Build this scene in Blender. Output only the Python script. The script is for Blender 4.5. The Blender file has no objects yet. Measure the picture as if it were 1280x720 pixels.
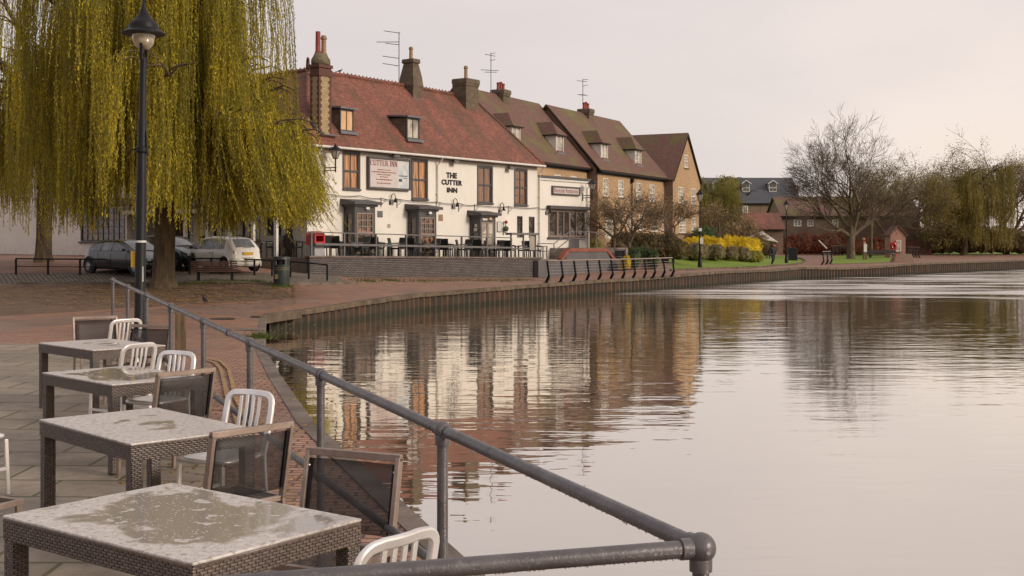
import bpy, bmesh, math, random
import numpy as np
from mathutils import Vector, Matrix, noise
from mathutils.geometry import delaunay_2d_cdt
PI = math.pi
R = math.radians
rng = random.Random(7)
nrg = np.random.default_rng(11)
SC = bpy.context.scene
COL = SC.collection
# ------------------------------------------------------------------ camera geometry
F, CX, HY, ZC = 1500.0, 640.0, 302.0, 2.7
def P(px, py, Y):
    return Vector(((px-CX)/F*Y, Y, ZC-(py-HY)/F*Y))

class Frame:
    def __init__(s, ox, oy, ux, uy):
        l = math.hypot(ux, uy); ux /= l; uy /= l
        s.o = (ox, oy); s.ux = (ux, uy); s.uy = (-uy, ux); s.ang = math.atan2(uy, ux)
    def loc(s, x, y):
        dx, dy = x-s.o[0], y-s.o[1]
        return dx*s.ux[0]+dy*s.ux[1], dx*s.uy[0]+dy*s.uy[1]
    def wld(s, x, y):
        return s.o[0]+x*s.ux[0]+y*s.uy[0], s.o[1]+x*s.ux[1]+y*s.uy[1]
    def ray(s, px, py):
        o = s.loc(0, 0); e = s.loc((px-CX)/F, 1.0)
        return o, (e[0]-o[0], e[1]-o[1], -(py-HY)/F)
    def hit(s, px, py, yl=0.0):
        o, d = s.ray(px, py); t = (yl-o[1])/d[1]
        return o[0]+d[0]*t, ZC+d[2]*t
    def hitx(s, px, py, xl=0.0):
        o, d = s.ray(px, py); t = (xl-o[0])/d[0]
        return o[1]+d[1]*t, ZC+d[2]*t
    def hitslope(s, px, py, y0, z0, m):      # plane z = z0+(y-y0)*m
        o, d = s.ray(px, py)
        t = (z0-y0*m+o[1]*m-ZC)/(d[2]-d[1]*m)
        return o[0]+d[0]*t, o[1]+d[1]*t, ZC+d[2]*t
PUB = Frame(-9.9, 58.0, .584, .812)
HSE = Frame(6.13, 86.0, .468, .883)

# ------------------------------------------------------------------ ground heights
CTRL = [(-.5,7,.74),(1,3.5,.72),(-3,3,.72),(-6,8,.76),(-2.1,12.8,.76),(-5.3,16.5,.84),(-10,16,.88),(-3.4,17,.80),(-5,24,.70),(-9,24,.82),
 (-5.5,20,.84),(-20,20,1.0),(-40,20,1.2),(-7.3,35.8,.47),(-5.8,39.7,.56),(-3.7,46,.64),(.35,53.5,.68),(4.95,61.9,.72),(9.07,68,.75),(20.7,86,.83),
 (33,98.8,.86),(50,117,.9),(60,140,1.0),(-14,46,.88),(-11.6,47.2,1.12),(-8.8,46.5,.98),(-6.5,50,.88),(-12.2,53,1.52),(-15.7,50,1.28),(-8,52.5,1.3),(-14,51,1.42),
 (-7.7,55,1.0),(1.5,67.5,.66),(-20,46,1.0),(-25,52,1.5),(-12,60,1.7),(-30,70,1.9),(-60,50,1.8),(6,80,1.4),(13,95,2.1),(13,83,1.05),(17,98,1.45),(14,84.5,.9),
 (20.4,94,.86),(25,104,.9),(29,113,.95),(34.4,122,.96),(39,128,1.0),(38,160,1.25),(28,150,1.3),(20,170,1.8),(-60,170,2.5),(60,170,1.3),(0,110,2.3),(60,110,.9),
 (26,125,1.1),(30,135,1.1),(-10,36,.62),(-14,36,.7),(-20,34,.85)]
_c = np.array(CTRL, float); _n = len(_c)
def _U(r2): return np.where(r2 > 1e-9, .5*r2*np.log(np.maximum(r2, 1e-9)), 0)
_d2 = ((_c[:,None,:2]-_c[None,:,:2])**2).sum(-1)
_K = np.zeros((_n+3, _n+3)); _K[:_n,:_n] = _U(_d2)+np.eye(_n)*8.0
_K[:_n,_n] = 1; _K[:_n,_n+1:] = _c[:,:2]; _K[_n,:_n] = 1; _K[_n+1:,:_n] = _c[:,:2].T
_w = np.linalg.solve(_K, np.concatenate([_c[:,2],[0,0,0]]))
def H(x, y):
    x = min(max(x, -60), 60); y = min(max(y, 0), 170)
    r2 = (_c[:,0]-x)**2+(_c[:,1]-y)**2
    return float((_w[:_n]*_U(r2)).sum()+_w[_n]+_w[_n+1]*x+_w[_n+2]*y)
def gp(px, py):                               # where the sight line of a pixel meets the ground
    Y = 3.0; last = None
    while Y < 220:
        X = (px-CX)/F*Y; z = ZC-(py-HY)/F*Y
        if z <= H(X, Y): break
        Y *= 1.01
    lo, hi = Y/1.01, Y
    for _ in range(18):
        m = (lo+hi)/2
        if ZC-(py-HY)/F*m <= H((px-CX)/F*m, m): hi = m
        else: lo = m
    return Vector(((px-CX)/F*hi, hi, H((px-CX)/F*hi, hi)))
def gy(px, Y):                                # on the ground at a distance
    X = (px-CX)/F*Y
    return Vector((X, Y, H(X, Y)))

# ------------------------------------------------------------------ materials
class NT:
    def __init__(s, m):
        m.use_nodes = True; s.m = m; s.t = m.node_tree; s.t.nodes.clear()
        s.out = s.t.nodes.new('ShaderNodeOutputMaterial')
    def n(s, typ, **k):
        nd = s.t.nodes.new('ShaderNode'+typ)
        for a, b in k.items():
            if a in ('ins',):
                for c, d in b.items(): nd.inputs[c].default_value = d
            else: setattr(nd, a, b)
        return nd
    def l(s, a, b): s.t.links.new(a, b)
    def coord(s, kind='Object', scale=(1,1,1), rot=(0,0,0)):
        tc = s.n('TexCoord'); mp = s.n('Mapping')
        mp.inputs['Scale'].default_value = scale; mp.inputs['Rotation'].default_value = rot
        s.l(tc.outputs[kind], mp.inputs['Vector']); return mp.outputs['Vector']
    def noise(s, vec, scale, detail=4, rough=.55, dist=0):
        nd = s.n('TexNoise'); nd.inputs['Scale'].default_value = scale; nd.inputs['Detail'].default_value = detail
        nd.inputs['Roughness'].default_value = rough; nd.inputs['Distortion'].default_value = dist
        if vec is not None: s.l(vec, nd.inputs['Vector'])
        return nd.outputs['Fac']
    def ramp(s, fac, stops, interp='LINEAR'):
        nd = s.n('ValToRGB'); cr = nd.color_ramp; cr.interpolation = interp
        while len(cr.elements) < len(stops): cr.elements.new(.5)
        for e, (p, c) in zip(cr.elements, stops):
            e.position = p; e.color = (c, c, c, 1) if isinstance(c, (int, float)) else (*c, 1)
        s.l(fac, nd.inputs['Fac']); return nd.outputs['Color']
    def mix(s, fac, a, b, mode='MIX'):
        nd = s.n('Mix', data_type='RGBA', blend_type=mode)
        for sk, v in ((nd.inputs[0], fac), (nd.inputs[6], a), (nd.inputs[7], b)):
            if isinstance(v, (int, float)): sk.default_value = v
            elif isinstance(v, tuple): sk.default_value = (*v, 1)
            else: s.l(v, sk)
        return nd.outputs[2]
    def math(s, op, a, b=0.0, clamp=False):
        nd = s.n('Math', operation=op, use_clamp=clamp)
        for i, v in enumerate((a, b)):
            if isinstance(v, (int, float)): nd.inputs[i].default_value = v
            else: s.l(v, nd.inputs[i])
        return nd.outputs[0]
    def bump(s, h, strength=.3, dist=.01, normal=None):
        nd = s.n('Bump'); nd.inputs['Strength'].default_value = strength; nd.inputs['Distance'].default_value = dist
        s.l(h, nd.inputs['Height'])
        if normal is not None: s.l(normal, nd.inputs['Normal'])
        return nd.outputs['Normal']
    def prin(s, col=None, rough=.6, metal=0, ior=1.5, normal=None, **k):
        nd = s.n('BsdfPrincipled')
        for nm, v in (('Base Color', col), ('Roughness', rough), ('Metallic', metal), ('IOR', ior)):
            if v is None: continue
            if isinstance(v, tuple): nd.inputs[nm].default_value = (*v, 1)
            elif isinstance(v, (int, float)): nd.inputs[nm].default_value = v
            else: s.l(v, nd.inputs[nm])
        for nm, v in k.items():
            nd.inputs[nm.replace('_', ' ')].default_value = v
        if normal is not None: s.l(normal, nd.inputs['Normal'])
        s.l(nd.outputs[0], s.out.inputs['Surface']); return nd
M = {}
def newmat(name):
    m = bpy.data.materials.new(name); M[name] = m; return NT(m)
def pm(name, c1, c2=None, scale=3, rough=.6, metal=0, bump=.2, bdist=.01, bscale=40, coord='Object', lo=.35, hi=.65, stretch=(1,1,1), detail=5):
    t = newmat(name)
    if c2 is None: c2 = tuple(x*.75 for x in c1)
    v = t.coord(coord, stretch)
    f = t.noise(v, scale, detail)
    col = t.ramp(f, [(lo, c1), (hi, c2)])
    f2 = t.noise(v, bscale, 3)
    col = t.mix(t.ramp(f2, [(.3, .18), (.7, 0.0)]), col, (0,0,0))
    rg = t.math('ADD', t.math('MULTIPLY', f, .2), rough-.1, True)
    nrm = t.bump(f2, bump, bdist) if bump else None
    t.prin(col, rg, metal, normal=nrm); return M[name]
def brick(name, c1, c2, mortar, bw=.225, bh=.075, ms=.01, bump=.5, stain=(.03,.025,.02), stain_amt=.5, rough=.85, sc=.6, dist=.012, extra=None, offset=.5):
    t = newmat(name); uv = t.coord('UV'); ob = t.coord('Object')
    b = t.n('TexBrick', offset=offset)
    b.inputs['Scale'].default_value = 1; b.inputs['Brick Width'].default_value = bw; b.inputs['Row Height'].default_value = bh
    b.inputs['Mortar Size'].default_value = ms; b.inputs['Mortar Smooth'].default_value = .15; b.inputs['Bias'].default_value = 0
    b.inputs['Color1'].default_value = (*c1, 1); b.inputs['Color2'].default_value = (*c2, 1); b.inputs['Mortar'].default_value = (*mortar, 1)
    t.l(uv, b.inputs['Vector'])
    n1 = t.noise(ob, sc, 6, .6); n2 = t.noise(ob, 9, 4); n3 = t.noise(ob, 60, 2)
    col = t.mix(t.ramp(n1, [(.45, 0.0), (.75, stain_amt)]), b.outputs['Color'], stain)
    col = t.mix(t.ramp(n2, [(.3, .35), (.65, 0.0)]), col, stain)
    if extra:
        n4 = t.noise(t.coord('Object', extra.get('st', (1,1,1))), extra['scale'], 5, .6)
        col = t.mix(t.ramp(n4, [(extra.get('lo', .5), 0.0), (extra.get('hi', .7), extra['amt'])]), col, extra['col'])
    h = t.math('ADD', t.math('MULTIPLY', b.outputs['Fac'], -1.0), t.math('MULTIPLY', n3, .5))
    t.prin(col, rough, normal=t.bump(h, bump, dist)); return M[name]

def srgb(r, g, b):
    f = lambda c: (c/255/12.92) if c <= 10 else ((c/255+.055)/1.055)**2.4
    return (f(r), f(g), f(b))

def make_materials():
    # render wall
    t = newmat('cream_render'); ob = t.coord(); n1 = t.noise(ob, .5, 5); n2 = t.noise(ob, 30, 4)
    st = t.noise(t.coord('Object', (.8, .8, .16)), 1.3, 6, .65)
    col = t.ramp(n1, [(.3, (.69,.645,.575)), (.7, (.77,.72,.65))])
    col = t.mix(t.ramp(st, [(.52, 0.0), (.8, .25)]), col, (.45,.38,.30))
    col = t.mix(t.ramp(t.noise(ob, 2.2, 6, .65), [(.5, 0.0), (.72, .16)]), col, (.50,.43,.34))
    sz = t.n('SeparateXYZ'); t.l(ob, sz.inputs[0]); mz = t.n('MapRange'); mz.inputs[1].default_value = 1.7; mz.inputs[2].default_value = 3.0; mz.inputs[3].default_value = .5; mz.inputs[4].default_value = 0; t.l(sz.outputs['Z'], mz.inputs[0])
    col = t.mix(t.math('MULTIPLY', mz.outputs[0], t.ramp(t.noise(ob, 3.0, 6, .7), [(.4, .1), (.65, 1.0)])), col, (.40,.34,.24))
    t.prin(col, .8, normal=t.bump(n2, .35, .012))
    pm('grey_render', srgb(178,168,160), srgb(150,142,135), 1, .85)
    pm('white_paint', (.76,.73,.68), (.66,.62,.56), 4, .5, bump=.05)
    pm('dark_frame', (.085,.078,.078), (.06,.055,.055), 3, .55, bump=.05)
    pm('black_metal', (.008,.008,.009), (.013,.012,.013), 5, .5, bump=.08); [setattr(n_.inputs['Specular IOR Level'],'default_value',.22) for n_ in M['black_metal'].node_tree.nodes if n_.type == 'BSDF_PRINCIPLED']
    pm('grey_metal', (.16,.15,.15), (.11,.104,.104), 5, .45, bump=.08)
    brick('flags', (.33,.27,.205), (.25,.205,.155), (.10,.095,.03), .9, .6, .018, .4, (.10,.075,.055), .5, .65, 1.5)
    pm('lead', (.17,.17,.19), (.12,.12,.13), 3, .5, bump=.1)
    brick('red_tiles', (.36,.125,.08), (.20,.068,.048), (.06,.025,.02), .17, .11, .008, .8, (.055,.035,.022), .62, .8, .5, .02,
          dict(scale=.7, amt=.8, col=(.085,.06,.035), lo=.47, hi=.70, st=(1.8,.3,.3)))
    brick('brown_tiles', (.23,.10,.075), (.14,.075,.058), (.04,.03,.022), .17, .11, .008, .7, (.05,.038,.028), .6, .8, .5, .02,
          dict(scale=.5, amt=.8, col=(.15,.13,.035), lo=.47, hi=.66))
    brick('slate', (.085,.088,.10), (.065,.068,.08), (.03,.03,.035), .3, .2, .008, .5, (.04,.04,.045), .4, .7, .2)
    brick('buff_brick', (.52,.33,.18), (.40,.25,.135), (.36,.27,.17), .225, .075, .008, .4, (.2,.12,.06), .4)
    brick('brown_brick', (.30,.19,.13), (.22,.14,.10), (.17,.13,.1), .225, .075, .01, .5, (.07,.05,.035), .5)
    brick('old_brick', (.24,.165,.11), (.15,.105,.072), (.10,.08,.06), .225, .075, .012, .8, (.05,.05,.025), .7, .9, 2.5)
    brick('red_brick', (.25,.075,.045), (.16,.05,.035), (.16,.12,.09), .225, .075, .012, .6, (.06,.035,.025), .4)
    brick('grey_brick', (.20,.17,.16), (.13,.112,.106), (.05,.042,.04), .26, .085, .016, 1.0, (.06,.05,.045), .6, .75, 1.6, .06)
    brick('kiosk_brick', (.50,.27,.19), (.42,.22,.15), (.3,.2,.15), .225, .075, .01, .4)
    brick('cream_brick', (.55,.42,.22), (.45,.33,.17), (.25,.17,.1), .225, .075, .012, .8, (.2,.13,.07), .3, .85, 3)
    brick('quoin_brick', (.17,.05,.035), (.11,.035,.028), (.12,.08,.06), .225, .075, .012, .8, (.06,.03,.02), .3, .85, 3)
    # paving
    brick('block_paving', (.46,.245,.155), (.30,.145,.09), (.045,.028,.02), .22, .11, .012, .9, (.075,.045,.032), .6, .6, .45, .012,
          dict(scale=1.1, amt=.55, col=(.15,.10,.075), lo=.5, hi=.68))
    brick('smooth_band', (.27,.17,.13), (.22,.14,.11), (.1,.07,.05), 2.5, 1.2, .01, .3, (.10,.07,.055), .6, .45, .8)
    brick('concrete', (.24,.19,.155), (.20,.16,.13), (.12,.09,.07), 1.2, .6, .01, .3, (.09,.07,.055), .5, .7, 1.5)
    brick('cobbles', (.40,.33,.26), (.25,.20,.15), (.06,.045,.032), .2, .2, .035, 1.0, (.06,.045,.03), .5, .8, 1.0, .05)
    t = newmat('soil'); ob = t.coord(); n1 = t.noise(ob, 1.2, 6, .6); n2 = t.noise(ob, 14, 5, .7)
    col = t.ramp(n1, [(.35, (.08,.048,.03)), (.7, (.16,.095,.052))])
    col = t.mix(t.ramp(n2, [(.56, 0.0), (.66, .8)]), col, (.26,.15,.06))
    t.prin(col, .9, normal=t.bump(n2, .8, .04))
    t = newmat('lawn'); ob = t.coord(); n1 = t.noise(ob, .35, 5); n2 = t.noise(ob, 18, 4, .7)
    col = t.ramp(n1, [(.35, (.15,.235,.014)), (.68, (.22,.29,.025))])
    col = t.mix(t.ramp(n2, [(.35, .5), (.6, 0.0)]), col, (.04,.06,.01))
    t.prin(col, .9, normal=t.bump(n2, .8, .05))
    pm('asphalt', (.10,.085,.075), (.07,.06,.055), .6, .8, bump=.4)
    pm('yellow_line', (.40,.26,.09), (.26,.14,.075), 9, .7, bump=.2, lo=.35, hi=.6)
    # quay
    pm('piling', (.058,.041,.028), (.024,.017,.012), 1.4, .8, bump=.6, bdist=.02, bscale=12, stretch=(1,1,.35))
    t = newmat('piling'); ob = t.coord(); n1 = t.noise(t.coord('Object', (1,1,.3)), 1.6, 6, .65); n2 = t.noise(ob, 14, 4); sz = t.n('SeparateXYZ'); t.l(ob, sz.inputs[0])
    col = t.ramp(n1, [(.35, (.085,.058,.038)), (.5, (.05,.034,.024)), (.66, (.13,.065,.032))]); tz = t.math('ADD', sz.outputs['Z'], t.math('MULTIPLY', t.math('SUBTRACT', n2, .5), .18))
    mz = t.n('MapRange'); mz.inputs[1].default_value = .10; mz.inputs[2].default_value = .22; mz.inputs[3].default_value = .8; mz.inputs[4].default_value = 0; t.l(tz, mz.inputs[0]); col = t.mix(mz.outputs[0], col, (.022,.024,.012))
    t.prin(col, .8, normal=t.bump(n2, .7, .03))
    pm('cap_timber', (.17,.12,.075), (.07,.048,.03), 2.5, .8, bump=.6, bdist=.02, bscale=14)
    pm('old_timber', (.20,.125,.07), (.085,.06,.03), 5, .8, bump=.6, bdist=.01, bscale=16, stretch=(3,3,.35))
    pm('quay_concrete', (.20,.155,.125), (.10,.078,.06), 2.2, .8, bump=.5, bdist=.01, bscale=30)
    # metals
    t = newmat('rail_paint'); ob = t.coord(); n1 = t.noise(ob, 7, 5); n2 = t.noise(ob, 130, 3, .6); n3 = t.noise(ob, 40, 3)
    col = t.ramp(n1, [(.3, (.078,.070,.074)), (.7, (.135,.122,.124))])
    col = t.mix(t.ramp(n3, [(.62, 0.0), (.72, .5)]), col, (.2,.18,.18))
    t.prin(col, t.ramp(n3, [(.3, .22), (.7, .5)]), .25, normal=t.bump(t.math('ADD', n2, n3), .5, .0025))
    t = newmat('aluminium'); ob = t.coord(); n1 = t.noise(ob, 9, 5); n2 = t.noise(ob, 90, 3, .7)
    col = t.ramp(n1, [(.3, (.86,.83,.81)), (.75, (.74,.71,.68))])
    t.prin(col, t.ramp(n1, [(.3, .30), (.7, .42)]), .55, normal=t.bump(n2, .12, .0006))
    t = newmat('steel_frame'); ob = t.coord(); n1 = t.noise(ob, 12, 5); n2 = t.noise(ob, 120, 3, .7)
    col = t.ramp(n1, [(.3, (.36,.28,.235)), (.75, (.25,.185,.15))])
    t.prin(col, t.ramp(n2, [(.35, .3), (.65, .5)]), .55, normal=t.bump(n2, .3, .0015))
    # sling mesh with fine holes
    t = newmat('sling_mesh'); uv = t.coord('UV', (260,260,260)); ck = t.n('TexChecker'); ck.inputs['Scale'].default_value = 1
    t.l(uv, ck.inputs['Vector'])
    ob = t.coord(); n1 = t.noise(ob, 14, 4)
    pr = t.prin(t.ramp(n1, [(.3, (.018,.015,.015)), (.7, (.045,.037,.035))]), .5)
    tr = t.n('BsdfTransparent'); mx = t.n('MixShader')
    t.l(t.math('ADD', t.math('MULTIPLY', ck.outputs['Fac'], .16), .34), mx.inputs[0]); t.l(pr.outputs[0], mx.inputs[1]); t.l(tr.outputs[0], mx.inputs[2])
    t.l(mx.outputs[0], t.out.inputs['Surface'])
    # wicker
    t = newmat('wicker'); ob = t.coord(); n1 = t.noise(ob, 60, 3); g = t.n('NewGeometry')
    t.prin(t.mix(t.ramp(n1, [(.4, .5), (.65, 0.0)]), t.ramp(g.outputs['Random Per Island'], [(0, (.10,.072,.058)), (1, (.17,.125,.10))]), (.045,.03,.025)), .4)
    pm('wicker_gap', (.012,.009,.008), None, 5, .8)
    # table top: pale stone-effect glass, wet in patches
    for nm, wet in (('wet_top', .60), ('mottled_top', .82)):
        t = newmat(nm); ob = t.coord(); n1 = t.noise(ob, 34, 6, .72, .6); n2 = t.noise(ob, 3.0, 5, .5, .5); n3 = t.noise(ob, 140, 3, .7); n5 = t.noise(ob, 13, 3, .5, .4)
        sp = t.n('SeparateXYZ'); t.l(ob, sp.inputs[0]); ex = t.math('MAXIMUM', t.math('DIVIDE', t.math('ABSOLUTE', sp.outputs['X']), .66), t.math('DIVIDE', t.math('ABSOLUTE', sp.outputs['Y']), .46))
        wv = t.math('ADD', n2, t.math('MULTIPLY', t.math('SUBTRACT', 1.0, t.math('POWER', ex, 2.0)), .30))
        wm = t.math('MULTIPLY', t.ramp(wv, [(wet, 0.0), (wet+.07, 1.0)]), t.ramp(n5, [(.62, 1.0), (.66, .15)]))
        dry = t.ramp(n1, [(.33, (.22,.185,.15)), (.45, (.50,.45,.41)), (.62, (.66,.62,.58))])
        wetc = t.mix(t.ramp(n1, [(.4, 0.0), (.6, .3)]), (.33,.29,.245), (.42,.38,.335))
        col = t.mix(wm, dry, wetc)
        rg = t.mix(wm, t.ramp(n1, [(.3, .5), (.7, .3)]), (.05,.05,.05))
        t.prin(col, rg, 0, ior=1.55, normal=t.bump(t.mix(wm, n3, (.5,.5,.5)), .4, .0015))
    pm('foot_plastic', (.02,.02,.02), None, 3, .6)
    # water
    t = newmat('river_water'); g = t.n('NewGeometry'); sp = t.n('SeparateXYZ'); t.l(g.outputs['Position'], sp.inputs[0])
    def wn(sc, det, st, rot=0.0, dist=0):
        mp = t.n('Mapping'); mp.inputs['Scale'].default_value = st; mp.inputs['Rotation'].default_value = (0,0,rot)
        t.l(g.outputs['Position'], mp.inputs['Vector']); return t.noise(mp.outputs[0], sc, det, .5, dist)
    a = wn(1.25, 2, (.30,1,1), .12); b2 = wn(3.6, 2, (.4,1,1), -.1); c = wn(.35, 2, (.6,1,1), .1); d = wn(7.5, 2, (.7,1,1), .1)
    mr = t.n('MapRange'); mr.inputs[1].default_value = 7; mr.inputs[2].default_value = 34; mr.inputs[3].default_value = 1.1; mr.inputs[4].default_value = 2.2; t.l(sp.outputs['Y'], mr.inputs[0])
    # wind-ruffled strip in the lee of the far bank
    yr = t.math('SUBTRACT', sp.outputs['Y'], t.math('MULTIPLY', sp.outputs['X'], .12))
    m2 = t.n('MapRange'); m2.inputs[1].default_value = 52; m2.inputs[2].default_value = 60; m2.inputs[3].default_value = 0; m2.inputs[4].default_value = 1; t.l(t.math('ADD', yr, t.math('MULTIPLY', t.math('SUBTRACT', c, .5), 20.0)), m2.inputs[0])
    xr = t.n('MapRange'); xr.inputs[1].default_value = 0; xr.inputs[2].default_value = 6; t.l(sp.outputs['X'], xr.inputs[0])
    ruf = t.math('MULTIPLY', m2.outputs[0], xr.outputs[0])
    h = t.math('ADD', t.math('MULTIPLY', a, .0062), t.math('MULTIPLY', b2, .0026))
    h = t.math('MULTIPLY', h, mr.outputs[0])
    h = t.math('ADD', h, t.math('MULTIPLY', c, .0035))
    h = t.math('ADD', h, t.math('MULTIPLY', t.math('MULTIPLY', t.math('ADD', d, t.math('MULTIPLY', b2, 2.2)), ruf), .006))
    nb = t.bump(h, 1.0, 1.0)
    df = t.n('BsdfDiffuse'); df.inputs['Color'].default_value = (.15,.115,.075,1)
    gl = t.n('BsdfGlossy'); gl.inputs['Color'].default_value = (1,.97,.93,1)
    stk = wn(.42, 5, (.22,1.0,1), .15); rg_ = t.math('MULTIPLY', ruf, t.ramp(stk, [(.42, .02), (.56, .24)]))
    rb = t.n('MapRange'); rb.inputs[1].default_value = 8; rb.inputs[2].default_value = 50; rb.inputs[3].default_value = .012; rb.inputs[4].default_value = .05; t.l(sp.outputs['Y'], rb.inputs[0])
    t.l(t.math('ADD', rg_, rb.outputs[0]), gl.inputs['Roughness'])
    fr = t.n('Fresnel'); fr.inputs['IOR'].default_value = 1.42
    t.l(nb, gl.inputs['Normal']); t.l(nb, df.inputs['Normal'])
    mx = t.n('MixShader'); fm = t.n('MapRange'); fm.inputs[1].default_value = .05; fm.inputs[2].default_value = .6; fm.inputs[3].default_value = .57; fm.inputs[4].default_value = .92; t.l(fr.outputs[0], fm.inputs[0]); t.l(fm.outputs[0], mx.inputs[0]); t.l(df.outputs[0], mx.inputs[1]); t.l(gl.outputs[0], mx.inputs[2])
    t.l(mx.outputs[0], t.out.inputs['Surface'])
    # glass seen with curtains, dark rooms or a painted sunset reflection
    def pane(name, c1, c2, scale, st=(1,1,1), lo=.4, hi=.6, rough=.04, ior=1.6):
        t = newmat(name); v = t.coord('Object', st); n1 = t.noise(v, scale, 4); n2 = t.noise(t.coord(), .8, 2)
        t.prin(t.ramp(n1, [(lo, c1), (hi, c2)]), rough, 0, ior, normal=t.bump(n2, .25, .02), Coat_Weight=.6, Coat_Roughness=.02)
    pane('sunset_tint_pane', (.52,.25,.10), (.20,.085,.04), 1.5, (7,7,.5))  # orange sunset reflection put into the pane colour, with curtain folds
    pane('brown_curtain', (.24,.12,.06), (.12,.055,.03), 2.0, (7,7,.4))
    pane('warm_blind', (.72,.46,.24), (.58,.34,.16), 2.0, (3,3,1))
    pane('bar_room', (.045,.03,.022), (.28,.13,.07), 3.2, (1.2,1.2,1.5), .5, .62)
    pane('dark_room', (.03,.026,.022), (.06,.05,.042), 1.5)
    pane('pale_pane', (.50,.44,.36), (.20,.17,.14), 1.1, (1,1,1), .45, .6)
    pane('car_glass', (.03,.034,.03), (.12,.13,.12), 2.2, (1,1,1), .4, .62, .03, 1.45)
    pane('lamp_glass', (.50,.42,.30), (.32,.25,.16), 6, (1,1,1), .4, .6, .06)
    pm('green_door', (.03,.11,.08), None, 3, .4, bump=.05)
    t = newmat('bead_water'); t.prin((.45,.42,.38), .03, 0, 1.45)
    # vehicle paints
    for nm, c, m_ in (('car_white', (.70,.66,.60), 0), ('car_black', (.012,.011,.012), .3), ('car_green', (.008,.022,.016), .3)):
        t = newmat(nm); n1 = t.noise(t.coord(), 40, 2)
        t.prin(c, .28, m_, normal=t.bump(n1, .03, .002), Coat_Weight=.8, Coat_Roughness=.04)
    pm('rubber', (.012,.012,.012), None, 5, .8); pm('hub_metal', (.45,.43,.42), None, 8, .35, .7)
    pm('tail_red', (.42,.015,.02), None, 5, .25); pm('headlight_clear', (.62,.60,.56), (.30,.29,.28), 12, .12, .3)
    pm('plate_yellow', (.72,.42,.02), None, 30, .5, bump=0)
    pm('bin_red', (.55,.035,.03), (.42,.03,.028), 4, .45); pm('bin_grey', (.42,.41,.42), None, 4, .5)
    pm('bin_green', (.018,.028,.024), (.03,.042,.036), 5, .45); pm('gold_band', (.20,.15,.06), None, 12, .5)
    pm('bench_wood', (.10,.045,.032), (.06,.028,.02), 7, .6, stretch=(.5,4,4))
    pm('sign_white', (.62,.55,.52), (.57,.50,.47), 3, .4, bump=0); pm('sign_red', (.24,.02,.02), None, 3, .5, bump=0)
    pm('sign_photo', (.50,.55,.56), (.66,.66,.64), 2.5, .3, bump=0, lo=.42, hi=.58); pm('sign_blue', (.06,.12,.16), (.02,.05,.07), 7, .4, bump=0)
    pm('letter_black', (.012,.011,.011), None, 3, .5, bump=0)
    pm('brown_paint', (.035,.02,.016), None, 3, .45)
    pm('yellow_sign', (.72,.44,.02), None, 3, .5, bump=0); pm('sticker_white', (.72,.70,.66), None, 3, .5, bump=0)
    pm('red_pot', (.30,.05,.035), (.2,.035,.03), 4, .7); pm('buff_pot', (.38,.24,.12), (.26,.16,.09), 4, .8)
    pm('red_coping', (.29,.085,.05), (.2,.06,.04), 3, .7, bump=.5)
    pm('moss_cement', (.20,.16,.10), (.10,.08,.045), 4, .95, bump=.8, bdist=.03, bscale=12)
    pm('bark', (.13,.09,.04), (.06,.04,.025), 2.2, .9, bump=1, bdist=.05, bscale=7, stretch=(2,2,.5), lo=.4, hi=.62)
    pm('grey_bark', (.15,.105,.065), (.085,.06,.04), 3, .9, bump=.6, bdist=.03, bscale=10)
    pm('twig', (.16,.105,.075), (.11,.072,.052), 2, .9, bump=0)
    pm('copper_hedge', (.17,.055,.03), (.09,.03,.02), 2, .9, bump=.5)
    pm('jacket_dark', (.025,.02,.024), None, 5, .8); pm('trouser_dark', (.012,.012,.018), None, 5, .8)
    pm('skin', (.42,.24,.17), None, 5, .5, bump=0); pm('hood_red', (.62,.06,.02), None, 5, .7); pm('bag_grey', (.10,.09,.095), None, 5, .8)
    pm('bird_black', (.008,.008,.01), None, 5, .6)
    pm('parasol_cloth', (.46,.42,.37), (.38,.34,.3), 3, .8)
    def leafm(name, c1, c2, c3, sc=.8, trans=.35):
        t = newmat(name); g = t.n('NewGeometry'); n1 = t.noise(t.coord(), sc, 3)
        col = t.ramp(g.outputs['Random Per Island'], [(0, c1), (.5, c2), (1, c3)])
        col = t.mix(t.ramp(n1, [(.35, .55), (.62, 0.0)]), col, tuple(x*.42 for x in c1))
        if name == 'willow_leaf':
            n2 = t.noise(t.coord('Object', (1.9,1.9,.22)), 1.0, 4, .6); col = t.mix(t.ramp(n2, [(.40, .75), (.54, 0.0)]), col, (.16,.145,.012)); col = t.mix(t.ramp(n2, [(.52, 0.0), (.66, .7)]), col, (.88,.66,.045))  # dark gaps and lit bundles of foliage painted in as leaf colour
        pr = t.prin(col, .65); tr = t.n('BsdfTranslucent'); t.l(col, tr.inputs['Color']); mx = t.n('MixShader'); mx.inputs[0].default_value = trans
        t.l(pr.outputs[0], mx.inputs[1]); t.l(tr.outputs[0], mx.inputs[2]); t.l(mx.outputs[0], t.out.inputs['Surface'])
    leafm('willow_leaf', (.42,.37,.018), (.64,.54,.028), (.84,.70,.05), .55, .5)
    leafm('far_willow_leaf', (.20,.165,.035), (.29,.235,.05), (.38,.30,.065), .3, .4)
    leafm('spring_leaf', (.28,.26,.05), (.38,.34,.07), (.48,.43,.09), .4, .4)
    leafm('brown_leaf', (.26,.17,.085), (.34,.23,.12), (.42,.29,.16), .9)
    leafm('hedge_leaf', (.10,.08,.03), (.16,.115,.045), (.22,.15,.06), .8)
    leafm('forsythia', (.62,.43,.01), (.80,.58,.015), (.88,.68,.03), 1.2)
    leafm('grey_shrub', (.22,.185,.085), (.30,.25,.12), (.38,.32,.17), 1.2)
    leafm('green_shrub', (.07,.11,.04), (.11,.16,.06), (.17,.22,.09), 1.2)
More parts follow.
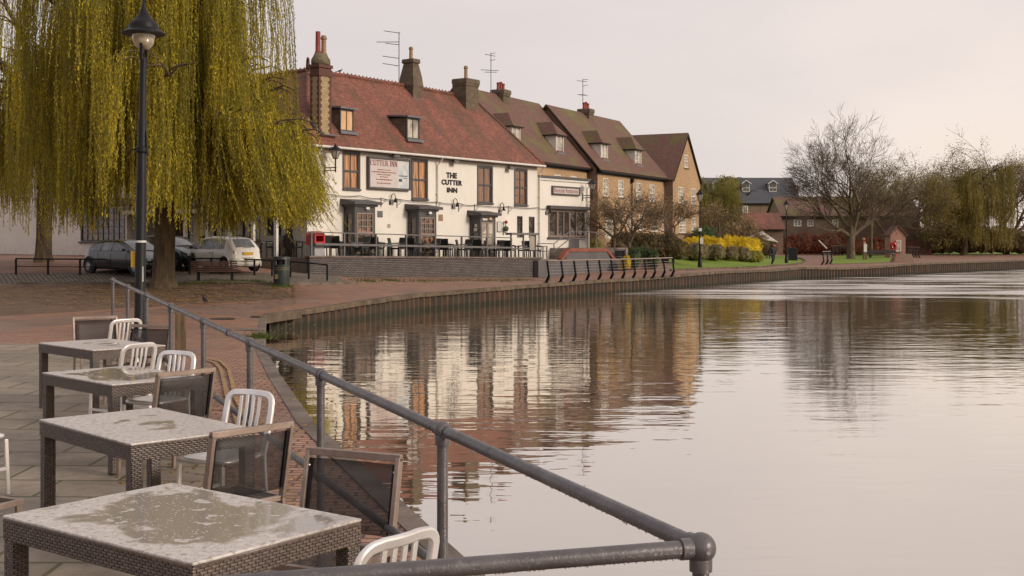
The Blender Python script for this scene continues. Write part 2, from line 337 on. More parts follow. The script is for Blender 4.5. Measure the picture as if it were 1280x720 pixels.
    leafm('copper_leaf', (.24,.075,.04), (.33,.11,.06), (.42,.15,.08), .8)
    leafm('grass_blade', (.07,.10,.014), (.11,.14,.02), (.17,.19,.03), 1.2)
    pm('dark_render', (.13,.118,.12), (.10,.092,.094), 1, .8)
    leafm('fallen_leaf', (.16,.08,.03), (.25,.14,.05), (.34,.22,.07), 1.2, .1)
make_materials()

# ------------------------------------------------------------------ mesh builder
class MB:
    def __init__(s): s.v = []; s.f = []
    def add(s, vs, fs):
        b = len(s.v); s.v += [tuple(v) for v in vs]; s.f += [tuple(i+b for i in f) for f in fs]; return s
    def box(s, x0, x1, y0, y1, z0, z1):
        return s.add([(x0,y0,z0),(x1,y0,z0),(x1,y1,z0),(x0,y1,z0),(x0,y0,z1),(x1,y0,z1),(x1,y1,z1),(x0,y1,z1)],
                     [(0,3,2,1),(4,5,6,7),(0,1,5,4),(1,2,6,5),(2,3,7,6),(3,0,4,7)])
    def boxT(s, T, u0, u1, d0, d1, z0, z1):
        return s.add([T(*c) for c in ((u0,d0,z0),(u1,d0,z0),(u1,d1,z0),(u0,d1,z0),(u0,d0,z1),(u1,d0,z1),(u1,d1,z1),(u0,d1,z1))],
                     [(0,3,2,1),(4,5,6,7),(0,1,5,4),(1,2,6,5),(2,3,7,6),(3,0,4,7)])
    def bar(s, a, b, w, h, up=(0,0,1)):           # rectangular bar from a to b
        a = Vector(a); b = Vector(b); d = (b-a).normalized(); up = Vector(up)
        x = d.cross(up)
        if x.length < 1e-4: x = d.cross(Vector((1,0,0)))
        x.normalize(); y = x.cross(d)
        o = [x*w/2+y*h/2, -x*w/2+y*h/2, -x*w/2-y*h/2, x*w/2-y*h/2]
        return s.add([a+q for q in o]+[b+q for q in o], [(0,1,2,3),(7,6,5,4),(0,4,5,1),(1,5,6,2),(2,6,7,3),(3,7,4,0)])
    def tube(s, pts, r, n=8, sq=None, cap=True, up0=None):
        pts = [Vector(p) for p in pts]; m = len(pts)
        rs = r if isinstance(r, (list, tuple)) else [r]*m
        t0 = (pts[1]-pts[0]).normalized()
        u = Vector(up0) if up0 else (Vector((0,0,1)) if abs(t0.z) < .9 else Vector((1,0,0)))
        x = t0.cross(u).normalized(); vs = []
        for i in range(m):
            t = (pts[min(i+1, m-1)]-pts[max(i-1, 0)]).normalized()
            x = (x-t*x.dot(t)).normalized(); y = t.cross(x)
            if sq:                                  # rectangular profile (w along x, h along y)
                w, h = sq; pr = [(w/2,h/2),(-w/2,h/2),(-w/2,-h/2),(w/2,-h/2)]
                vs += [pts[i]+x*a+y*b for a, b in pr]
            else:
                vs += [pts[i]+(x*math.cos(2*PI*k/n)+y*math.sin(2*PI*k/n))*rs[i] for k in range(n)]
        k = 4 if sq else n; fs = []
        for i in range(m-1):
            for j in range(k):
                a = i*k+j; b = i*k+(j+1) % k; fs.append((a, b, b+k, a+k))
        if cap: fs += [tuple(range(k))[::-1], tuple(range((m-1)*k, m*k))]
        return s.add(vs, fs)
    def lathe(s, prof, c=(0,0,0), n=24, axis=None):
        c = Vector(c); vs = []; fs = []
        Q = Matrix.Identity(3) if axis is None else Vector((0,0,1)).rotation_difference(Vector(axis)).to_matrix()
        for r, z in prof:
            vs += [c+Q@Vector((max(r, 1e-4)*math.cos(2*PI*k/n), max(r, 1e-4)*math.sin(2*PI*k/n), z)) for k in range(n)]
        for i in range(len(prof)-1):
            for j in range(n):
                a = i*n+j; b = i*n+(j+1) % n; fs.append((a, b, b+n, a+n))
        fs += [tuple(range(n))[::-1], tuple(range((len(prof)-1)*n, len(prof)*n))]
        return s.add(vs, fs)
    def ball(s, c, r, n=16, sz=1.0):
        m = n//2
        return s.lathe([(r*math.sin(PI*i/m), -r*sz*math.cos(PI*i/m)) for i in range(m+1)], c, n)
    def prism(s, poly, z0, z1):                     # poly = (x,y) list; z0,z1 numbers or callables
        n = len(poly); g = lambda z, p: z(*p) if callable(z) else z
        return s.add([(x, y, g(z0, (x, y))) for x, y in poly]+[(x, y, g(z1, (x, y))) for x, y in poly],
                     [tuple(range(n))[::-1], tuple(range(n, 2*n))]+[(i, (i+1) % n, (i+1) % n+n, i+n) for i in range(n)])
    def build(s, name, mat, parent=None, smooth=False, bevel=0, solid=0, fix=True, uv=True, loc=None):
        me = bpy.data.meshes.new(name); me.from_pydata(s.v, [], s.f)
        if fix:
            bm = bmesh.new(); bm.from_mesh(me); bmesh.ops.recalc_face_normals(bm, faces=bm.faces); bm.to_mesh(me); bm.free()
        if uv: auto_uv(me)
        if smooth is True:
            for p in me.polygons: p.use_smooth = True
        elif smooth:
            me.shade_flat() if hasattr(me, 'shade_flat') else None
            for p in me.polygons: p.use_smooth = True
            me.set_sharp_from_angle(angle=R(smooth))
        me.materials.append(M[mat])
        o = bpy.data.objects.new(name, me); COL.objects.link(o)
        if parent is not None: o.parent = parent
        if loc is not None: o.location = loc
        if solid:
            md = o.modifiers.new('solid', 'SOLIDIFY'); md.thickness = solid; md.offset = -1
        if bevel:
            md = o.modifiers.new('bevel', 'BEVEL'); md.width = bevel; md.segments = 2; md.limit_method = 'ANGLE'; md.angle_limit = R(40)
        return o
def auto_uv(me):
    uvl = me.uv_layers.new(name='UVMap'); n = len(me.loops)
    uv = np.zeros((n, 2)); co = np.zeros(len(me.vertices)*3); me.vertices.foreach_get('co', co); co = co.reshape(-1, 3)
    for p in me.polygons:
        nx, ny, nz = p.normal
        if abs(nz) > .9: t = (1,0,0); b = (0,1,0)
        else:
            l = math.hypot(nx, ny); t = (-ny/l, nx/l, 0)
            b = (ny*t[2]-nz*t[1], nz*t[0]-nx*t[2], nx*t[1]-ny*t[0])
        for li in p.loop_indices:
            c = co[me.loops[li].vertex_index]
            uv[li] = (c[0]*t[0]+c[1]*t[1]+c[2]*t[2], c[0]*b[0]+c[1]*b[1]+c[2]*b[2])
    uvl.data.foreach_set('uv', uv.ravel())
def tag(o, label=None, cat=None, group=None, kind=None):
    if label: o['label'] = label
    if cat: o['category'] = cat
    if group: o['group'] = group
    if kind: o['kind'] = kind
    return o
def empty(name, loc=(0,0,0), rz=0, label=None, cat=None, group=None):
    o = bpy.data.objects.new(name, None); COL.objects.link(o); o.location = loc; o.rotation_euler = (0,0,rz)
    o.empty_display_size = .2
    return tag(o, label, cat, group)
def dup(root, loc, rz, label=None, group=None):
    def cp(o, par):
        c = o.copy(); COL.objects.link(c)
        if par is not None: c.parent = par
        for ch in [q for q in bpy.data.objects if q.parent == o and q is not c]: cp(ch, c)
        return c
    r = cp(root, None); r.location = loc; r.rotation_euler = (0,0,rz)
    if label: r['label'] = label
    if group: r['group'] = group
    return r
# ================================================================== SETTING
BANK = [(2.2,-8),(1.75,1.2),(1.0,3.5),(-.32,7.44),(-1.25,10.2),(-2.13,12.8),(-3.3,17),(-4.2,20.5),(-5.0,24),(-6.1,29.5),(-7.15,34.9)]
FARB = [(-7.3,35.8),(-5.77,39.9),(-3.65,46.4),(.36,54.0),(4.95,61.9),(9.07,68.4),(20.7,86.3),(33,98.9),(50,117),(78,142),(130,190),(400,480),(1500,1500)]
def dens(pl, step):
    out = []
    for (a, b) in zip(pl, pl[1:]):
        L = math.hypot(b[0]-a[0], b[1]-a[1]); st = step if L < 80 else L/6; n = max(1, int(L/st))
        out += [(a[0]+(b[0]-a[0])*i/n, a[1]+(b[1]-a[1])*i/n) for i in range(n)]
    return out+[pl[-1]]
def inside(x, y, poly):
    c = False; j = len(poly)-1
    for i in range(len(poly)):
        if (poly[i][1] > y) != (poly[j][1] > y) and x < (poly[j][0]-poly[i][0])*(y-poly[i][1])/(poly[j][1]-poly[i][1])+poly[i][0]: c = not c
        j = i
    return c
def pxpoly(pts): return [tuple(gp(*p)[:2]) for p in pts]
def build_ground():
    bank = dens(BANK+FARB, 1.0)
    outer = bank+[(-1500,1500),(-1500,-60),(-60,-60),(2.2,-60)]
    soil = pxpoly([(-90,358),(60,357),(143,355.5),(200,354.5),(262,354.5),(330,357),(352,361),(371,371.5),(345,374.5),(300,377.5),(230,381),(143,386),(60,392),(-90,400)])
    cob = pxpoly([(-90,341),(20,341),(90,341.5),(143,341.5),(237,341),(320,341),(409,341),(430,350.5),(447,354.6),(400,355.8),(342,355.8),(262,353.2),(143,354),(90,354.5),(20,355),(-90,356)])
    lawn1 = pxpoly([(836,321.5),(850,322),(900,321),(945,319.5),(966,318.5),(985,321),(1003,324.2),(1007,326.6),(1000,329.3),(985,331.2),(960,333),(900,335.6),(860,337.4),(840,338.3)])
    lawn2 = pxpoly([(1040,321.5),(1052,318.2),(1066,316.6),(1090,317.6),(1121,320.6),(1122,327.6),(1100,328.4),(1060,329.6),(1040,330.2)])
    lawn3 = pxpoly([(968,310.5),(1000,310.2),(1040,310.2),(1040,314.6),(1000,315.3),(975,316.4),(962,314.2)])
    terr = [(x, y) for x, y in ((-1500,1400),(-1500,-59),(-62,-59),(-62,60),(-30,80),(-14,78),(4,92),(12,104),(22,118),(26,150),(48,150),(70,150),(125,196),(390,490),(1400,1450))]
    bed = pxpoly([(770,326),(800,322),(836,320.5),(900,319.5),(945,318.5),(960,315.5)])+[(24,118),(12,103),(4,88)]
    band = pxpoly([(-90,409),(60,397),(143,390),(230,383.5),(300,379.5),(372,373.5),(405,375.5),(345,384),(316,391),(338,399),(322,402),(290,394),(230,391.5),(143,399),(60,408),(-90,424)])
    regs = [('paved_band', band, 'smooth_band'), ('soil', soil, 'soil'), ('cobbles', cob, 'cobbles'), ('lawn', lawn1, 'lawn'), ('lawn', lawn2, 'lawn'), ('lawn', lawn3, 'lawn'), ('planting_soil', bed, 'soil'), ('terrain', terr, 'lawn')]
    pts = []; edges = []
    def loop(pl):
        b = len(pts)
        for x, y in pl: pts.append(Vector((x, y)))
        for i in range(len(pl)): edges.append((b+i, b+(i+1) % len(pl)))
    loop(outer)
    for _, pl, _m in regs: loop(dens(pl+[pl[0]], 1.5)[:-1] if abs(pl[0][0]) < 1000 else pl)
    y = -20.0
    while y < 150:
        st = 1.0 if y < 62 else (1.6 if y < 120 else 4)
        x = -58.0
        while x < 70:
            if inside(x, y, outer): pts.append(Vector((x+rng.uniform(-.1,.1), y+rng.uniform(-.1,.1))))
            x += st if x > -26 else 4
        y += st
    for x in range(-1400, 1400, 200):
        for y in (170, 230, 350, 600, 1000):
            if inside(x, y, outer): pts.append(Vector((x+.3, y+.3)))
    vs, es, fs, *_ = delaunay_2d_cdt(pts, edges, [], 1, 1e-4)
    zs = [H(v.x, v.y) for v in vs]
    groups = {}
    for f in fs:
        cx = sum(vs[i].x for i in f)/len(f); cy = sum(vs[i].y for i in f)/len(f)
        if not inside(cx, cy, outer): continue
        k = 'path'
        for i, (nm, pl, _m) in enumerate(regs):
            if inside(cx, cy, pl): k = i; break
        groups.setdefault(k, []).append(f)
    for k, fl in groups.items():
        used = {}; mb = MB()
        for f in fl:
            for i in f:
                if i not in used: used[i] = len(used); mb.v.append((vs[i].x, vs[i].y, zs[i]))
            mb.f.append(tuple(used[i] for i in f))
        nm, mat = ('path', 'block_paving') if k == 'path' else (regs[k][0], regs[k][2])
        tag(mb.build(nm, mat, smooth=True), kind='structure')
    tag(MB().add([(-80,-120,0),(1600,-120,0),(1600,1600,0),(-80,1600,0)], [(0,1,2,3)]).build('river', 'river_water'), kind='structure')
    tag(MB().add([(-1600,-1600,-.9),(1600,-1600,-.9),(1600,1700,-.9),(-1600,1700,-.9)], [(0,1,2,3)]).build('riverbed', 'soil'), kind='structure')
    # far quay: corrugated piling with a timber cap
    q = empty('river_wall', (0,0,0), 0, 'curving brown sheet-pile river wall with timber cap below the red path', 'river wall')
    fb = dens([FARB[0]]+FARB[1:11], .5)
    mb = MB(); cap = MB(); low = MB(); s = 0
    def offs(pl, o, i):
        a = pl[max(i-1, 0)]; b = pl[min(i+1, len(pl)-1)]; dx, dy = b[0]-a[0], b[1]-a[1]; l = math.hypot(dx, dy)
        return (pl[i][0]+dy/l*o, pl[i][1]-dx/l*o)         # + = towards the water
    fb2 = dens([FARB[0]]+FARB[1:9], .11)
    bot = []; top = []
    for i in range(len(fb2)):
        o = (.07, .07, -.07, -.07)[i % 4]
        x, y = offs(fb2, o, i); x2, y2 = fb2[i]
        bot.append((x, y, -.9)); top.append((x, y, H(x2, y2)-.06))
    n = len(bot)
    mb.add(bot+top, [(i, i+1, i+1+n, i+n) for i in range(n-1)]); mb.build('piling', 'piling', q)
    def strip(pl, o0, o1, z0, z1):
        m_ = MB(); N = len(pl); vs_ = []
        for i in range(N):
            a = offs(pl, o0, i); b = offs(pl, o1, i); h = H(*pl[i])
            vs_ += [(*a, h+z0), (*b, h+z0), (*b, h+z1), (*a, h+z1)]
        for i in range(N-1):
            b = i*4; m_.f += [(b,b+1,b+5,b+4),(b+1,b+2,b+6,b+5),(b+2,b+3,b+7,b+6),(b+3,b,b+4,b+7)]
        m_.v = vs_; m_.f += [(0,3,2,1), tuple((N-1)*4+j for j in (0,1,2,3))]; return m_
    c_ = strip(fb, -.14, .13, -.10, .06)
    for i in range(len(c_.v)):
        x, y, z = c_.v[i]; c_.v[i] = (x, y, z+noise.noise(Vector((x*.9, y*.9, 0)))*.012)
    c_.build('cap_beam', 'cap_timber', q)
    end = MB(); x0, y0 = BANK[-1]; h = H(x0, y0)
    end.bar((x0-.25,y0-.35,h-.06), (FARB[1][0]*.25+FARB[0][0]*.75+.3, FARB[1][1]*.25+FARB[0][1]*.75+.2, h-.02), .3, .24); end.build('end_beam', 'cap_timber', q)
    # near quay: concrete edge
    nb = dens(BANK, .6)
    e = empty('quay_edge', (0,0,0), 0, 'worn concrete quay edge beside the near red brick path', 'quay wall')
    strip(nb, -.16, .02, -.12, .012).build('coping', 'quay_concrete', e)
    strip(nb, -.05, .0, -1.6, -.12).build('face', 'quay_concrete', e)
    # kerbs
    def kerb(name, pts, label, w=.14, h=.1, m_='quay_concrete'):
        pl = dens([tuple(gp(*p)[:2]) for p in pts], .8); o = strip(pl, -w/2, w/2, -.15, h).build(name, m_); tag(o, label, 'kerb'); return o
    kerb('kerb', [(20,355.5),(90,355),(143,354.5),(262,353.8),(342,356.2),(400,356.2),(447,355)], 'low stone kerb between the cobbled slope and soil under the willow', .16, .09)
    kerb('kerb', [(838,338.8),(860,337.9),(900,336.1),(960,333.5),(985,331.7),(1000,329.8),(1007.5,327),(1003,324),(985,320.8)], 'curved brick kerb edging the lawn behind the walking person', .16, .10, 'cap_timber')
    kerb('kerb', [(1040,330.6),(1060,330.1),(1100,328.9),(1122,328.1)], 'straight kerb edging the lawn under the big bare tree', .14, .07, 'cap_timber')
    # near terrace slab, slightly proud, big concrete flags
    tp = [(.42,3.2),(-5.1,16.2),(-7.4,21.3),(-16,21.3),(-16,1.2),(-.2,1.2)]
    mb = MB(); g = dens(tp+[tp[0]], .8)[:-1]
    pts2 = [Vector(p) for p in g]; ed = [(i, (i+1) % len(g)) for i in range(len(g))]
    for i in range(20):
        for j in range(24):
            p = (-15.5+i*.8, 1.6+j*.82)
            if inside(*p, tp): pts2.append(Vector(p))
    v2, _, f2, *_ = delaunay_2d_cdt(pts2, ed, [], 1, 1e-4)
    mb.add([(v.x, v.y, H(v.x, v.y)+.03) for v in v2], [tuple(f) for f in f2]); tag(mb.build('terrace_paving', 'flags', smooth=True), kind='structure')
    # double yellow lines curving on the path
    def lines(pts, w):
        pl = dens([tuple(gp(*p)[:2]) for p in pts], .25); m_ = MB(); N = len(pl)
        for i in range(N):
            a = offs(pl, w/2, i); b = offs(pl, -w/2, i); m_.v += [(*a, H(*a)+.022), (*b, H(*b)+.022)]
        m_.f = [(2*i, 2*i+1, 2*i+3, 2*i+2) for i in range(N-1)]
        tag(m_.build('painted_line', 'yellow_line'), kind='structure')
    lines([(252,450),(268,454),(276,463),(280,478),(284,498),(292,515),(300,540)], .055)
    lines([(260,449),(276,453),(286,463),(290,478),(294,498),(303,515),(312,535)], .055)
    lines([(262,513),(300,512)], .05)
    # smooth concrete band crossing the path to the quay corner
    p = gp(278,399); r_ = MB(); r_.lathe([(.36,0),(.36,.012),(.30,.016),(.30,.010),(.05,.012)],(0,0,0),20); o_ = r_.build('drain_cover','piling'); o_.location = (p.x,p.y,p.z+.012); tag(o_,'round iron drain cover in the brick path near the quay corner','drain cover')
    p = gp(312,413); r_ = MB(); r_.box(-.30,.30,-.3,.3,0,.02); o_ = r_.build('inspection_cover','quay_concrete'); o_.location = (p.x,p.y,p.z+.012); tag(o_,'small pale square cover set in the path by the quay edge','cover')
    # tussocks along the quay
    for px, py, lab in ((325,423,'clump of green weeds growing over the quay corner'), ):
        c = gp(px, py); m_ = MB()
        for k in range(200):
            a = rng.uniform(0, 2*PI); r = abs(rng.gauss(0, .2)); hh = rng.uniform(.03, .17); x = c.x+r*math.cos(a); y = c.y+r*math.sin(a)*1.6
            dx, dy = rng.uniform(-.12,.12), rng.uniform(-.12,.12)
            z = H(x, y); m_.add([(x-.012,y,z),(x+.012,y,z),(x+dx,y+dy,z+hh)], [(0,1,2)])
        tag(m_.build('weeds', 'grass_blade', fix=False), lab, 'plant')
    # fallen leaves and grass tufts under the willow
    m_ = MB(); g_ = MB()
    for k in range(3300):
        px, py = min(368, max(-60, rng.gauss(200, 95))), min(392, max(355, rng.gauss(367, 9)))
        if k > 2300: px, py = rng.uniform(150, 420), rng.uniform(388, 700)
        p = gp(px, py); s_ = rng.uniform(.03, .085) if k < 2300 else rng.uniform(.012,.03); a = rng.uniform(0, PI)
        c, s2 = math.cos(a)*s_, math.sin(a)*s_
        m_.add([(p.x-c,p.y-s2,p.z+.03),(p.x+s2,p.y-c,p.z+.035),(p.x+c,p.y+s2,p.z+.045),(p.x-s2,p.y+c,p.z+.03)], [(0,1,2,3)])
    tag(m_.build('fallen_leaves', 'fallen_leaf', fix=False), 'scatter of small fallen leaves on the soil and path', 'leaves', kind='stuff')
    def tuft(px, py, n, sx, h):
        p = gp(px, py)
        for k in range(n):
            x = p.x+rng.gauss(0, sx); y = p.y+rng.gauss(0, sx*.6); z = H(x, y); hh = h*rng.uniform(.4,1)
            g_.add([(x-.014,y,z),(x+.014,y,z),(x+rng.uniform(-.06,.06),y+rng.uniform(-.06,.06),z+hh)], [(0,1,2)])
    for px, py in ((262,354),(290,354),(277,353),(352,358.5),(320,353),(240,355),(180,357)): tuft(px, py, 130, .35, .16)
    for k in range(60): tuft(rng.uniform(445, 690), 352.3-.013*rng.uniform(0,200), 14, .25, .12)
    for px in range(843, 1000, 3): tuft(px, 336.8-(px-843)*.035, 12, .25, .08)
    tag(g_.build('grass_tufts', 'grass_blade', fix=False), 'bright green grass tufts at wall feet and lawn edges', 'grass', kind='stuff')
build_ground()

# ------------------------------------------------------------------ wall with openings, windows
def wall_holes(mb, T, u0, u1, z0, z1, holes, depth=.14, back=None):
    us = sorted({u0, u1, *[h[0] for h in holes], *[h[1] for h in holes]}); zs = sorted({z0, z1, *[h[2] for h in holes], *[h[3] for h in holes]})
    for i in range(len(us)-1):
        for j in range(len(zs)-1):
            cu, cz = (us[i]+us[i+1])/2, (zs[j]+zs[j+1])/2
            if any(h[0] < cu < h[1] and h[2] < cz < h[3] for h in holes): continue
            mb.add([T(us[i],0,zs[j]), T(us[i+1],0,zs[j]), T(us[i+1],0,zs[j+1]), T(us[i],0,zs[j+1])], [(0,1,2,3)])
    for a, b, c, d in [h[:4] for h in holes]:
        mb.add([T(a,0,c),T(b,0,c),T(b,0,d),T(a,0,d),T(a,depth,c),T(b,depth,c),T(b,depth,d),T(a,depth,d)], [(0,1,5,4),(1,2,6,5),(2,3,7,6),(3,0,4,7)])
def sash(parent, T, u0, u1, z0, z1, d=.06, fmat='dark_frame', pmat='brown_curtain', cols=2, rows=2, fw=.08, sill=True, bar=.028, name='window', surround=0, meet=True, label=None, topgrid=None):
    m = MB()
    if topgrid:
        a, b, e = u0+fw, u1-fw, z1-fw; zm = (z0+z1)/2
        for k in range(1, topgrid[0]): x = a+(b-a)*k/topgrid[0]; m.boxT(T, x-.018, x+.018, d-.015, d+.045, zm, e)
        for k in range(1, topgrid[1]): z = zm+(e-zm)*k/topgrid[1]; m.boxT(T, a, b, d-.012, d+.042, z-.018, z+.018)
    m.boxT(T, u0, u0+fw, d-.04, d+.06, z0, z1); m.boxT(T, u1-fw, u1, d-.04, d+.06, z0, z1)
    m.boxT(T, u0+fw, u1-fw, d-.038, d+.06, z1-fw, z1); m.boxT(T, u0+fw, u1-fw, d-.038, d+.06, z0, z0+fw)
    a, b, c, e = u0+fw, u1-fw, z0+fw, z1-fw; zm = (c+e)/2
    if meet: m.boxT(T, a, b, d-.045, d+.05, zm-.045, zm+.045)
    for k in range(1, cols): x = a+(b-a)*k/cols; m.boxT(T, x-bar/2, x+bar/2, d-.015, d+.045, c, e)
    for k in range(1, rows):
        z = c+(e-c)*k/rows
        if meet and abs(z-zm) < .05: continue
        m.boxT(T, a, b, d-.012, d+.042, z-bar/2, z+bar/2)
    if surround:
        g = surround
        m.boxT(T, u0-g, u0, -.03, d, z0-.0, z1+g); m.boxT(T, u1, u1+g, -.03, d, z0-.0, z1+g); m.boxT(T, u0, u1, -.028, d, z1, z1+g)
    w = m.build(name, fmat, parent)
    MB().boxT(T, a-.005, b+.005, d+.02, d+.035, c-.005, e+.005).build('pane', pmat, w)
    if sill: MB().boxT(T, u0-.1, u1+.1, -.10, d-.04, z0-.09, z0-.005).build('sill', fmat if fmat != 'white_paint' else 'quay_concrete', w)
    if label: w['label'] = label
    return w

# ================================================================== THE PUB
ZE, ZR, PL = 7.42, 11.72, 19.6            # eave, ridge, length
pub = empty('pub', (PUB.o[0], PUB.o[1], 0), PUB.ang, 'long cream rendered pub with red tiled roof facing the river', 'pub')
TF = lambda u, d, z: (u, d, z)            # front wall plane
TL = lambda u, d, z: (d, u, z)            # left (road side) wall plane, u = local y
def pw(px0, px1, py0, py1, yl=0.0):       # rectangle on the front wall from its corners in the view
    a = PUB.hit(px0, py0, yl); b = PUB.hit(px1, py1, yl); c = PUB.hit(px0, py1, yl)
    return a[0], b[0], c[1], a[1]
UW = [pw(429.5,448.5,190.8,235.5), pw(515.3,533.3,200.0,248.2), pw(597.4,614.6,208.3,253.2), pw(643.5,658,212,255.8)]
SL = [pw(646.2,653.3,270,297), pw(661,668.3,270.8,298)]
BAY = []
for (a, b, c) in ((429.5, 469.5, 249.5), (509.5, 545.5, 255.3), (587.5, 621, 263)):
    xl = PUB.hit(a, c)[0]; BAY.append(xl)
bw = []
wf = MB()
ROADH = [(1.2,2.9,1.9,3.9),(4.2,7.2,2.6,4.5),(9.2,12.2,2.8,4.5),(13.0,18.0,2.7,4.6),(19.5,24.5,2.7,4.6)]
wall_holes(wf, TF, 0, PL, .3, ZE, UW+SL)
wall_holes(wf, TL, 0, 27, .3, ZE, [(1.0,2.0,1.9,4.1),(3.3,4.6,2.75,4.3),(5.6,6.8,1.9,4.2),(8.4,11.0,2.5,4.5),(12.2,18.2,2.7,4.75)])
wf.add([(PL,0,.3),(PL,7.5,.3),(PL,7.5,ZE),(PL,0,ZE)], [(0,1,2,3)])
wf.add([(0,27,.3),(7.5,27,.3),(7.5,27,ZE),(0,27,ZE)], [(0,1,2,3)]); wf.add([(7.5,7.5,.3),(7.5,27,.3),(7.5,27,ZE),(7.5,7.5,ZE)], [(0,1,2,3)]); wf.add([(7.5,7.5,.3),(PL,7.5,.3),(PL,7.5,ZE),(7.5,7.5,ZE)], [(0,1,2,3)])
wf.add([(PL,0,ZE),(PL,7.5,ZE),(PL-1.2,3.75,ZR-.1)], [(0,1,2)])
wf.build('wall', 'cream_render', pub, fix=False)
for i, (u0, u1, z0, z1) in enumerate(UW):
    sash(pub, TF, u0, u1, z0, z1, .05, 'dark_frame', ('sunset_tint_pane','sunset_tint_pane','brown_curtain','brown_curtain')[i], 2, 2 if i < 3 else 4, .07, surround=.09)
for (u0, u1, z0, z1) in SL: sash(pub, TF, u0, u1, z0, z1, .05, 'dark_frame', 'dark_room', 1, 4, .06, sill=False, meet=False)
# roof
ov = .4
def zroof(y): return ZE-.02+(y+ov)*(ZR-ZE+.02)/(3.75+ov)
rf = MB(); ze = ZE-.02
rf.add([(-ov,-ov,ze),(PL+.25,-ov,ze),(17.75,3.75,ZR),(3.75,3.75,ZR)], [(0,1,2,3)])
rf.add([(-ov,-ov,ze),(3.75,3.75,ZR),(3.75,27.3,ZR),(-ov,27.3,ze)], [(0,1,2,3)])
rf.add([(7.9,7.9,ze),(PL+.25,7.9,ze),(17.75,3.75,ZR),(3.75,3.75,ZR)], [(0,3,2,1)])
rf.add([(7.9,7.9,ze),(3.75,3.75,ZR),(3.75,27.3,ZR),(7.9,27.3,ze)], [(0,3,2,1)])
rf.add([(PL+.25,-ov,ze),(PL+.25,7.9,ze),(17.75,3.75,ZR)], [(0,1,2)])
# slight sag and wobble of an old roof
bm = bmesh.new(); me_ = bpy.data.meshes.new('t'); me_.from_pydata(rf.v, [], rf.f); bm.from_mesh(me_)
bmesh.ops.remove_doubles(bm, verts=bm.verts, dist=.001)
bmesh.ops.subdivide_edges(bm, edges=bm.edges, cuts=14, use_grid_fill=True)
for v in bm.verts:
    n_ = noise.noise(Vector((v.co.x*.22, v.co.y*.22, 3.1)))*.09+noise.noise(Vector((v.co.x*.8, v.co.y*.8, 1.1)))*.022
    v.co.z += n_
rf2 = MB(); bm.verts.ensure_lookup_table(); rf2.v = [tuple(v.co) for v in bm.verts]; rf2.f = [tuple(v.index for v in f.verts) for f in bm.faces]; bm.free()
roof = rf2.build('roof', 'red_tiles', pub, solid=.12)
def rz(x, y): return noise.noise(Vector((x*.22, y*.22, 3.1)))*.09+noise.noise(Vector((x*.8, y*.8, 1.1)))*.022
rt = MB()
def ridge(mb, a, b, step=.3, r=.13, nub=True, z=0):
    a = Vector(a); b = Vector(b); L = (b-a).length; n = int(L/step); d = (b-a)/n
    for i in range(n):
        p = a+d*i; q = p+d*.96; p = p+Vector((0,0,rz(p.x,p.y)+z)); q = q+Vector((0,0,rz(q.x,q.y)+z))
        mb.tube([p, q], [r, r*.93], 8)
        if nub: mb.tube([q-d*.15+Vector((0,0,r*.7)), q-d*.02+Vector((0,0,r*1.35))], [r*.35, r*.3], 5)
ridge(rt, (3.75,3.75,ZR), (17.75,3.75,ZR)); ridge(rt, (3.75,3.75,ZR), (3.75,27,ZR)); ridge(rt, (-ov,-ov,ze), (3.6,3.6,ZR-.15), .3, .11, False); ridge(rt, (PL+.25,-ov,ze), (17.75,3.75,ZR), .3, .10, False)
rt.build('ridge_tiles', 'red_tiles', pub, smooth=40)
fin = MB(); c = (3.75,3.75,ZR+.1)
fin.tube([c,(3.75,3.75,ZR+.35),(3.7,3.7,ZR+.5),(3.55,3.55,ZR+.6),(3.4,3.42,ZR+.56)], [.12,.1,.09,.07,.03], 8); fin.tube([(3.75,3.75,ZR+.45),(3.9,3.85,ZR+.62),(3.95,3.95,ZR+.7)], [.07,.05,.02], 6)
fin.build('finial', 'quoin_brick', pub, smooth=True)
g = MB(); g.box(-.1, PL+.2, -.16, -.02, ZE-.14, ZE-.02); g.box(-.16,-.02,-.1,27,ZE-.14,ZE-.02); g.build('fascia', 'dark_frame', pub)
g = MB(); g.tube([(-.45,-.46,ZE-.09),(PL+.25,-.46,ZE-.09)], .065, 8); g.tube([(-.46,-.45,ZE-.09),(-.46,27,ZE-.09)], .065, 8); g.build('gutter', 'white_paint', pub, smooth=40)
def downpipe(x, z0, z1, mat='white_paint', par=pub, y=-.1):
    m = MB(); m.tube([(x,-.44,z1+.0),(x,-.40,z1-.12),(x,y,z1-.4),(x,y,z0)], .045, 8)
    for z in np.arange(z0+.5, z1-.5, 1.6): m.box(x-.07,x+.07,y-.03,y+.1,z,z+.06)
    m.build('downpipe', mat, par, smooth=40)
xdp = PUB.hit(545.5,240)[0]; downpipe(xdp, 4.8, ZE-.1); downpipe(PUB.hit(673.5,240)[0]-.05, 1.75, ZE-.1); downpipe(.55, 4.9, ZE-.1)
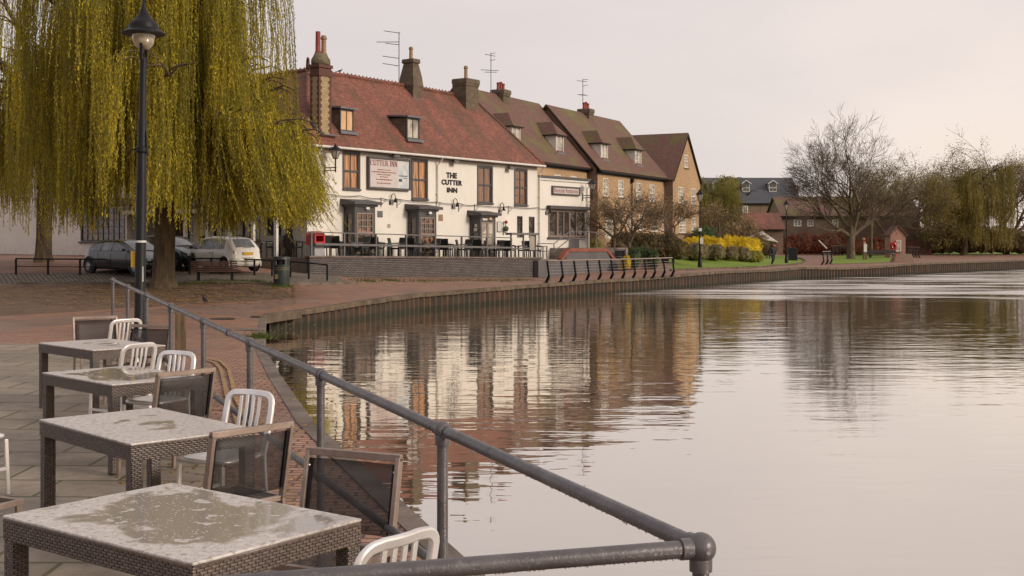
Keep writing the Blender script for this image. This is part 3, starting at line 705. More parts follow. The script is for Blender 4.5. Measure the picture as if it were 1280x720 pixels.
# bay windows
def bay(px0, pxm, px1, pyt, zb, kind, lab):
    xl = PUB.hit(px0, pyt)[0]
    # projecting box: find projection p so that its front-left corner stands at pxm
    lo, hi = .05, 1.6
    for _ in range(30):
        p = (lo+hi)/2; w = PUB.wld(xl, -p); q = CX+w[0]/w[1]*F
        if q < pxm: lo = p
        else: hi = p
    xr = PUB.hit(px1, pyt, -p)[0]; zt = PUB.hit(px0, pyt)[1]-.28
    b = MB(); floor = 1.74
    TFp = lambda u, d, z: (u, -p+d, z); TS = lambda u, d, z: (xl+d, -u, z)
    if kind == 'window': hf = [(xl+.16, xr-.16, floor+.45, zt-.42)]; hs = [(.16, p-.16, floor+.45, zt-.42)]
    else: hf = [(xl+.12, xr-.14, floor+.05, zt-.35)]; hs = [(.14, p-.12, floor+.95, zt-.40)]
    wall_holes(b, TFp, xl, xr, floor-.1, zt, hf, .08); wall_holes(b, TS, 0, p, floor-.1, zt, hs, .08)
    b.add([(xr,0,floor-.1),(xr,-p,floor-.1),(xr,-p,zt),(xr,0,zt)], [(0,1,2,3)])
    bo = b.build('bay', 'dark_frame', pub, fix=False); bo['label'] = lab
    c = MB(); o = .26
    c.add([(xl-o,-p-o,zt),(xr+o,-p-o,zt),(xr+o,0.02,zt),(xl-o,0.02,zt),(xl-o,-p-o,zt+.14),(xr+o,-p-o,zt+.14),(xr+o,.02,zt+.30),(xl-o,.02,zt+.30)],
          [(0,3,2,1),(4,5,6,7),(0,1,5,4),(1,2,6,5),(2,3,7,6),(3,0,4,7)])
    c.box(xl-.1,xr+.1,-p-.1,0,zt-.1,zt-.002); c.build('canopy', 'dark_frame', bo, bevel=.01)
    a = hf[0]
    if kind == 'window':
        sash(pub, TFp, a[0], a[1], a[2], a[3], .03, 'steel_frame', 'bar_room', 1, 1, .05, sill=True, topgrid=(3,3))
        s_ = hs[0]; sash(pub, TS, s_[0], s_[1], s_[2], s_[3], .03, 'dark_frame', 'bar_room', 1, 2, .05, sill=False)
    else:
        d_ = MB(); u0, u1, z0, z1 = a; um = (u0+u1)/2
        for (q0, q1) in ((u0, um-.01), (um+.01, u1)):
            d_.boxT(TFp, q0, q0+.08, .02, .07, z0, z1); d_.boxT(TFp, q1-.08, q1, .02, .07, z0, z1)
            for zz in (z0, z0+.75, z0+1.3, z1-.09): d_.boxT(TFp, q0+.08, q1-.08, .022, .068, zz, zz+(.2 if zz == z0 else .07))
        dd = d_.build('door', 'steel_frame', pub); MB().boxT(TFp, u0+.02, u1-.02, .045, .055, z0+.02, z1-.02).build('pane', 'pale_pane', dd)
        MB().tube([TFp(um-.06, -.03, 2.7), TFp(um-.06, -.03, 3.0)], .015, 6).build('handle', 'hub_metal', dd)
        s_ = hs[0]; w = sash(pub, TS, s_[0], s_[1], s_[2], s_[3], .03, 'dark_frame', 'dark_room', 1, 2, .05, sill=False)
        n_ = MB(); n_.boxT(TS, .25, p-.25, .03, .04, floor+1.55, floor+1.72); n_.boxT(TS, .33, .33+.16, .03, .04, floor+1.8, floor+1.95); n_.build('notice', 'sticker_white', w)
        n_ = MB(); n_.box(xl+.2, xl+.75, -p-.02, -p-.004, zt-.28, zt-.16); n_.build('notice', 'sticker_white', bo)
    l_ = MB(); xm = (xl+xr)/2+.05; l_.box(xm-.12, xm+.12, -p-.16, -p, zt-.24, zt-.12); l_.build('light_box', 'warm_blind' if kind != 'window' else 'white_paint', bo)
    return xl, xr, p, zt
bays = [bay(429.5, 443.5, 469, 248.8, 1.74, 'window', 'left bay window below the signboard'),
        bay(509.5, 523.5, 545.5, 255.3, 1.74, 'window', 'middle bay window with warm reflections'),
        bay(587.3, 600.5, 619.5, 263.3, 1.74, 'door', 'grey entrance bay with glazed double doors')]
# road-side windows and door under the veranda
sash(pub, TL, 3.3,4.6,2.75,4.3,.05,'dark_frame','dark_room',3,3,.07,meet=False)
sash(pub, TL, 1.0,2.0,1.9,4.1,.05,'dark_frame','bar_room',2,3,.08,sill=False,meet=False)
sash(pub, TL, 5.6,6.8,1.9,4.2,.05,'dark_frame','dark_room',2,3,.1,sill=False,meet=False,name='door')
sash(pub, TL, 8.4,11.0,2.5,4.5,.05,'dark_frame','bar_room',6,4,.07,meet=False)
sash(pub, TL, 12.2,18.2,2.7,4.75,.05,'dark_frame','bar_room',12,5,.09,meet=False)
v = MB(); v.box(-2.15,-.02,-.1,11.4,4.32,4.5); v.build('veranda_roof', 'dark_frame', pub)
v = MB(); v.box(-2.2,-2.05,-.15,11.4,4.12,4.32); v.box(-2.0,-.0,11.25,11.4,1.9,4.3); v.build('veranda_beam', 'white_paint', pub)
v = MB(); v.box(-.35,0,11.5,19.0,4.78,5.1); v.build('shop_fascia', 'dark_frame', pub)
for px in (345.3, 316.5, 287.5, 259.5, 232):
    y_ = PUB.hitx(px, 300, -2.1)[0]; MB().box(-2.18,-2.04,y_-.09,y_+.09,1.7,4.12).build('veranda_post', 'white_paint', pub, bevel=.012)
# dormers of the pub (flat lead tops)
SLP = (ZR-ZE+.02)/(3.75+ov)
def dormer(par, fr, px0, px1, pyb, pyt, slope, y0, z0, mats, kind='flat', pane='warm_blind', cols=2, rows=1):
    a = fr.hitslope(px0, pyb, y0, z0, slope); b = fr.hitslope(px1, pyb+ (px1-px0)*.12, y0, z0, slope)
    yf = a[1]-.03; zb = a[2]; x0 = fr.hit(px0, pyb, yf)[0]; x1 = fr.hit(px1, pyb, yf)[0]; zt = fr.hit(px0, pyt, yf)[1]
    yt = y0+(zt-z0)/slope+.1
    fm, cm, rm = mats
    w = MB(); w.box(x0+.003, x1-.003, yf+.06, yt, zb-.35, zt-.003); dm = w.build('dormer', cm, par)
    if kind == 'flat':
        m = MB(); o = .12; m.add([(x0-o,yf-.2,zt),(x1+o,yf-.2,zt),(x1+o,yt+.3,zt+.12),(x0-o,yt+.3,zt+.12),(x0-o,yf-.2,zt+.09),(x1+o,yf-.2,zt+.09),(x1+o,yt+.3,zt+.2),(x0-o,yt+.3,zt+.2)],
              [(0,3,2,1),(4,5,6,7),(0,1,5,4),(1,2,6,5),(2,3,7,6),(3,0,4,7)]); m.build('dormer_roof', rm, dm)
    elif kind == 'hip':
        m = MB(); o = .22; xm = (x0+x1)/2; h = (x1-x0)/2*1.15+.25; yb = y0+(zt+h-z0)/slope+.2
        m.add([(x0-o,yf-.25,zt),(x1+o,yf-.25,zt),(x1+o,yt+.3,zt),(x0-o,yt+.3,zt),(xm,yf+.55,zt+h),(xm,yb,zt+h)], [(0,1,4),(1,2,5,4),(3,0,4,5),(0,3,2,1)])
        m.build('dormer_roof', rm, dm); MB().box(x0-o+.01,x1+o-.01,yf-.24,yt,zt-.07,zt-.003).build('dormer_fascia', 'black_metal', dm)
    else:
        m = MB(); o = .2; xm = (x0+x1)/2; h = (x1-x0)/2*.8; yb = y0+(zt+h-z0)/slope+.2
        m.add([(x0-o,yf-.2,zt),(x1+o,yf-.2,zt),(xm,yf-.2,zt+h+.1),(x0-o,yt,zt),(x1+o,yt,zt),(xm,yb,zt+h+.1)], [(0,1,2),(1,4,5,2),(0,2,5,3)])
        m.build('dormer_roof', rm, dm)
        m = MB(); m.bar((x0-o,yf-.24,zt),(xm,yf-.24,zt+h+.1),.06,.12); m.bar((x1+o,yf-.24,zt),(xm,yf-.24,zt+h+.1),.06,.12); m.build('bargeboard','white_paint',dm)
    T_ = lambda u, d, z: (u, yf+d, z)
    sash(par, T_, x0, x1, zb, zt-.004, .0, fm, pane, cols, rows, .075, sill=False, meet=(rows == 2), name='dormer_window')
    MB().box(x0-.12, x1+.12, yf-.22, yf-.045, zb-.16, zb-.02).build('flashing', 'lead', dm)
dormer(pub, PUB, 424.5, 442, 163.5, 135.5, SLP, -ov, ZE-.02+.05, ('dark_frame','old_brick','lead'))
dormer(pub, PUB, 508, 524.3, 173.2, 146.5, SLP, -ov, ZE-.02+.05, ('dark_frame','old_brick','lead'), pane='pale_pane')
# chimneys
def pot(ch, x, y, z, r, h, mat, crown=True):
    m = MB(); pr = [(r*1.15,0),(r*1.15,.06),(r,.1),(r*.92,h*.78)]
    pr += [(r*1.2,h*.8),(r*1.2,h*.9),(r*.95,h*.92),(r*.95,h),(r*.7,h),(r*.7,h-.1)] if crown else [(r*.92,h),(r*.7,h),(r*.7,h-.1)]
    m.lathe(pr, (x,y,z), 14); m.build('pot', mat, ch, smooth=40)
x_, z_ = PUB.hit(398.8, 62, .15); X0 = x_; zt = z_
W1, D1 = .86, .62
c = MB(); zc0 = zroof(-.1)-.2
for z in np.arange(zc0, zt-1.25, .15):       # alternating long and short quoin courses at the corners
    w_ = .12 if int(round((z-zc0)/.15)) % 2 else .20
    for (xa, xb) in ((X0, X0+w_), (X0+W1-w_, X0+W1)): c.box(xa, xb, .15, .15+w_*.8, z, z+.149); c.box(xa, xb, .15+D1-w_*.8, .15+D1, z, z+.149)
c.build('chimney', 'quoin_brick', pub); ch1 = bpy.data.objects['chimney']
ch1['label'] = 'tall banded red and cream brick chimney at the left eave'
m = MB(); m.box(X0+.012,X0+W1-.012,.162,.15+D1-.012,zc0,zt-1.2); m.build('stack', 'cream_brick', ch1)
m = MB(); m.box(X0-.04,X0+W1+.04,.11,.19+D1,zt-1.26,zt-1.12); m.box(X0+.0,X0+W1,.15,.15+D1,zt-1.12,zt-.85); m.box(X0-.06,X0+W1+.06,.09,.21+D1,zt-.85,zt-.68); m.build('necking', 'quoin_brick', ch1, bevel=.015)
m = MB(); m.lathe([(.50,-.68),(.55,-.62),(.53,-.42),(.42,-.25),(.34,-.12)], (0,0,0), 16); m.v = [(X0+W1/2+v[0]*.98, .15+D1/2+v[1]*.78, zt+v[2]+noise.noise(Vector(v)*5)*.04) for v in m.v]; m.build('flaunching', 'moss_cement', ch1, smooth=True)
pot(ch1, X0+.24, .46, zt-.1, .13, 1.05, 'red_pot', False); pot(ch1, X0+.64, .46, zt-.1, .13, .9, 'buff_pot')
m = MB(); m.bar((X0-.1,-.12,zc0+.45),(X0+W1+.15,-.12,zc0+.42),.2,.06); m.bar((X0-.1,.0,zc0+.5),(X0-.1,.9,zc0+1.35),.06,.12); m.build('flashing', 'lead', ch1)
def chimney(par, fr, px0, px1, pyt, zb, yl, dep, mat, pots, label, taper=0, cap=.05, potmat='buff_pot', ph=.7, front=None):
    x0, zt = fr.hit(px0, pyt, yl-dep/2); x1 = fr.hit(px1, pyt, yl-dep/2)[0]
    # px0..px1 is the full silhouette: subtract the visible flank
    w0 = fr.wld(x0, yl-dep/2); sc = F/w0[1]; flank = dep*abs(fr.uy[0]-fr.uy[1]*w0[0]/w0[1])*sc
    fl = flank*.9; x0 = fr.hit(px0+fl, pyt, yl-dep/2)[0]
    y0, y1 = yl-dep/2, yl+dep/2; c = MB(); h = zt-zb
    def ring(z, e): return [(x0-e,y0-e,z),(x1+e,y0-e,z),(x1+e,y1+e,z),(x0-e,y1+e,z)]
    if taper:
        lv = [(zb,.0),(zb+h*.35,.0),(zb+h*.42,.06),(zb+h*.62,.0),(zb+h*.9,-taper),(zb+h*.92,-taper+.08),(zt,-taper+.06)]
    else: lv = [(zb,0),(zt-.45,0),(zt-.44,cap),(zt-.3,cap),(zt-.29,cap*1.8),(zt-.06,cap*1.8),(zt,cap*.8)]
    vs = []
    for z, e in lv: vs += ring(z, e)
    n = len(lv); c.add(vs, [(0,3,2,1), tuple(range(4*n-4, 4*n))]+[(4*i+j, 4*i+(j+1) % 4, 4*i+4+(j+1) % 4, 4*i+4+j) for i in range(n-1) for j in range(4)])
    o = c.build('chimney', mat, par); o['label'] = label
    for k in range(pots):
        xx = (x0+x1)/2+((k-(pots-1)/2)*.36); pot(o, xx, yl, zt-.02, .11, ph*(1.15 if pots > 1 and k == 1 else 1), potmat)
    MB().box(x0-.08,x1+.08,y0-.1,y0-.004,zb+h*.0+.15,zb+.3).build('flashing', 'lead', o)
chimney(pub, PUB, 501.5, 527.5, 69.5, ZR-1.1, 3.55, 1.0, 'old_brick', 1, 'tapering mossy brick chimney in the middle of the ridge', .14, ph=.75)
chimney(pub, PUB, 568, 598, 94.5, ZR-1.6, 3.3, 1.0, 'old_brick', 1, 'square brick chimney at the right end of the ridge', 0, .04, ph=.85)
# restaurant block
xr0, zp = PUB.hit(674, 221.5); xr1 = PUB.hit(737, 227.8)[0]; zp1 = PUB.hit(737,227.8)[1]
res = empty('restaurant_block', (PUB.o[0], PUB.o[1], 0), PUB.ang, 'low flat-topped cream restaurant block at the right end of the pub', 'restaurant')
wx0, wx1, wz0, wz1 = pw(685.7, 730, 262, 296)
m = MB(); TFr = lambda u, d, z: (u, d-.012, z)
wall_holes(m, TFr, PL+.005, xr1, .3, zp, [(wx0, wx1, wz0, wz1)])
m.add([(xr1,-.012,.3),(xr1,3.4,.3),(xr1,3.4,zp),(xr1,-.012,zp)], [(0,1,2,3)]); m.add([(PL,-.012,zp),(xr1,-.012,zp),(xr1,3.4,zp),(PL,3.4,zp)], [(0,1,2,3)])
m.build('wall', 'cream_render', res, fix=False)
m = MB(); m.box(PL+.1, xr1+.12, -.14, .0, zp-.02, zp+.13); m.build('parapet_coping', 'dark_frame', res)
m = MB(); m.box(PL+.1, xr1+.05, -.09, -.016, zp-.16, zp-.03); m.build('fascia', 'white_paint', res)
w = MB(); fw = .1; T0 = lambda u, d, z: (u, d-.01, z)
w.boxT(T0, wx0-.08, wx0+fw-.05, -.03, .1, wz0, wz1); w.boxT(T0, wx1-fw+.05, wx1+.08, -.03, .1, wz0, wz1); w.boxT(T0, wx0+.05, wx1-.05, -.028, .1, wz0-.02, wz0+.09); w.boxT(T0, wx0+.05, wx1-.05, -.028, .1, wz1-.12, wz1)
for k, q in enumerate((.24, .41, .575, .77)):
    x = wx0+(wx1-wx0)*q; ww = (.09,.05,.09,.04)[k]; w.boxT(T0, x-ww, x+ww, -.02, .09, wz0+.09, wz1-.12)
ww_ = w.build('window', 'steel_frame', res); MB().boxT(T0, wx0, wx1, .05, .06, wz0+.05, wz1-.1).build('pane', 'dark_room', ww_)
MB().boxT(T0, wx0-.2, wx1+.15, -.16, -.031, wz0-.12, wz0-.025).build('sill', 'dark_frame', ww_)
MB().boxT(T0, wx0-.25, wx1+.3, -.32, -.003, wz1+.04, wz1+.26).build('canopy', 'dark_frame', res, bevel=.02)
d0, d1, _, _ = pw(711.5, 723.5, 262, 312)
MB().boxT(T0, d0, d1, -.02, .01, 1.75, wz0-.13).build('door', 'grey_metal', res)
downpipe(xr1-.42, 1.75, zp-.1, 'white_paint', res, -.1)
# ================================================================== BRICK HOUSES
def house(y0, x0, x1, ze, zr, depth, label, thing, zbase=1.0, rise=None):
    b = empty(thing, (HSE.o[0], HSE.o[1], 0), HSE.ang, label, 'house')
    r = MB(); o = .3; ym = y0+depth/2; sl = (zr-ze)/(depth/2+o); zz = ze-.02
    r.add([(x0,y0-o,zz),(x1,y0-o,zz),(x1,ym,zr),(x0,ym,zr)], [(0,1,2,3)]); r.add([(x0,y0+depth+o,zz),(x1,y0+depth+o,zz),(x1,ym,zr),(x0,ym,zr)], [(0,3,2,1)])
    ro = r.build('roof', 'brown_tiles', b, solid=.1)
    m = MB(); m.tube([(x0,ym,zr),(x1,ym,zr)], .11, 8); m.build('ridge_tiles', 'brown_tiles', b, smooth=40)
    m = MB(); m.tube([(x0+.1,y0-o-.05,zz-.06),(x1-.1,y0-o-.05,zz-.06)], .07, 8); m.box(x0+.05,x1-.05,y0-.03,y0+.02,zz-.22,zz+.05); m.build('gutter', 'black_metal', b)
    return b, sl
h2, sl2 = house(.75, -12.2, .05, 7.93, 12.75, 8, 'brown-roofed brick house directly behind the restaurant block', 'brick_house')
m = MB(); x0, x1, y0, y1 = -11.9, -.15, .75, 8.75
a = HSE.hit(697.5, 219, y0); b_ = HSE.hit(717.5, 221, y0)
holes2 = [(a[0]-.55,a[0]+.5,5.6,a[1]+.05),(b_[0]-.55,b_[0]+.5,5.6,b_[1]+.05)]
wall_holes(m, lambda u,d,z:(u,y0+d,z), x0, x1, .5, 7.9, holes2)
m.add([(x0,y0,.5),(x0,y1,.5),(x0,y1,7.9),(x0,y0,7.9)],[(0,1,2,3)]); m.add([(x0,y0,7.9),(x0,y1,7.9),(x0,4.75,12.6)],[(0,1,2)])
m.add([(x1,y0,.5),(x1,y1,.5),(x1,y1,7.9),(x1,y0,7.9)],[(0,1,2,3)]); m.add([(x1,y0,7.9),(x1,y1,7.9),(x1,4.75,12.6)],[(0,1,2)])
m.build('wall', 'buff_brick', h2, fix=False)
for u0,u1,z0,z1 in holes2: sash(h2, lambda u,d,z:(u,y0+d,z), u0,u1,z0,z1,.06,'white_paint','pale_pane',2,2,.09,sill=False)
h3, sl3 = house(0, -.25, 13.5, 7.8, 12.62, 8, 'long buff brick terrace house with white sash windows behind the small bare trees', 'brick_house')
def hw(px0, px1, py0, py1, yl=0.0):
    a = HSE.hit(px0, py0, yl); b = HSE.hit(px1, py0, yl); c = HSE.hit(px0, py1, yl); return (a[0], b[0], c[1], a[1])
up = [hw(754,760.5,222.3,245.3), hw(773,779.5,224.8,246.5), hw(795.5,801.5,228,250.5), hw(812.3,818.3,230.4,252)]
gr = [hw(757,765.8,268,298), hw(786,790,270,290), hw(799,805,269,288), hw(814.2,822.5,269,289.5), hw(827,830,272,288)]
m = MB(); T3 = lambda u,d,z:(u,d,z)
wall_holes(m, T3, 0, 13.4, .8, 7.78, up+gr)
m.add([(0,8,.8),(13.4,8,.8),(13.4,8,7.8),(0,8,7.8)],[(0,1,2,3)])
m.add([(13.4,0,.8),(13.4,8,.8),(13.4,8,7.8),(13.4,0,7.8)],[(0,1,2,3)]); m.add([(13.4,0,7.8),(13.4,8,7.8),(13.4,4,12.5)],[(0,1,2)])
m.build('wall', 'buff_brick', h3, fix=False)
m = MB(); m.add([(0,-.004,.8),(0,8,.8),(0,8,7.8),(0,-.004,7.8)],[(0,1,2,3)]); m.add([(0,-.004,7.8),(0,8,7.8),(0,4,12.5)],[(0,1,2)]); m.build('gable_wall', 'brown_brick', h3, fix=False)
for u0,u1,z0,z1 in up: sash(h3, T3, u0,u1,z0,z1,.05,'white_paint','pale_pane',2,4,.08,sill=True,bar=.035)
for i,(u0,u1,z0,z1) in enumerate(gr):
    if i in (0,3): sash(h3, T3, u0,u1,z0,z1,.05,'white_paint','green_door' if i == 3 else 'pale_pane',3 if i==3 else 2,4,.13,sill=False,bar=.05,name='door',meet=False)
    else: sash(h3, T3, u0,u1,z0,z1,.05,'white_paint','pale_pane',2,3,.08,bar=.035)
for i in (0,3):
    u0,u1,z0,z1 = gr[i]; c = MB(); c.box(u0-.3,u1+.3,-.7,-.003,z1+.1,z1+.22); c.bar((u0-.2,-.6,z1+.1),(u0-.2,-.05,z1-.4),.06,.06); c.bar((u1+.2,-.6,z1+.1),(u1+.2,-.05,z1-.4),.06,.06); c.build('door_canopy','slate' if i==3 else 'lead',h3)
m = MB(); xd = HSE.hit(788.5,225)[0]; m.tube([(xd,-.3,7.75),(xd,-.1,7.3),(xd,-.1,2)],.055,8); m.box(xd-.14,xd+.14,-.24,-.02,7.2,7.5); m.build('downpipe','black_metal',h3)
MB().box(0,13.4,-.03,-.003,5.02,5.1).build('string_course','brown_brick',h3)
# gabled wing
XW0, XW1, YW = 13.41, 20.1, -.75
wing = empty('gabled_house', (HSE.o[0], HSE.o[1], 0), HSE.ang, 'buff brick house with a tall pointed gable end facing the river', 'house')
wg = [hw(848.2,854,233,254,YW), hw(864.2,869.3,235.2,255.5,YW), hw(855.6,860.2,193,209.5,YW), hw(849,857.5,272,291,YW), hw(865,870,272,288,YW)]
TW = lambda u,d,z:(u,YW+d,z)
m = MB(); wall_holes(m, TW, XW0, XW1, .8, 7.8, [w for i,w in enumerate(wg) if i != 2])
xa = (XW0+XW1)/2; a,b_,c,d = wg[2]
def gx(z, s): return xa+s*(XW1-XW0)/2*(11.66-z)/(11.66-7.8)
for (z0,z1,hh) in ((7.8,c,None),(c,d,(a,b_)),(d,11.66,None)):
    if hh: m.add([TW(gx(z0,-1),0,z0),TW(hh[0],0,z0),TW(hh[0],0,z1),TW(gx(z1,-1),0,z1)],[(0,1,2,3)]); m.add([TW(hh[1],0,z0),TW(gx(z0,1),0,z0),TW(gx(z1,1),0,z1),TW(hh[1],0,z1)],[(0,1,2,3)])
    else: m.add([TW(gx(z0,-1),0,z0),TW(gx(z0,1),0,z0),TW(gx(z1,1),0,z1),TW(gx(z1,-1),0,z1)],[(0,1,2,3)])
m.add([(XW1,YW,.8),(XW1,8,.8),(XW1,8,7.8),(XW1,YW,7.8)],[(0,1,2,3)])
m.build('wall','buff_brick',wing,fix=False)
MB().add([(XW0,YW,.8),(XW0,.3,.8),(XW0,.3,7.8),(XW0,YW,7.8)],[(0,1,2,3)]).build('side_wall','brown_brick',wing,fix=False)
for i,(u0,u1,z0,z1) in enumerate(wg): sash(wing, TW, u0,u1,z0,z1,.05,'white_paint','pale_pane',2,4,.09,sill=True,bar=.035, name='door' if i==3 else 'window')
m = MB(); o = .2; zt = 11.74; ze_ = 7.8-.12*1.1
m.add([(XW0-o,YW-.12,ze_),(XW0-o,8,ze_),(xa,8,zt),(xa,YW-.12,zt)],[(0,1,2,3)]); m.add([(XW1+o,YW-.12,ze_),(XW1+o,8,ze_),(xa,8,zt),(xa,YW-.12,zt)],[(0,3,2,1)])
m.build('roof','brown_tiles',wing,solid=.1)
m = MB(); m.bar((XW0-o,YW-.14,ze_-.1),(xa,YW-.14,zt-.08),.05,.14); m.bar((XW1+o,YW-.14,ze_-.1),(xa,YW-.14,zt-.08),.05,.14); m.build('verge','black_metal',wing)
dmats = ('white_paint','white_paint','brown_tiles')
dormer(h2, HSE, 639.3, 649.8, 178.6, 157, sl2, .45, 7.91, dmats, 'hip', 'pale_pane', 2, 3)
dormer(h2, HSE, 694.5, 704.0, 190, 168, sl2, .45, 7.91, dmats, 'hip', 'pale_pane', 2, 3)
dormer(h3, HSE, 750.6, 759.2, 198.8, 178.3, sl3, -.3, 7.78, dmats, 'hip', 'pale_pane', 2, 3)
dormer(h3, HSE, 793.2, 801.2, 205.7, 186.3, sl3, -.3, 7.78, dmats, 'hip', 'pale_pane', 2, 4)
chimney(h2, HSE, 616, 637, 108, 11.2, 4.6, .9, 'old_brick', 3, 'brick chimney with three red pots beside the aerial', 0, .05, 'red_pot', .5)
chimney(h3, HSE, 724.3, 741.5, 132.5, 11.2, 3.9, .9, 'old_brick', 3, 'brick chimney with three red pots on the right roof', 0, .05, 'red_pot', .5)
# aerials
def aerial(frame, px, pyb, pyt, yl, els, label, group='television aerials on the roofs', boom=None):
    x, zb = frame.hit(px, pyb, yl); zt = frame.hit(px, pyt, yl)[1]; w = frame.wld(x, yl)
    m = MB(); m.tube([(0,0,0),(0,0,zt-zb)], .03, 6)
    r = empty('television_aerial', (w[0], w[1], zb), 0, label, 'aerial'); m.build('mast', 'grey_metal', r)
    k = w[1]/F
    for (p0, p1, yy, dy) in els:
        z = ZC-(yy-HY)*k-zb; MB().tube([((p0-px)*k, -.12, z+dy*k), ((p1-px)*k, .12, z)], .022, 5).build('element', 'grey_metal', r)
    return r
aerial(PUB, 498.8, 112, 40, 3.75, [(480,500,41,2),(471,499,52,-1),(482,498,55.5,1),(478.5,498,72.5,2),(478.5,498,82,2.3)], 'tall aerial with long rods left of the middle chimney')
aerial(HSE, 613.7, 118, 67, 5.0, [(606,619,70,2),(613,619,66,-1),(613,619,74,-2),(601,623,88,.5),(606,621,90,-.5)], 'aerial on a thin mast between the right pub chimney and the brick house chimney')
aerial(HSE, 728.6, 140, 99, 4.2, [(721,734,102,1),(728,735,99,-1),(728,735,106,-2),(721.5,735,119.5,1),(724,732,118,-.5)], 'aerial behind the chimney of the right-hand brick house')
# ================================================================== FAR BUILDINGS
def farb(name, label, cat, px0, px1, Y, zb, pyr, pye, roofmat, wallmat, dep, par=None):
    k = Y/F; x0 = (px0-CX)*k; x1 = (px1-CX)*k; zr_ = ZC-(pyr-HY)*(Y+dep/2)/F; ze_ = ZC-(pye-HY)*k
    b = empty(name, ((x0+x1)/2, Y, 0), 0, label, cat); L = (x1-x0)/2
    return b, L, ze_, zr_, k
def simple_house(name, label, px0, px1, Y, pyr, pye, roofmat, wallmat, dep, wins, zb=.8, wm='white_paint', cat='building'):
    b, L, ze_, zr_, k = farb(name, label, cat, px0, px1, Y, zb, pyr, pye, roofmat, wallmat, dep)
    cx = b.location.x; m = MB(); T = lambda u,d,z:(u,d,z)
    hs = [((a-CX)*k-cx, (c-CX)*k-cx, ZC-(e-HY)*k, ZC-(d-HY)*k) for a,c,d,e in wins]
    wall_holes(m, T, -L, L, zb, ze_, hs, .1)
    for s in (-1,1): m.add([(s*L,0,zb),(s*L,dep,zb),(s*L,dep,ze_),(s*L,0,ze_)],[(0,1,2,3)]); m.add([(s*L,0,ze_),(s*L,dep,ze_),(s*L,dep/2,zr_-.1)],[(0,1,2)])
    m.build('wall', wallmat, b, fix=False)
    r = MB(); o = .25; r.add([(-L-o,-o,ze_-.05),(L+o,-o,ze_-.05),(L+o,dep/2,zr_),(-L-o,dep/2,zr_)],[(0,1,2,3)]); r.add([(-L-o,dep+o,ze_-.05),(L+o,dep+o,ze_-.05),(L+o,dep/2,zr_),(-L-o,dep/2,zr_)],[(0,3,2,1)])
    r.build('roof', roofmat, b, solid=.12)
    MB().box(-L-.1,L+.1,-.32,-.05,ze_-.2,ze_-.08).build('gutter','black_metal',b)
    for u0,u1,z0,z1 in hs: sash(b, T, u0,u1,z0,z1,.02,wm,'dark_room',2,2,.18,sill=False,bar=.12)
    return b, L, ze_, zr_, k
gb, L, ze_, zr_, k = simple_house('slate_roofed_building', 'large building with grey slate roof and three white gabled dormers', 862, 1000, 172, 223, 253.5, 'slate', 'brown_brick', 11, [(928,935,257,267),(945,952,300,301)])
gf = Frame(gb.location.x, gb.location.y, 1, 0)
slg = (zr_-ze_)/(5.5+.25)
for a,b_ in ((891.5,900.5),(928,937),(961.5,970.5)): dormer(gb, gf, a, b_, 239.5, 230, slg, -.25, ze_-.05, ('white_paint','white_paint','slate'), 'gable', 'dark_room', 2, 2)
simple_house('red_roofed_outbuilding', 'low building with a bright red tiled roof between the slate and brown roofs', 915, 979, 143, 266, 286, 'red_tiles', 'brown_brick', 7, [], 1.0)
simple_house('brown_brick_building', 'long brown brick building with white casement windows behind the bare tree', 977.5, 1150, 150, 247, 270.5, 'brown_tiles', 'brown_brick', 9, [(992,1002,274.5,283),(1009,1017,274.5,283),(1040,1048,273.5,284)], 1.0)
m = MB(); m.box(18.5,33.5,149.3,149.9,3.3,3.9); tag(m.build('underside_shade','dark_frame'), 'dark band modelling the shade below the brown building', 'wall')  # dark box stands in for the shaded underside of the brown building
m = MB(); m.box(29,52,148.6,149.4,.9,2.9); o = m.build('brick_garden_wall','red_brick'); tag(o,'low red brick wall in front of the brown building','wall')
# little kiosk with white window
k = 128/F
b = empty('brick_kiosk', ((1122.5-CX)*k,128,.9), 0, 'small pink brick kiosk with one white window at the right end', 'kiosk')
m = MB(); m.box(-.8,.8,0,2,0,2.5); m.add([(-.8,0,2.5),(.8,0,2.5),(0,0,3.4),(-.8,2,2.5),(.8,2,2.5),(0,2,3.4)],[(0,1,2),(3,5,4)]); m.build('wall','kiosk_brick',b)
m = MB(); m.add([(-.95,-.15,2.4),(0,-.15,3.45),(0,2.1,3.45),(-.95,2.1,2.4)],[(0,1,2,3)]); m.add([(.95,-.15,2.4),(0,-.15,3.45),(0,2.1,3.45),(.95,2.1,2.4)],[(0,3,2,1)]); m.build('roof','brown_tiles',b,solid=.08)
sash(b, lambda u,d,z:(u,-.06+d,z), -.25,.3,.75,1.95,.0,'white_paint','pale_pane',2,3,.08)
b = empty('lifebuoy_stand', ((1113-CX)*k,127,.9), 0, 'red lifebuoy housing on a post beside the brick kiosk', 'lifebuoy')
MB().box(-.04,.04,-.04,.04,0,1.0).build('post','white_paint',b); m = MB(); m.tube([(.22*math.cos(t*PI/12),-.1,1.35+.28*math.sin(t*PI/12)) for t in range(25)],.08,8,cap=False); m.build('ring','tail_red',b); MB().box(-.35,.35,-.04,.04,.95,1.75).build('back_board','bin_red',b)
b = empty('picnic_bench', ((1102-CX)*126/F,126,.92), 0, 'dark bench in front of the kiosk under the far trees', 'bench')
[MB().box(x-.05,x+.05,-.2,.2,0,.42).build('leg','black_metal',b) for x in (-1.2,1.2)]; MB().box(-1.5,1.5,-.25,.25,.42,.5).build('seat','brown_paint',b); MB().box(-1.5,1.5,.2,.25,.55,.9).build('backrest','brown_paint',b)
p0 = gp(1130,328.2); b = empty('brick_planter', tuple(p0), 0, 'low red brick planter at the far right of the riverside', 'planter')
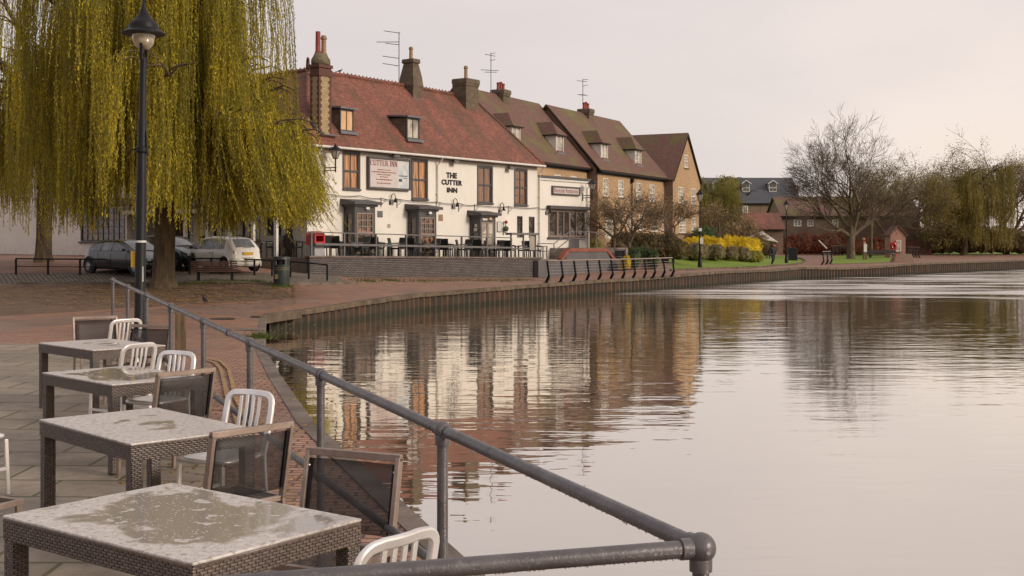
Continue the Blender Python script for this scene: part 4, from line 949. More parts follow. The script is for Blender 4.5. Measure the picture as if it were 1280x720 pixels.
m = MB(); m.add([(-.9,0,0),(.9,0,0),(.9,1.2,0),(-.9,1.2,0),(-.55,.2,.75),(.75,.2,.75),(.75,1.1,.75),(-.55,1.1,.75)],[(0,3,2,1),(4,5,6,7),(0,1,5,4),(1,2,6,5),(2,3,7,6),(3,0,4,7)]); m.build('wall','brown_brick',b)
MB().bar((-.9,-.02,.02),(-.55,.15,.8),.1,.12).build('coping','red_coping',b)
# ================================================================== PUB FITTINGS (fixed to the walls)
def on_pub(name, label, cat, x, y, z, group=None): w = PUB.wld(x, y); return empty(name, (w[0], w[1], z), PUB.ang, label, cat, group)
def text_mesh(body, size, ext=.01, bold=0.0, spacing=1.0, xs=1.0):
    cu = bpy.data.curves.new('txt', 'FONT'); cu.body = body; cu.size = size; cu.extrude = ext; cu.offset = bold; cu.space_character = spacing
    cu.align_x = 'CENTER'; cu.align_y = 'CENTER'; cu.resolution_u = 3
    ob = bpy.data.objects.new('txt', cu); COL.objects.link(ob); bpy.context.view_layer.update()
    me = bpy.data.meshes.new_from_object(ob.evaluated_get(bpy.context.evaluated_depsgraph_get()))
    bpy.data.objects.remove(ob); me.transform(Matrix.Rotation(PI/2, 4, 'X')@Matrix.Diagonal((xs, 1, 1, 1))); return me
def put_text(name, body, size, loc, mat, parent, **k):
    me = text_mesh(body, size, **k); me.materials.clear(); me.materials.append(M[mat]); me.name = name
    o = bpy.data.objects.new(name, me); COL.objects.link(o); o.parent = parent; o.location = loc; return o
# big signboard
a = PUB.hit(457.8, 195.2); b_ = PUB.hit(510.6, 200.8); zb = PUB.hit(457.8, 235.8)[1]
W = b_[0]-a[0]; Hh = a[1]-zb
sb = on_pub('signboard', 'large framed CUTTER INN signboard between the upper left windows', 'sign', a[0], -.03, zb)
m = MB(); f = .1
m.box(0,W,-.16,0,0,f); m.box(0,W,-.16,0,Hh-f,Hh); m.box(0,f,-.158,0,f,Hh-f); m.box(W-f,W,-.158,0,f,Hh-f); m.build('frame','dark_frame',sb)
MB().box(f,W*.70,-.10,-.02,f,Hh-f).build('panel','sign_white',sb); ph = MB().box(W*.70,W-f,-.098,-.02,f,Hh-f).build('picture','sign_photo',sb)
m = MB(); m.box(W*.72,W*.93,-.102,-.099,Hh*.44,Hh*.47); m.box(W*.72,W*.80,-.103,-.099,Hh*.27,Hh*.36); m.box(W*.82,W*.93,-.102,-.099,Hh*.38,Hh*.40); m.build('shape','sign_blue',ph)
# serif capitals built from strokes
def serif(mb, ch, x, z, w, h, y, t=.2):
    T = h*.16; th = h*.06; s = h*.06
    def bx(x0,x1,z0,z1): mb.box(x+x0*w, x+x1*w, y-.008, y, z+z0, z+z1)
    def vs(xc, ww=T, sr=True):
        mb.box(x+xc*w-ww/2, x+xc*w+ww/2, y-.008, y, z, z+h)
        if sr:
            for zz in (0, h-s): mb.box(x+xc*w-ww, x+xc*w+ww, y-.0085, y, z+zz, z+zz+s)
    def arc(cx, cz, rx, rz, a0, a1, n=14):
        vsx = []
        for i in range(n+1):
            an = R(a0+(a1-a0)*i/n); tk = T*.35+T*.65*abs(math.cos(an))
            for q in (0, 1): vsx.append((x+cx*w+(rx*w-q*tk)*math.cos(an), y-.0082, z+cz*h+(rz*h-q*th*1.4)*math.sin(an)))
        mb.add(vsx, [(2*i,2*i+1,2*i+3,2*i+2) for i in range(n)])
    if ch == 'C': arc(.5,.5,.5,.5,50,310); bx(.82,.92,h*.62,h*.95)
    elif ch == 'U': vs(.18,sr=False); vs(.82,th*1.4,False); bx(.0,.36,h-s,h); bx(.66,1.0,h-s,h); arc(.5,.3,.41,.3,180,360); mb.box(x+.05*w,x+.95*w,y-.001,y,z,z+.001)
    elif ch == 'T': vs(.5); bx(.02,.98,h-th*1.3,h); bx(.0,.08,h*.78,h); bx(.92,1.0,h*.78,h)
    elif ch == 'E': vs(.22); bx(.1,.92,h-th*1.3,h); bx(.1,.95,0,th*1.3); bx(.2,.7,h*.48,h*.48+th*1.2); bx(.86,.94,h*.8,h); bx(.88,.97,0,h*.2); bx(.62,.7,h*.4,h*.6)
    elif ch == 'R':
        vs(.22); arc(.42,.73,.42,.27,-90,90); bx(.2,.45,h-th,h); bx(.2,.45,h*.46,h*.46+th); mb.bar((x+.45*w,y-.004,z+h*.47),(x+.92*w,y-.004,z+T*.2),.008,T,(0,1,0)) if False else mb.add([(x+.4*w,y-.0083,z+h*.48),(x+.62*w,y-.0083,z+h*.48),(x+1.05*w,y-.0083,z),(x+.78*w,y-.0083,z)],[(0,1,2,3)])
    elif ch == 'I': vs(.5)
    elif ch == 'N': vs(.15,th*1.5,False); vs(.85,th*1.5,False); bx(.0,.3,h-s,h); bx(.0,.32,0,s); bx(.68,1.0,h-s,h); mb.add([(x+.1*w,y-.0083,z+h),(x+.34*w,y-.0083,z+h),(x+.9*w,y-.0083,z),(x+.66*w,y-.0083,z)],[(0,1,2,3)])
m = MB(); xx = f+.06; avail = W*.70-f-.1; ws = dict(C=.95,U=1,T=.9,E=.88,R=1,I=.42,N=1); tot = sum(ws.get(c,.45)+.1 for c in 'CUTTER INN'); u = avail/tot
for c in 'CUTTER INN':
    if c != ' ': serif(m, c, xx, Hh*.735, ws[c]*u, Hh*.165, -.102)
    xx += (ws.get(c, .45)+.1)*u
m.build('lettering','sign_red',sb)
m = MB(); xc = (f+W*.70)/2
for zz, wd, hh in ((.61,.48,.030),(.535,.90,.034),(.46,.50,.034),(.39,.30,.030),(.305,.58,.036),(.19,.52,.034)):
    x = xc-wd*avail/2
    while x < xc+wd*avail/2:
        l_ = rng.uniform(.04,.13); m.box(x, min(x+l_, xc+wd*avail/2), -.104, -.1005, Hh*zz-Hh*hh/2, Hh*zz+Hh*hh/2*rng.uniform(.7,1.1)); x += l_+.035
m.build('small_print','sign_red',sb)
# THE CUTTER INN letters on the wall
nl = on_pub('wall_lettering', 'black THE CUTTER INN letters fixed on the cream wall', 'lettering', 0, -.02, 0)
for body, p0, p1, y0, y1, y2 in (('THE',557.6,570.8,215.3,222.3,223.2),('CUTTER',551.6,577.2,224.0,230.6,232.4),('INN',558.4,571.2,234.2,240.4,241.6)):
    q0 = PUB.hit(p0, y0); q1 = PUB.hit(p1, y1); zl = PUB.hit(p0, y0)[1]; zb2 = PUB.hit(p0, y1)[1]
    me = text_mesh(body, 1, .0, .035, 1.06); xs_ = [v.co.x for v in me.vertices]; zs_ = [v.co.z for v in me.vertices]
    w0 = max(xs_)-min(xs_); h0 = max(zs_)-min(zs_); cx0 = (max(xs_)+min(xs_))/2; cz0 = (max(zs_)+min(zs_))/2
    me.transform(Matrix.Translation(((q0[0]+q1[0])/2, 0, (zl+zb2)/2))@Matrix.Diagonal(((q1[0]-q0[0])/w0, 1, (zl-zb2)/h0, 1))@Matrix.Translation((-cx0, 0, -cz0)))
    me.materials.clear(); me.materials.append(M['letter_black']); o = bpy.data.objects.new('word', me); COL.objects.link(o); o.parent = nl
    md = o.modifiers.new('solid', 'SOLIDIFY'); md.thickness = .03; md.offset = 0
# restaurant sign
a = PUB.hit(688.8, 232.0); b_ = PUB.hit(723.2, 234.6); zb = PUB.hit(688.8, 243.2)[1]; W2 = b_[0]-a[0]; H2 = a[1]-zb
rs = on_pub('restaurant_sign', 'framed Riverside Restaurant sign above the wide window', 'sign', a[0], -.02, zb); f2 = .09
m = MB(); m.box(0,W2,-.12,0,0,f2); m.box(0,W2,-.12,0,H2-f2,H2); m.box(0,f2,-.118,0,f2,H2-f2); m.box(W2-f2,W2,-.118,0,f2,H2-f2); m.build('frame','dark_frame',rs)
MB().box(f2,W2-f2,-.07,-.01,f2,H2-f2).build('panel','sign_white',rs)
me = text_mesh('Riverside Restaurant', .42, .003, -.003); w0 = max(v.co.x for v in me.vertices)-min(v.co.x for v in me.vertices); me.transform(Matrix.Diagonal(((W2-2*f2-.2)/w0,1,1,1)))
me.materials.clear(); me.materials.append(M['sign_red']); o = bpy.data.objects.new('lettering', me); COL.objects.link(o); o.parent = rs; o.location = (W2/2,-.076,H2/2)
# swan-neck lamps
def swan(px, py, label):
    x, z = PUB.hit(px, py); r = on_pub('swan_neck_lamp', label, 'wall lamp', x, 0, z, 'swan-neck lamps along the pub front'); r.scale = (.68,.68,.68)
    m = MB(); m.tube([(-.22,-.03,-.16),(-.22,-.12,.1),(-.2,-.2,.42),(-.05,-.25,.52),(.1,-.28,.40),(.1,-.3,.2)],.03,6); m.box(-.3,-.14,-.06,-.012,-.34,-.04); m.build('bracket','black_metal',r,smooth=40)
    MB().lathe([(.03,.2),(.06,.16),(.09,.0),(.2,-.14),(.21,-.16),(.19,-.15)],(.1,-.3,0),14).build('shade','black_metal',r,smooth=40)
swan(489.5,250.5,'swan-neck lamp right of the left bay window'); swan(567,256,'swan-neck lamp right of the middle bay window'); swan(625.3,261,'swan-neck lamp above the menu board'); swan(683.5,264,'swan-neck lamp left of the restaurant window')
def flood(px, py, label):
    x, z = PUB.hit(px, py); r = on_pub('floodlight', label, 'floodlight', x, 0, z, 'floodlights under the eave'); r.scale = (.75,.75,.75)
    m = MB(); m.tube([(0,-.0,.05),(0,-.2,.02)],.03,6); m.build('bracket','black_metal',r); m = MB(); m.add([(-.2,-.22,-.1),(.2,-.22,-.1),(.2,-.22,.1),(-.2,-.22,.1),(-.3,-.5,-.2),(.3,-.5,-.2),(.3,-.5,.06),(-.3,-.5,.06)],[(0,3,2,1),(4,5,6,7),(0,1,5,4),(1,2,6,5),(2,3,7,6),(3,0,4,7)]); m.build('housing','grey_metal',r)
flood(490,193,'floodlight above the large signboard'); flood(564.8,201.5,'floodlight above the black wall letters'); flood(634.2,209.5,'floodlight between the two right upper windows')
def pub_lantern(px, pyb, pytop, pxw, label, y=-.0):
    x, z = PUB.hit(pxw, pyb); r = on_pub('wall_lantern', label, 'lantern', x, y, z, 'bracket lanterns at the pub corners')
    w = PUB.wld(x, 0); k = w[1]/F; dx = .75; hgt = (pyb-pytop)*k
    m = MB(); m.box(-.03,.03,-.05,-.0,-.22,.28); m.bar((0,-.03,.12),(.0,-dx,.12),.035,.05); m.bar((0,-.03,-.02),(0,-dx,-.02),.035,.045); m.bar((0,-dx,-.12),(0,-dx,hgt*.45),.05,.05); m.build('bracket','black_metal',r)
    q = hgt*.45; m = MB(); m.lathe([(.10,q),(.13,q+.02),(.26,q+hgt*.30),(.27,q+hgt*.31)],(0,-dx,0),6); m.build('glass','pale_pane',r)
    m = MB(); m.lathe([(.13,q-.03),(.12,q),(.02,q)],(0,-dx,0),6); m.lathe([(.36,q+hgt*.30),(.34,q+hgt*.33),(.12,q+hgt*.45),(.05,q+hgt*.5),(.03,q+hgt*.57)],(0,-dx,0),6)
    for a_ in range(6): an = a_*PI/3; m.bar((.12*math.cos(an),-dx+.12*math.sin(an),q),(.27*math.cos(an),-dx+.27*math.sin(an),q+hgt*.31),.02,.02)
    m.build('lantern_frame','black_metal',r)
pub_lantern(417,213,181,405.5,'black lantern on a bracket left of the orange window'); pub_lantern(737,247,224.5,728,'black lantern on the restaurant corner')
x, z = PUB.hit(392,212); r = on_pub('cctv_camera','small white security camera on a curved bracket at the left corner','camera',x,0,z)
m = MB(); m.tube([(0,-.02,.1),(0,-.1,-.12),(.1,-.2,-.3),(.25,-.3,-.2)],.025,6); m.build('bracket','black_metal',r); MB().bar((.1,-.28,-.2),(.42,-.35,-.32),.1,.1).build('camera_body','white_paint',r)
x, z = PUB.hit(383.5,195,-.02); r = on_pub('sign_bracket','thin wrought iron bracket on the left corner of the pub','bracket',x,-.02,z)
m = MB(); m.bar((0,0,-.6),(0,0,.5),.03,.03); m.bar((-.9,-.15,-.1),(.5,-.15,.05),.025,.025); m.bar((0,0,.4),(.45,-.14,.05),.02,.02); m.bar((0,-.02,.4),(-.7,-.14,-.05),.02,.02); m.build('iron_bracket','black_metal',r)
# festoon cable with hanging brackets
r = on_pub('festoon_cable','thin black cable strung on brackets across the pub front','cable',0,0,0)
pts = []
for px, py in ((408,242.5),(450,244.7),(478,248),(498,249),(547,252.5),(575,254.5),(595,256.2),(637,258.3),(672,259.6),(684,260.5)):
    x, z = PUB.hit(px, py, -.12); pts.append((x,-.12,z))
pp = []
for a_, b2_ in zip(pts, pts[1:]):
    for i in range(6): q = i/6; pp.append((a_[0]+(b2_[0]-a_[0])*q,-.12,a_[2]+(b2_[2]-a_[2])*q-.25*q*(1-q)))
MB().tube(pp+[pts[-1]],.018,5).build('cable','black_metal',r)
m = MB()
for i in (2,3,4,5,6,7): x,_,z = pts[i]; m.bar((x,-.03,z+.05),(x,-.03,z-.45),.03,.03); m.bar((x,-.1,z),(x+.35,-.1,z-.1),.015,.015); m.bar((x,-.1,z-.3),(x+.3,-.1,z-.12),.015,.015)
m.build('hook_bracket','grey_metal',r)
def plaque(px0,px1,py0,py1,name,mat,label,cat,d=.03):
    a = PUB.hit(px0,py0); b = PUB.hit(px1,py0); z = PUB.hit(px0,py1)[1]; w = PUB.wld(a[0],0)
    o = MB().box(0,b[0]-a[0],-d,-.002,0,a[1]-z).build(name, mat, bevel=.008); o.location = (w[0],w[1],z); o.rotation_euler = (0,0,PUB.ang); tag(o,label,cat); return o
plaque(471.5,478,263.5,271.5,'wall_plaque','grey_metal','grey square plaque beside the left bay window','plaque'); plaque(548,553.2,268,276,'wall_plaque','buff_pot','tan square plaque beside the middle bay window','plaque'); plaque(484.2,487.8,280,284.5,'air_vent','grey_render','small square air vent low between two bays','vent')
a = PUB.hit(620.8,280); r = on_pub('menu_case','white framed menu case right of the entrance bay','menu board',a[0],-.002,PUB.hit(620.8,290)[1])
MB().box(0,.42,-.05,0,0,.62).build('frame','steel_frame',r); MB().box(.04,.38,-.056,-.051,.04,.58).build('paper','sticker_white',r)
a = PUB.hit(629.5,292); z1 = PUB.hit(629.5,276)[1]; r = on_pub('hanging_planter','tall hanging planter with a red flower beside the menu case','planter',a[0],-.12,a[1])
m = MB(); m.tube([(0,0,0),(0,0,z1-a[1])],.02,6); m.build('chain','black_metal',r)
for zz, mt, rr in ((.08,'sticker_white',.1),(.28,'green_shrub',.17),(.48,'sticker_white',.08),(.68,'tail_red',.11)): MB().ball((0,-.06,zz),rr,10).build('flower' if mt=='tail_red' else 'foliage' if mt=='green_shrub' else 'pot',mt,r,smooth=True)
# notices on the road-side wall
def lplaque(y0,y1,z0,z1,mat,label,cat,name):
    w = PUB.wld(-.03,0); o = MB().box(0,.03,y0,y1,z0,z1).build(name,mat); o.location = (w[0],w[1],0); o.rotation_euler = (0,0,PUB.ang); tag(o,label,cat)
lplaque(2.2,2.75,3.0,4.2,'letter_black','black menu board beside the side door under the veranda','menu board','menu_board')
lplaque(4.85,5.3,3.75,4.15,'bin_red','small red notice on the veranda wall','notice','wall_notice')
# birds and weathervane-like things on the roof
def bird(loc, rz_, label, s=1.0):
    m = MB(); m.tube([(-.17,0,.10),(-.1,0,.11),(-.02,0,.13),(.06,0,.16),(.10,0,.20)],[.012,.045,.065,.05,.03],8); m.ball((.125,0,.235),.036,8); m.tube([(.15,0,.235),(.185,0,.228)],[.012,.003],5); m.tube([(-.16,0,.1),(-.28,0,.07)],[.025,.018],6)
    for s_ in (-.02,.02): m.tube([(0,s_,.08),(.0,s_,0)],.006,4)
    m.v = [(x*s,y*s,z*s) for x,y,z in m.v]; o = m.build('bird','bird_black',smooth=True); o.location = loc; o.rotation_euler = (0,0,rz_); tag(o,label,'bird'); return o
xb = PUB.hit(425,92,3.75)[0]; w = PUB.wld(xb,3.75); bird((w[0],w[1],ZR+.14),.3,'black bird perched on the pub ridge',.85)
p = gp(255.5,379); bird((p.x,p.y,p.z),2.2,'black bird standing on the soil under the willow',1.0)
# ================================================================== TERRACE
def zt(x, y=0): return 1.94-.0145*x
ter = MB()
o = ter; o.prism([(-3.4,-3.4),(15.0,-3.4),(15.0,-.02),(.02,-.02),(-.05,11.2),(-3.4,11.2)], .2, zt); t_ = o.build('terrace_floor','concrete'); t_.location = (PUB.o[0],PUB.o[1],0); t_.rotation_euler = (0,0,PUB.ang); tag(t_, kind='structure')
r = on_pub('retaining_wall','grey painted brick retaining wall below the pub terrace','wall',0,0,0)
m = MB(); m.prism([(-3.45,-3.65),(14.7,-3.65),(14.7,-3.405),(-3.45,-3.405)], 0, lambda x,y: zt(x)-.0); m.build('wall','grey_brick',r)
m = MB(); m.prism([(-3.5,-3.70),(14.75,-3.70),(14.75,-3.38),(-3.5,-3.38)], lambda x,y: zt(x)+.0, lambda x,y: zt(x)+.09); m.build('coping','quay_concrete',r,bevel=.015)
for k in range(60):
    pass
# railing on the terrace
r = on_pub('terrace_railing','grey metal railing with a wide middle board along the pub terrace','railing',0,0,0)
xs = [PUB.hit(px,310,-3.5)[0] for px in (389,430,470,507.5,544,577,608.5,639)]
for x in xs: m = MB(); m.box(x-.04,x+.04,-3.54,-3.46,zt(x)+.09,zt(x)+1.12); m.build('post','grey_metal',r)
m = MB(); m.bar((xs[0]-.2,-3.5,zt(xs[0])+1.14),(xs[-1],-3.5,zt(xs[-1])+1.14),.06,.05); m.build('top_rail','grey_metal',r)
m = MB(); m.bar((xs[0]+.2,-3.46,zt(xs[0])+.60),(xs[-1],-3.46,zt(xs[-1])+.60),.26,.10); m.build('middle_board','grey_metal',r)
# sheltered bar frame
xa = PUB.hit(637.5,300,-3.4)[0]; xb = PUB.hit(668,300,-3.4)[0]; r = on_pub('drinks_shelf','grey steel frame with a shelf and hanging board at the end of the terrace','shelf',0,0,0)
zz = zt(xa)
for x in (xa,(xa+xb)/2,xb): MB().box(x-.035,x+.035,-3.5,-3.43,zz+.09,zz+1.3).build('leg','grey_metal',r)
m = MB(); m.box(xa-.15,xb+.1,-3.65,-3.2,zz+1.3,zz+1.42); m.build('shelf_top','grey_metal',r); MB().box(xb-.65,xb-.15,-3.52,-3.505,zz+.45,zz+1.25).build('board','grey_render',r)
MB().box(xa+.05,xb-.05,-3.5,-3.44,zz+.52,zz+.6).build('cross_rail','grey_metal',r)
# furniture on the pub terrace: dark rattan chairs and tables
def rattan_chair(label):
    t = empty('rattan_chair',(0,0,0),0,label,'chair'); t.scale = (1.08,1.08,1.14)
    for sx in (-1,1):
        for sy in (-1,1): MB().bar((sx*.23,sy*.22,0),(sx*.24,sy*.21,.42),.04,.04).build('leg','foot_plastic',t)
        m = MB(); m.bar((sx*.27,-.24,.64),(sx*.27,.24,.66),.05,.035); m.bar((sx*.27,-.22,.42),(sx*.27,-.22,.64),.035,.035); m.build('armrest','foot_plastic',t)
    MB().box(-.25,.25,-.25,.25,.38,.45).build('seat','foot_plastic',t,bevel=.02)
    m = MB(); m.add([(-.25,.2,.42),(.25,.2,.42),(.25,.25,.42),(-.25,.25,.42),(-.27,.3,.9),(.27,.3,.9),(.27,.35,.9),(-.27,.35,.9)],[(0,3,2,1),(4,5,6,7),(0,1,5,4),(1,2,6,5),(2,3,7,6),(3,0,4,7)]); m.build('backrest','foot_plastic',t,bevel=.015)
    return t
def rattan_table(label):
    t = empty('terrace_table',(0,0,0),0,label,'table'); MB().box(-.42,.42,-.42,.42,.68,.73).build('table_top','grey_metal',t)
    for sx in (-1,1):
        for sy in (-1,1): MB().bar((sx*.38,sy*.38,0),(sx*.38,sy*.38,.68),.05,.05).build('leg','foot_plastic',t)
    return t
spots = [('left of the left bay window',1.9),('in front of the left bay window',4.6),('between the left and middle bays',7.3),('in front of the middle bay window',10.0),('between the middle bay and the entrance',12.9),('near the entrance bay',15.6)]
proto_c = None; proto_t = None; used_c = [False, False]
def place(kind, x, y, a, label):
    global proto_c, proto_t
    w = PUB.wld(x, y); loc = (w[0], w[1], zt(x)+.003); g = 'dark rattan chairs on the pub terrace' if kind == 'c' else 'tables on the pub terrace'
    if kind == 'c':
        if proto_c is None: proto_c = rattan_chair(label); o = proto_c; o.location = loc; o.rotation_euler = (0,0,PUB.ang+a); o['group'] = g
        else: o = dup(proto_c, loc, PUB.ang+a, label, g)
    else:
        if proto_t is None: proto_t = rattan_table(label); o = proto_t; o.location = loc; o.rotation_euler = (0,0,PUB.ang+a); o['group'] = g
        else: o = dup(proto_t, loc, PUB.ang+a, label, g)
for s, x in spots:
    x = x-1.2
    place('t', x, -2.2, 0, 'terrace table '+s)
    place('c', x-.85, -2.2, PI/2+.2, 'dark rattan chair left of table '+s); place('c', x+.85, -2.1, -PI/2-.15, 'dark rattan chair right of table '+s)
    place('c', x-.75, -.95, .5, 'dark rattan chair in the back row behind table '+s); place('c', x+.1, -1.3, .1, 'dark rattan chair behind table '+s)
for s, y, n in (('at the outer corner of the side terrace',-1.6,3),('behind the corner veranda post',1.6,3),('deep under the veranda',4.6,2)):
    place('t', -1.5, y, 0, 'terrace table '+s); place('c', -1.5, y-.9, PI+.2, 'dark rattan chair this side of table '+s); place('c', -1.5, y+.9, -.1, 'dark rattan chair beyond table '+s)
    if n > 2: place('c', -2.4, y, PI/2, 'dark rattan chair outside table '+s)
xq = PUB.hit(684,318,-3.0)[0]
place('t', xq, -2.4, .3, 'terrace table below the restaurant window'); place('c', xq-.7, -2.6, PI/2, 'dark rattan chair left of its table below the restaurant window'); place('c', xq+.2, -1.6, 0, 'dark rattan chair behind its table below the restaurant window'); 
# red-topped waste bin
xg = PUB.hit(393.5,300,-3.0)[0]; r = on_pub('litter_bin','red-topped grey litter bin at the left end of the terrace railing','bin',xg,-3.05,zt(xg))
MB().box(-.3,.3,-.25,.25,0,.56).build('base','bin_grey',r,bevel=.03)
m = MB(); m.box(-.33,.33,-.28,.28,.57,.72); m.box(-.33,-.24,-.28,.28,.72,.98); m.box(.24,.33,-.28,.28,.72,.98); m.box(-.24,.24,.2,.28,.72,.98)
m.add([(.33*math.cos(PI*i/10),y,.98+.22*math.sin(PI*i/10)) for y in (-.28,.28) for i in range(11)],[tuple(range(11)),tuple(range(11,22))[::-1]]+[(i,i+1,i+12,i+11) for i in range(10)]+[(0,11,21,10)]); m.build('hood','bin_red',r,bevel=.01)
# steps block with the red coping in front of the restaurant
r = on_pub('entrance_steps','grey rendered steps block with red brick coping before the restaurant','steps',0,0,0)
def q(px,py,yl): return PUB.hit(px,py,yl)
xa,za = q(673,325.5,-4.0); xb,zb_ = q(787,325.5,-4.0)
m = MB(); m.prism([(xa,-4.0),(xb,-4.0),(xb,-3.7),(xa,-3.7)],0.2,lambda x,y: za+(zb_-za)*(x-xa)/(xb-xa)); m.build('front_wall','dark_render',r)
P4 = [q(701,325,-3.6),q(710,312.5,-3.6),q(757.5,312.5,-3.6),q(768,325,-3.6)]
m = MB(); m.add([(x,-3.65,z-(.5 if i in(0,3) else .1)) for i,(x,z) in enumerate(P4)]+[(x,-3.4,z-(.5 if i in(0,3) else .1)) for i,(x,z) in enumerate(P4)],[(0,3,2,1),(4,5,6,7),(0,1,5,4),(1,2,6,5),(2,3,7,6),(3,0,4,7)]); m.build('parapet','dark_render',r)
m = MB()
for a_,b2_ in ((0,1),(1,2),(2,3)): m.bar((P4[a_][0],-3.52,P4[a_][1]),(P4[b2_][0],-3.52,P4[b2_][1]),.36,.2)
m.bar((q(768,325,-3.6)[0],-3.52,P4[3][1]-.02),(q(787,325,-3.6)[0],-3.52,P4[3][1]-.05),.36,.16); m.build('coping','red_coping',r)
xs0 = q(700,318,-1)[0]; m = MB(); m.box(15.05,xr1+2.5,-3.38,-.05,.5,1.62); m.box(q(712,300,-1.5)[0],xr1+2.5,-2.6,-.06,1.6,2.3); m.build('platform','concrete',r)
r = on_pub('stair_handrail','grey steel handrail climbing the steps to the restaurant door','handrail',0,0,0)
m = MB()
def Q3(px,py,yl): x,z = q(px,py,yl); return (x,yl,z)
for poly in ([(672.5,304.5),(692.5,304.5),(711.5,290),(735,290),(756,291)],[(672.5,314),(692.5,314),(711.5,299),(735,298)],[(692.5,323),(711.5,308)]):
    m.tube([Q3(a_,b2_,-2.8) for a_,b2_ in poly],.03,6)
for a_,t0,t1 in ((672.5,304,324),(692.5,304,324),(711.5,290,316),(735,290,315),(745,290,315)): m.tube([Q3(a_,t0,-2.8),Q3(a_,t1,-2.8)],.035,6)
m.build('rail','grey_metal',r,smooth=40)
# planter / brown low wall at the right of the steps
p0 = gp(741,344); p1 = gp(833,340.5); r = empty('low_brick_wall',(0,0,0),0,'low brown brick garden wall behind the curved black posts','wall')
m = MB(); m.bar((p0.x+.1,p0.y+4.2,1.0),(p1.x,p1.y+3.0,1.0),.3,1.2); m.build('wall','brown_brick',r)
# tall gate of bars right of the steps
r = on_pub('steel_barrier','grey steel tube barrier right of the red coping','barrier',0,0,0); m = MB()
for poly in ([(768,337),(768,306),(782,306),(782,337)],[(768,313),(782,313)],[(768,321),(782,321)]): m.tube([Q3(a_,b2_,-3.2) for a_,b2_ in poly],.03,6)
m.build('bars','grey_metal',r); MB().box(*(sorted((Q3(769,0,-3.1)[0],Q3(781,0,-3.1)[0]))),-3.12,-3.09,1.45,2.2).build('dark_panel','black_metal',r)
# litter bin near hedge
p = gp(827,334.5); p.z = H(p.x,p.y)
m = MB(); m.lathe([(.26,0),(.27,.05),(.27,.85),(.32,.9),(.32,1.0),(.22,1.05)],(0,0,0),16); o = m.build('litter_bin','black_metal',smooth=40); o.location = (p.x+1.0,p.y+6,H(p.x+1,p.y+6)); tag(o,'round black litter bin in front of the dark hedge','bin')
# balustrade in front of the houses
r = empty('garden_fence',(HSE.o[0],HSE.o[1],0),HSE.ang,'thin black railing in front of the brick houses','fence'); m = MB()
for i in range(90): x = -2+i*.24; m.box(x-.012,x+.012,-2.42,-2.40,1.9,3.3)
m.box(-2,19.5,-2.43,-2.39,3.25,3.3); m.box(-2,19.5,-2.43,-2.39,2.0,2.05); m.build('bars','black_metal',r)
MB().box(-4,19.5,-2.6,-2.25,.6,1.95).build('base_wall','buff_brick',r)
# ================================================================== RIVERSIDE RAILINGS WITH BOWED POSTS
def bowed_railing(posts, label, h=1.05, knee=.19, side=1):
    r = empty('riverside_railing', tuple(posts[0]), 0, label, 'railing'); o = Vector(posts[0]); tops = []
    d = (Vector(posts[-1])-Vector(posts[0])).normalized(); nrm = Vector((d.y,-d.x,0)).normalized()*side
    for i, p in enumerate(posts):
        p = Vector(p)-o; a = p; b = p+nrm*knee+Vector((0,0,h*.32)); c = p+Vector((0,0,h))+nrm*knee*.35
        m = MB(); m.bar(a, b, .05, .13, nrm); m.bar(b-Vector((0,0,.03)), c, .05, .09, nrm); m.bar(a-Vector((0,0,.0)), a+Vector((0,0,.03)), .2, .2, nrm); m.build('post', 'black_metal', r)
        tops.append((b, c))
    m = MB(); m.tube([c+Vector((0,0,.02)) for b, c in tops], .035, 8); m.build('top_rail', 'steel_frame', r, smooth=40)
    m = MB()
    for q in (.15,.35,.55,.75): m.tube([b.lerp(c, q) for b, c in tops], .012, 4)
    m.build('wires', 'hub_metal', r)
bases = [(682.5,353.5),(700,352.8),(716,352.2),(732.5,351.4),(747.5,350.8),(762.5,350.2),(777,349.4),(790.5,348.7),(804,348),(815.5,347.4),(827.5,346.7),(839,346)]
bowed_railing([gp(a,b) for a,b in bases], 'row of twelve black bowed posts with a thin rail beside the steps')
b1 = [(1027,331),(1032.3,330.6),(1037.3,330)]; bowed_railing([gp(a,b) for a,b in b1], 'short three-post black railing on the path left of the bare tree', 1.05)
b2 = [(1038,319.6),(1043,319.4),(1047.5,319.3),(1052,319.2)]; bowed_railing([gp(a,b) for a,b in b2], 'far short black railing behind the three-post railing', 1.1, .22)
b3 = [(1136,321.5),(1139.5,321.7),(1143,322),(1146.5,322.2),(1150,322.4)]; bowed_railing([gp(a,b) for a,b in b3], 'dark railing at the far right edge beside the brick planter', 1.1, .22)
# ================================================================== NEAR HANDRAIL
def rail_pt(i): return Vector((.524-.825*i, 3.33+1.867*i, 1.85+.0336*i))
r = empty('handrail', (.524,3.33,H(.524,3.33)+.03), 0, 'grey tubular handrail with ball joints running from the foreground beside the café tables', 'handrail'); off = Vector(r.location)
NB = 9; balls = [rail_pt(i)-off for i in range(NB)]
side = [Vector((.524,3.33,1.85))-off, Vector((-1.9,2.62,1.85))-off, Vector((-4.5,1.9,1.87))-off]
RT = .0245
m = MB(); m.tube(balls, RT, 20); m.tube(side, RT, 20); top = m.build('top_rail', 'rail_paint', r, smooth=60)
m = MB(); m.tube([b-Vector((0,0,.60)) for b in balls], RT*.9, 16); m.tube([b-Vector((0,0,.60)) for b in side], RT*.9, 16); m.build('middle_rail', 'rail_paint', r, smooth=60)
m = MB(); c_ = rail_pt(3)+(rail_pt(4)-rail_pt(3))*.42-off; m.tube([c_-Vector((-.02,.045,0)), c_+Vector((-.02,.045,0))], RT*1.25, 16); m.build('sleeve', 'rail_paint', r, smooth=60)
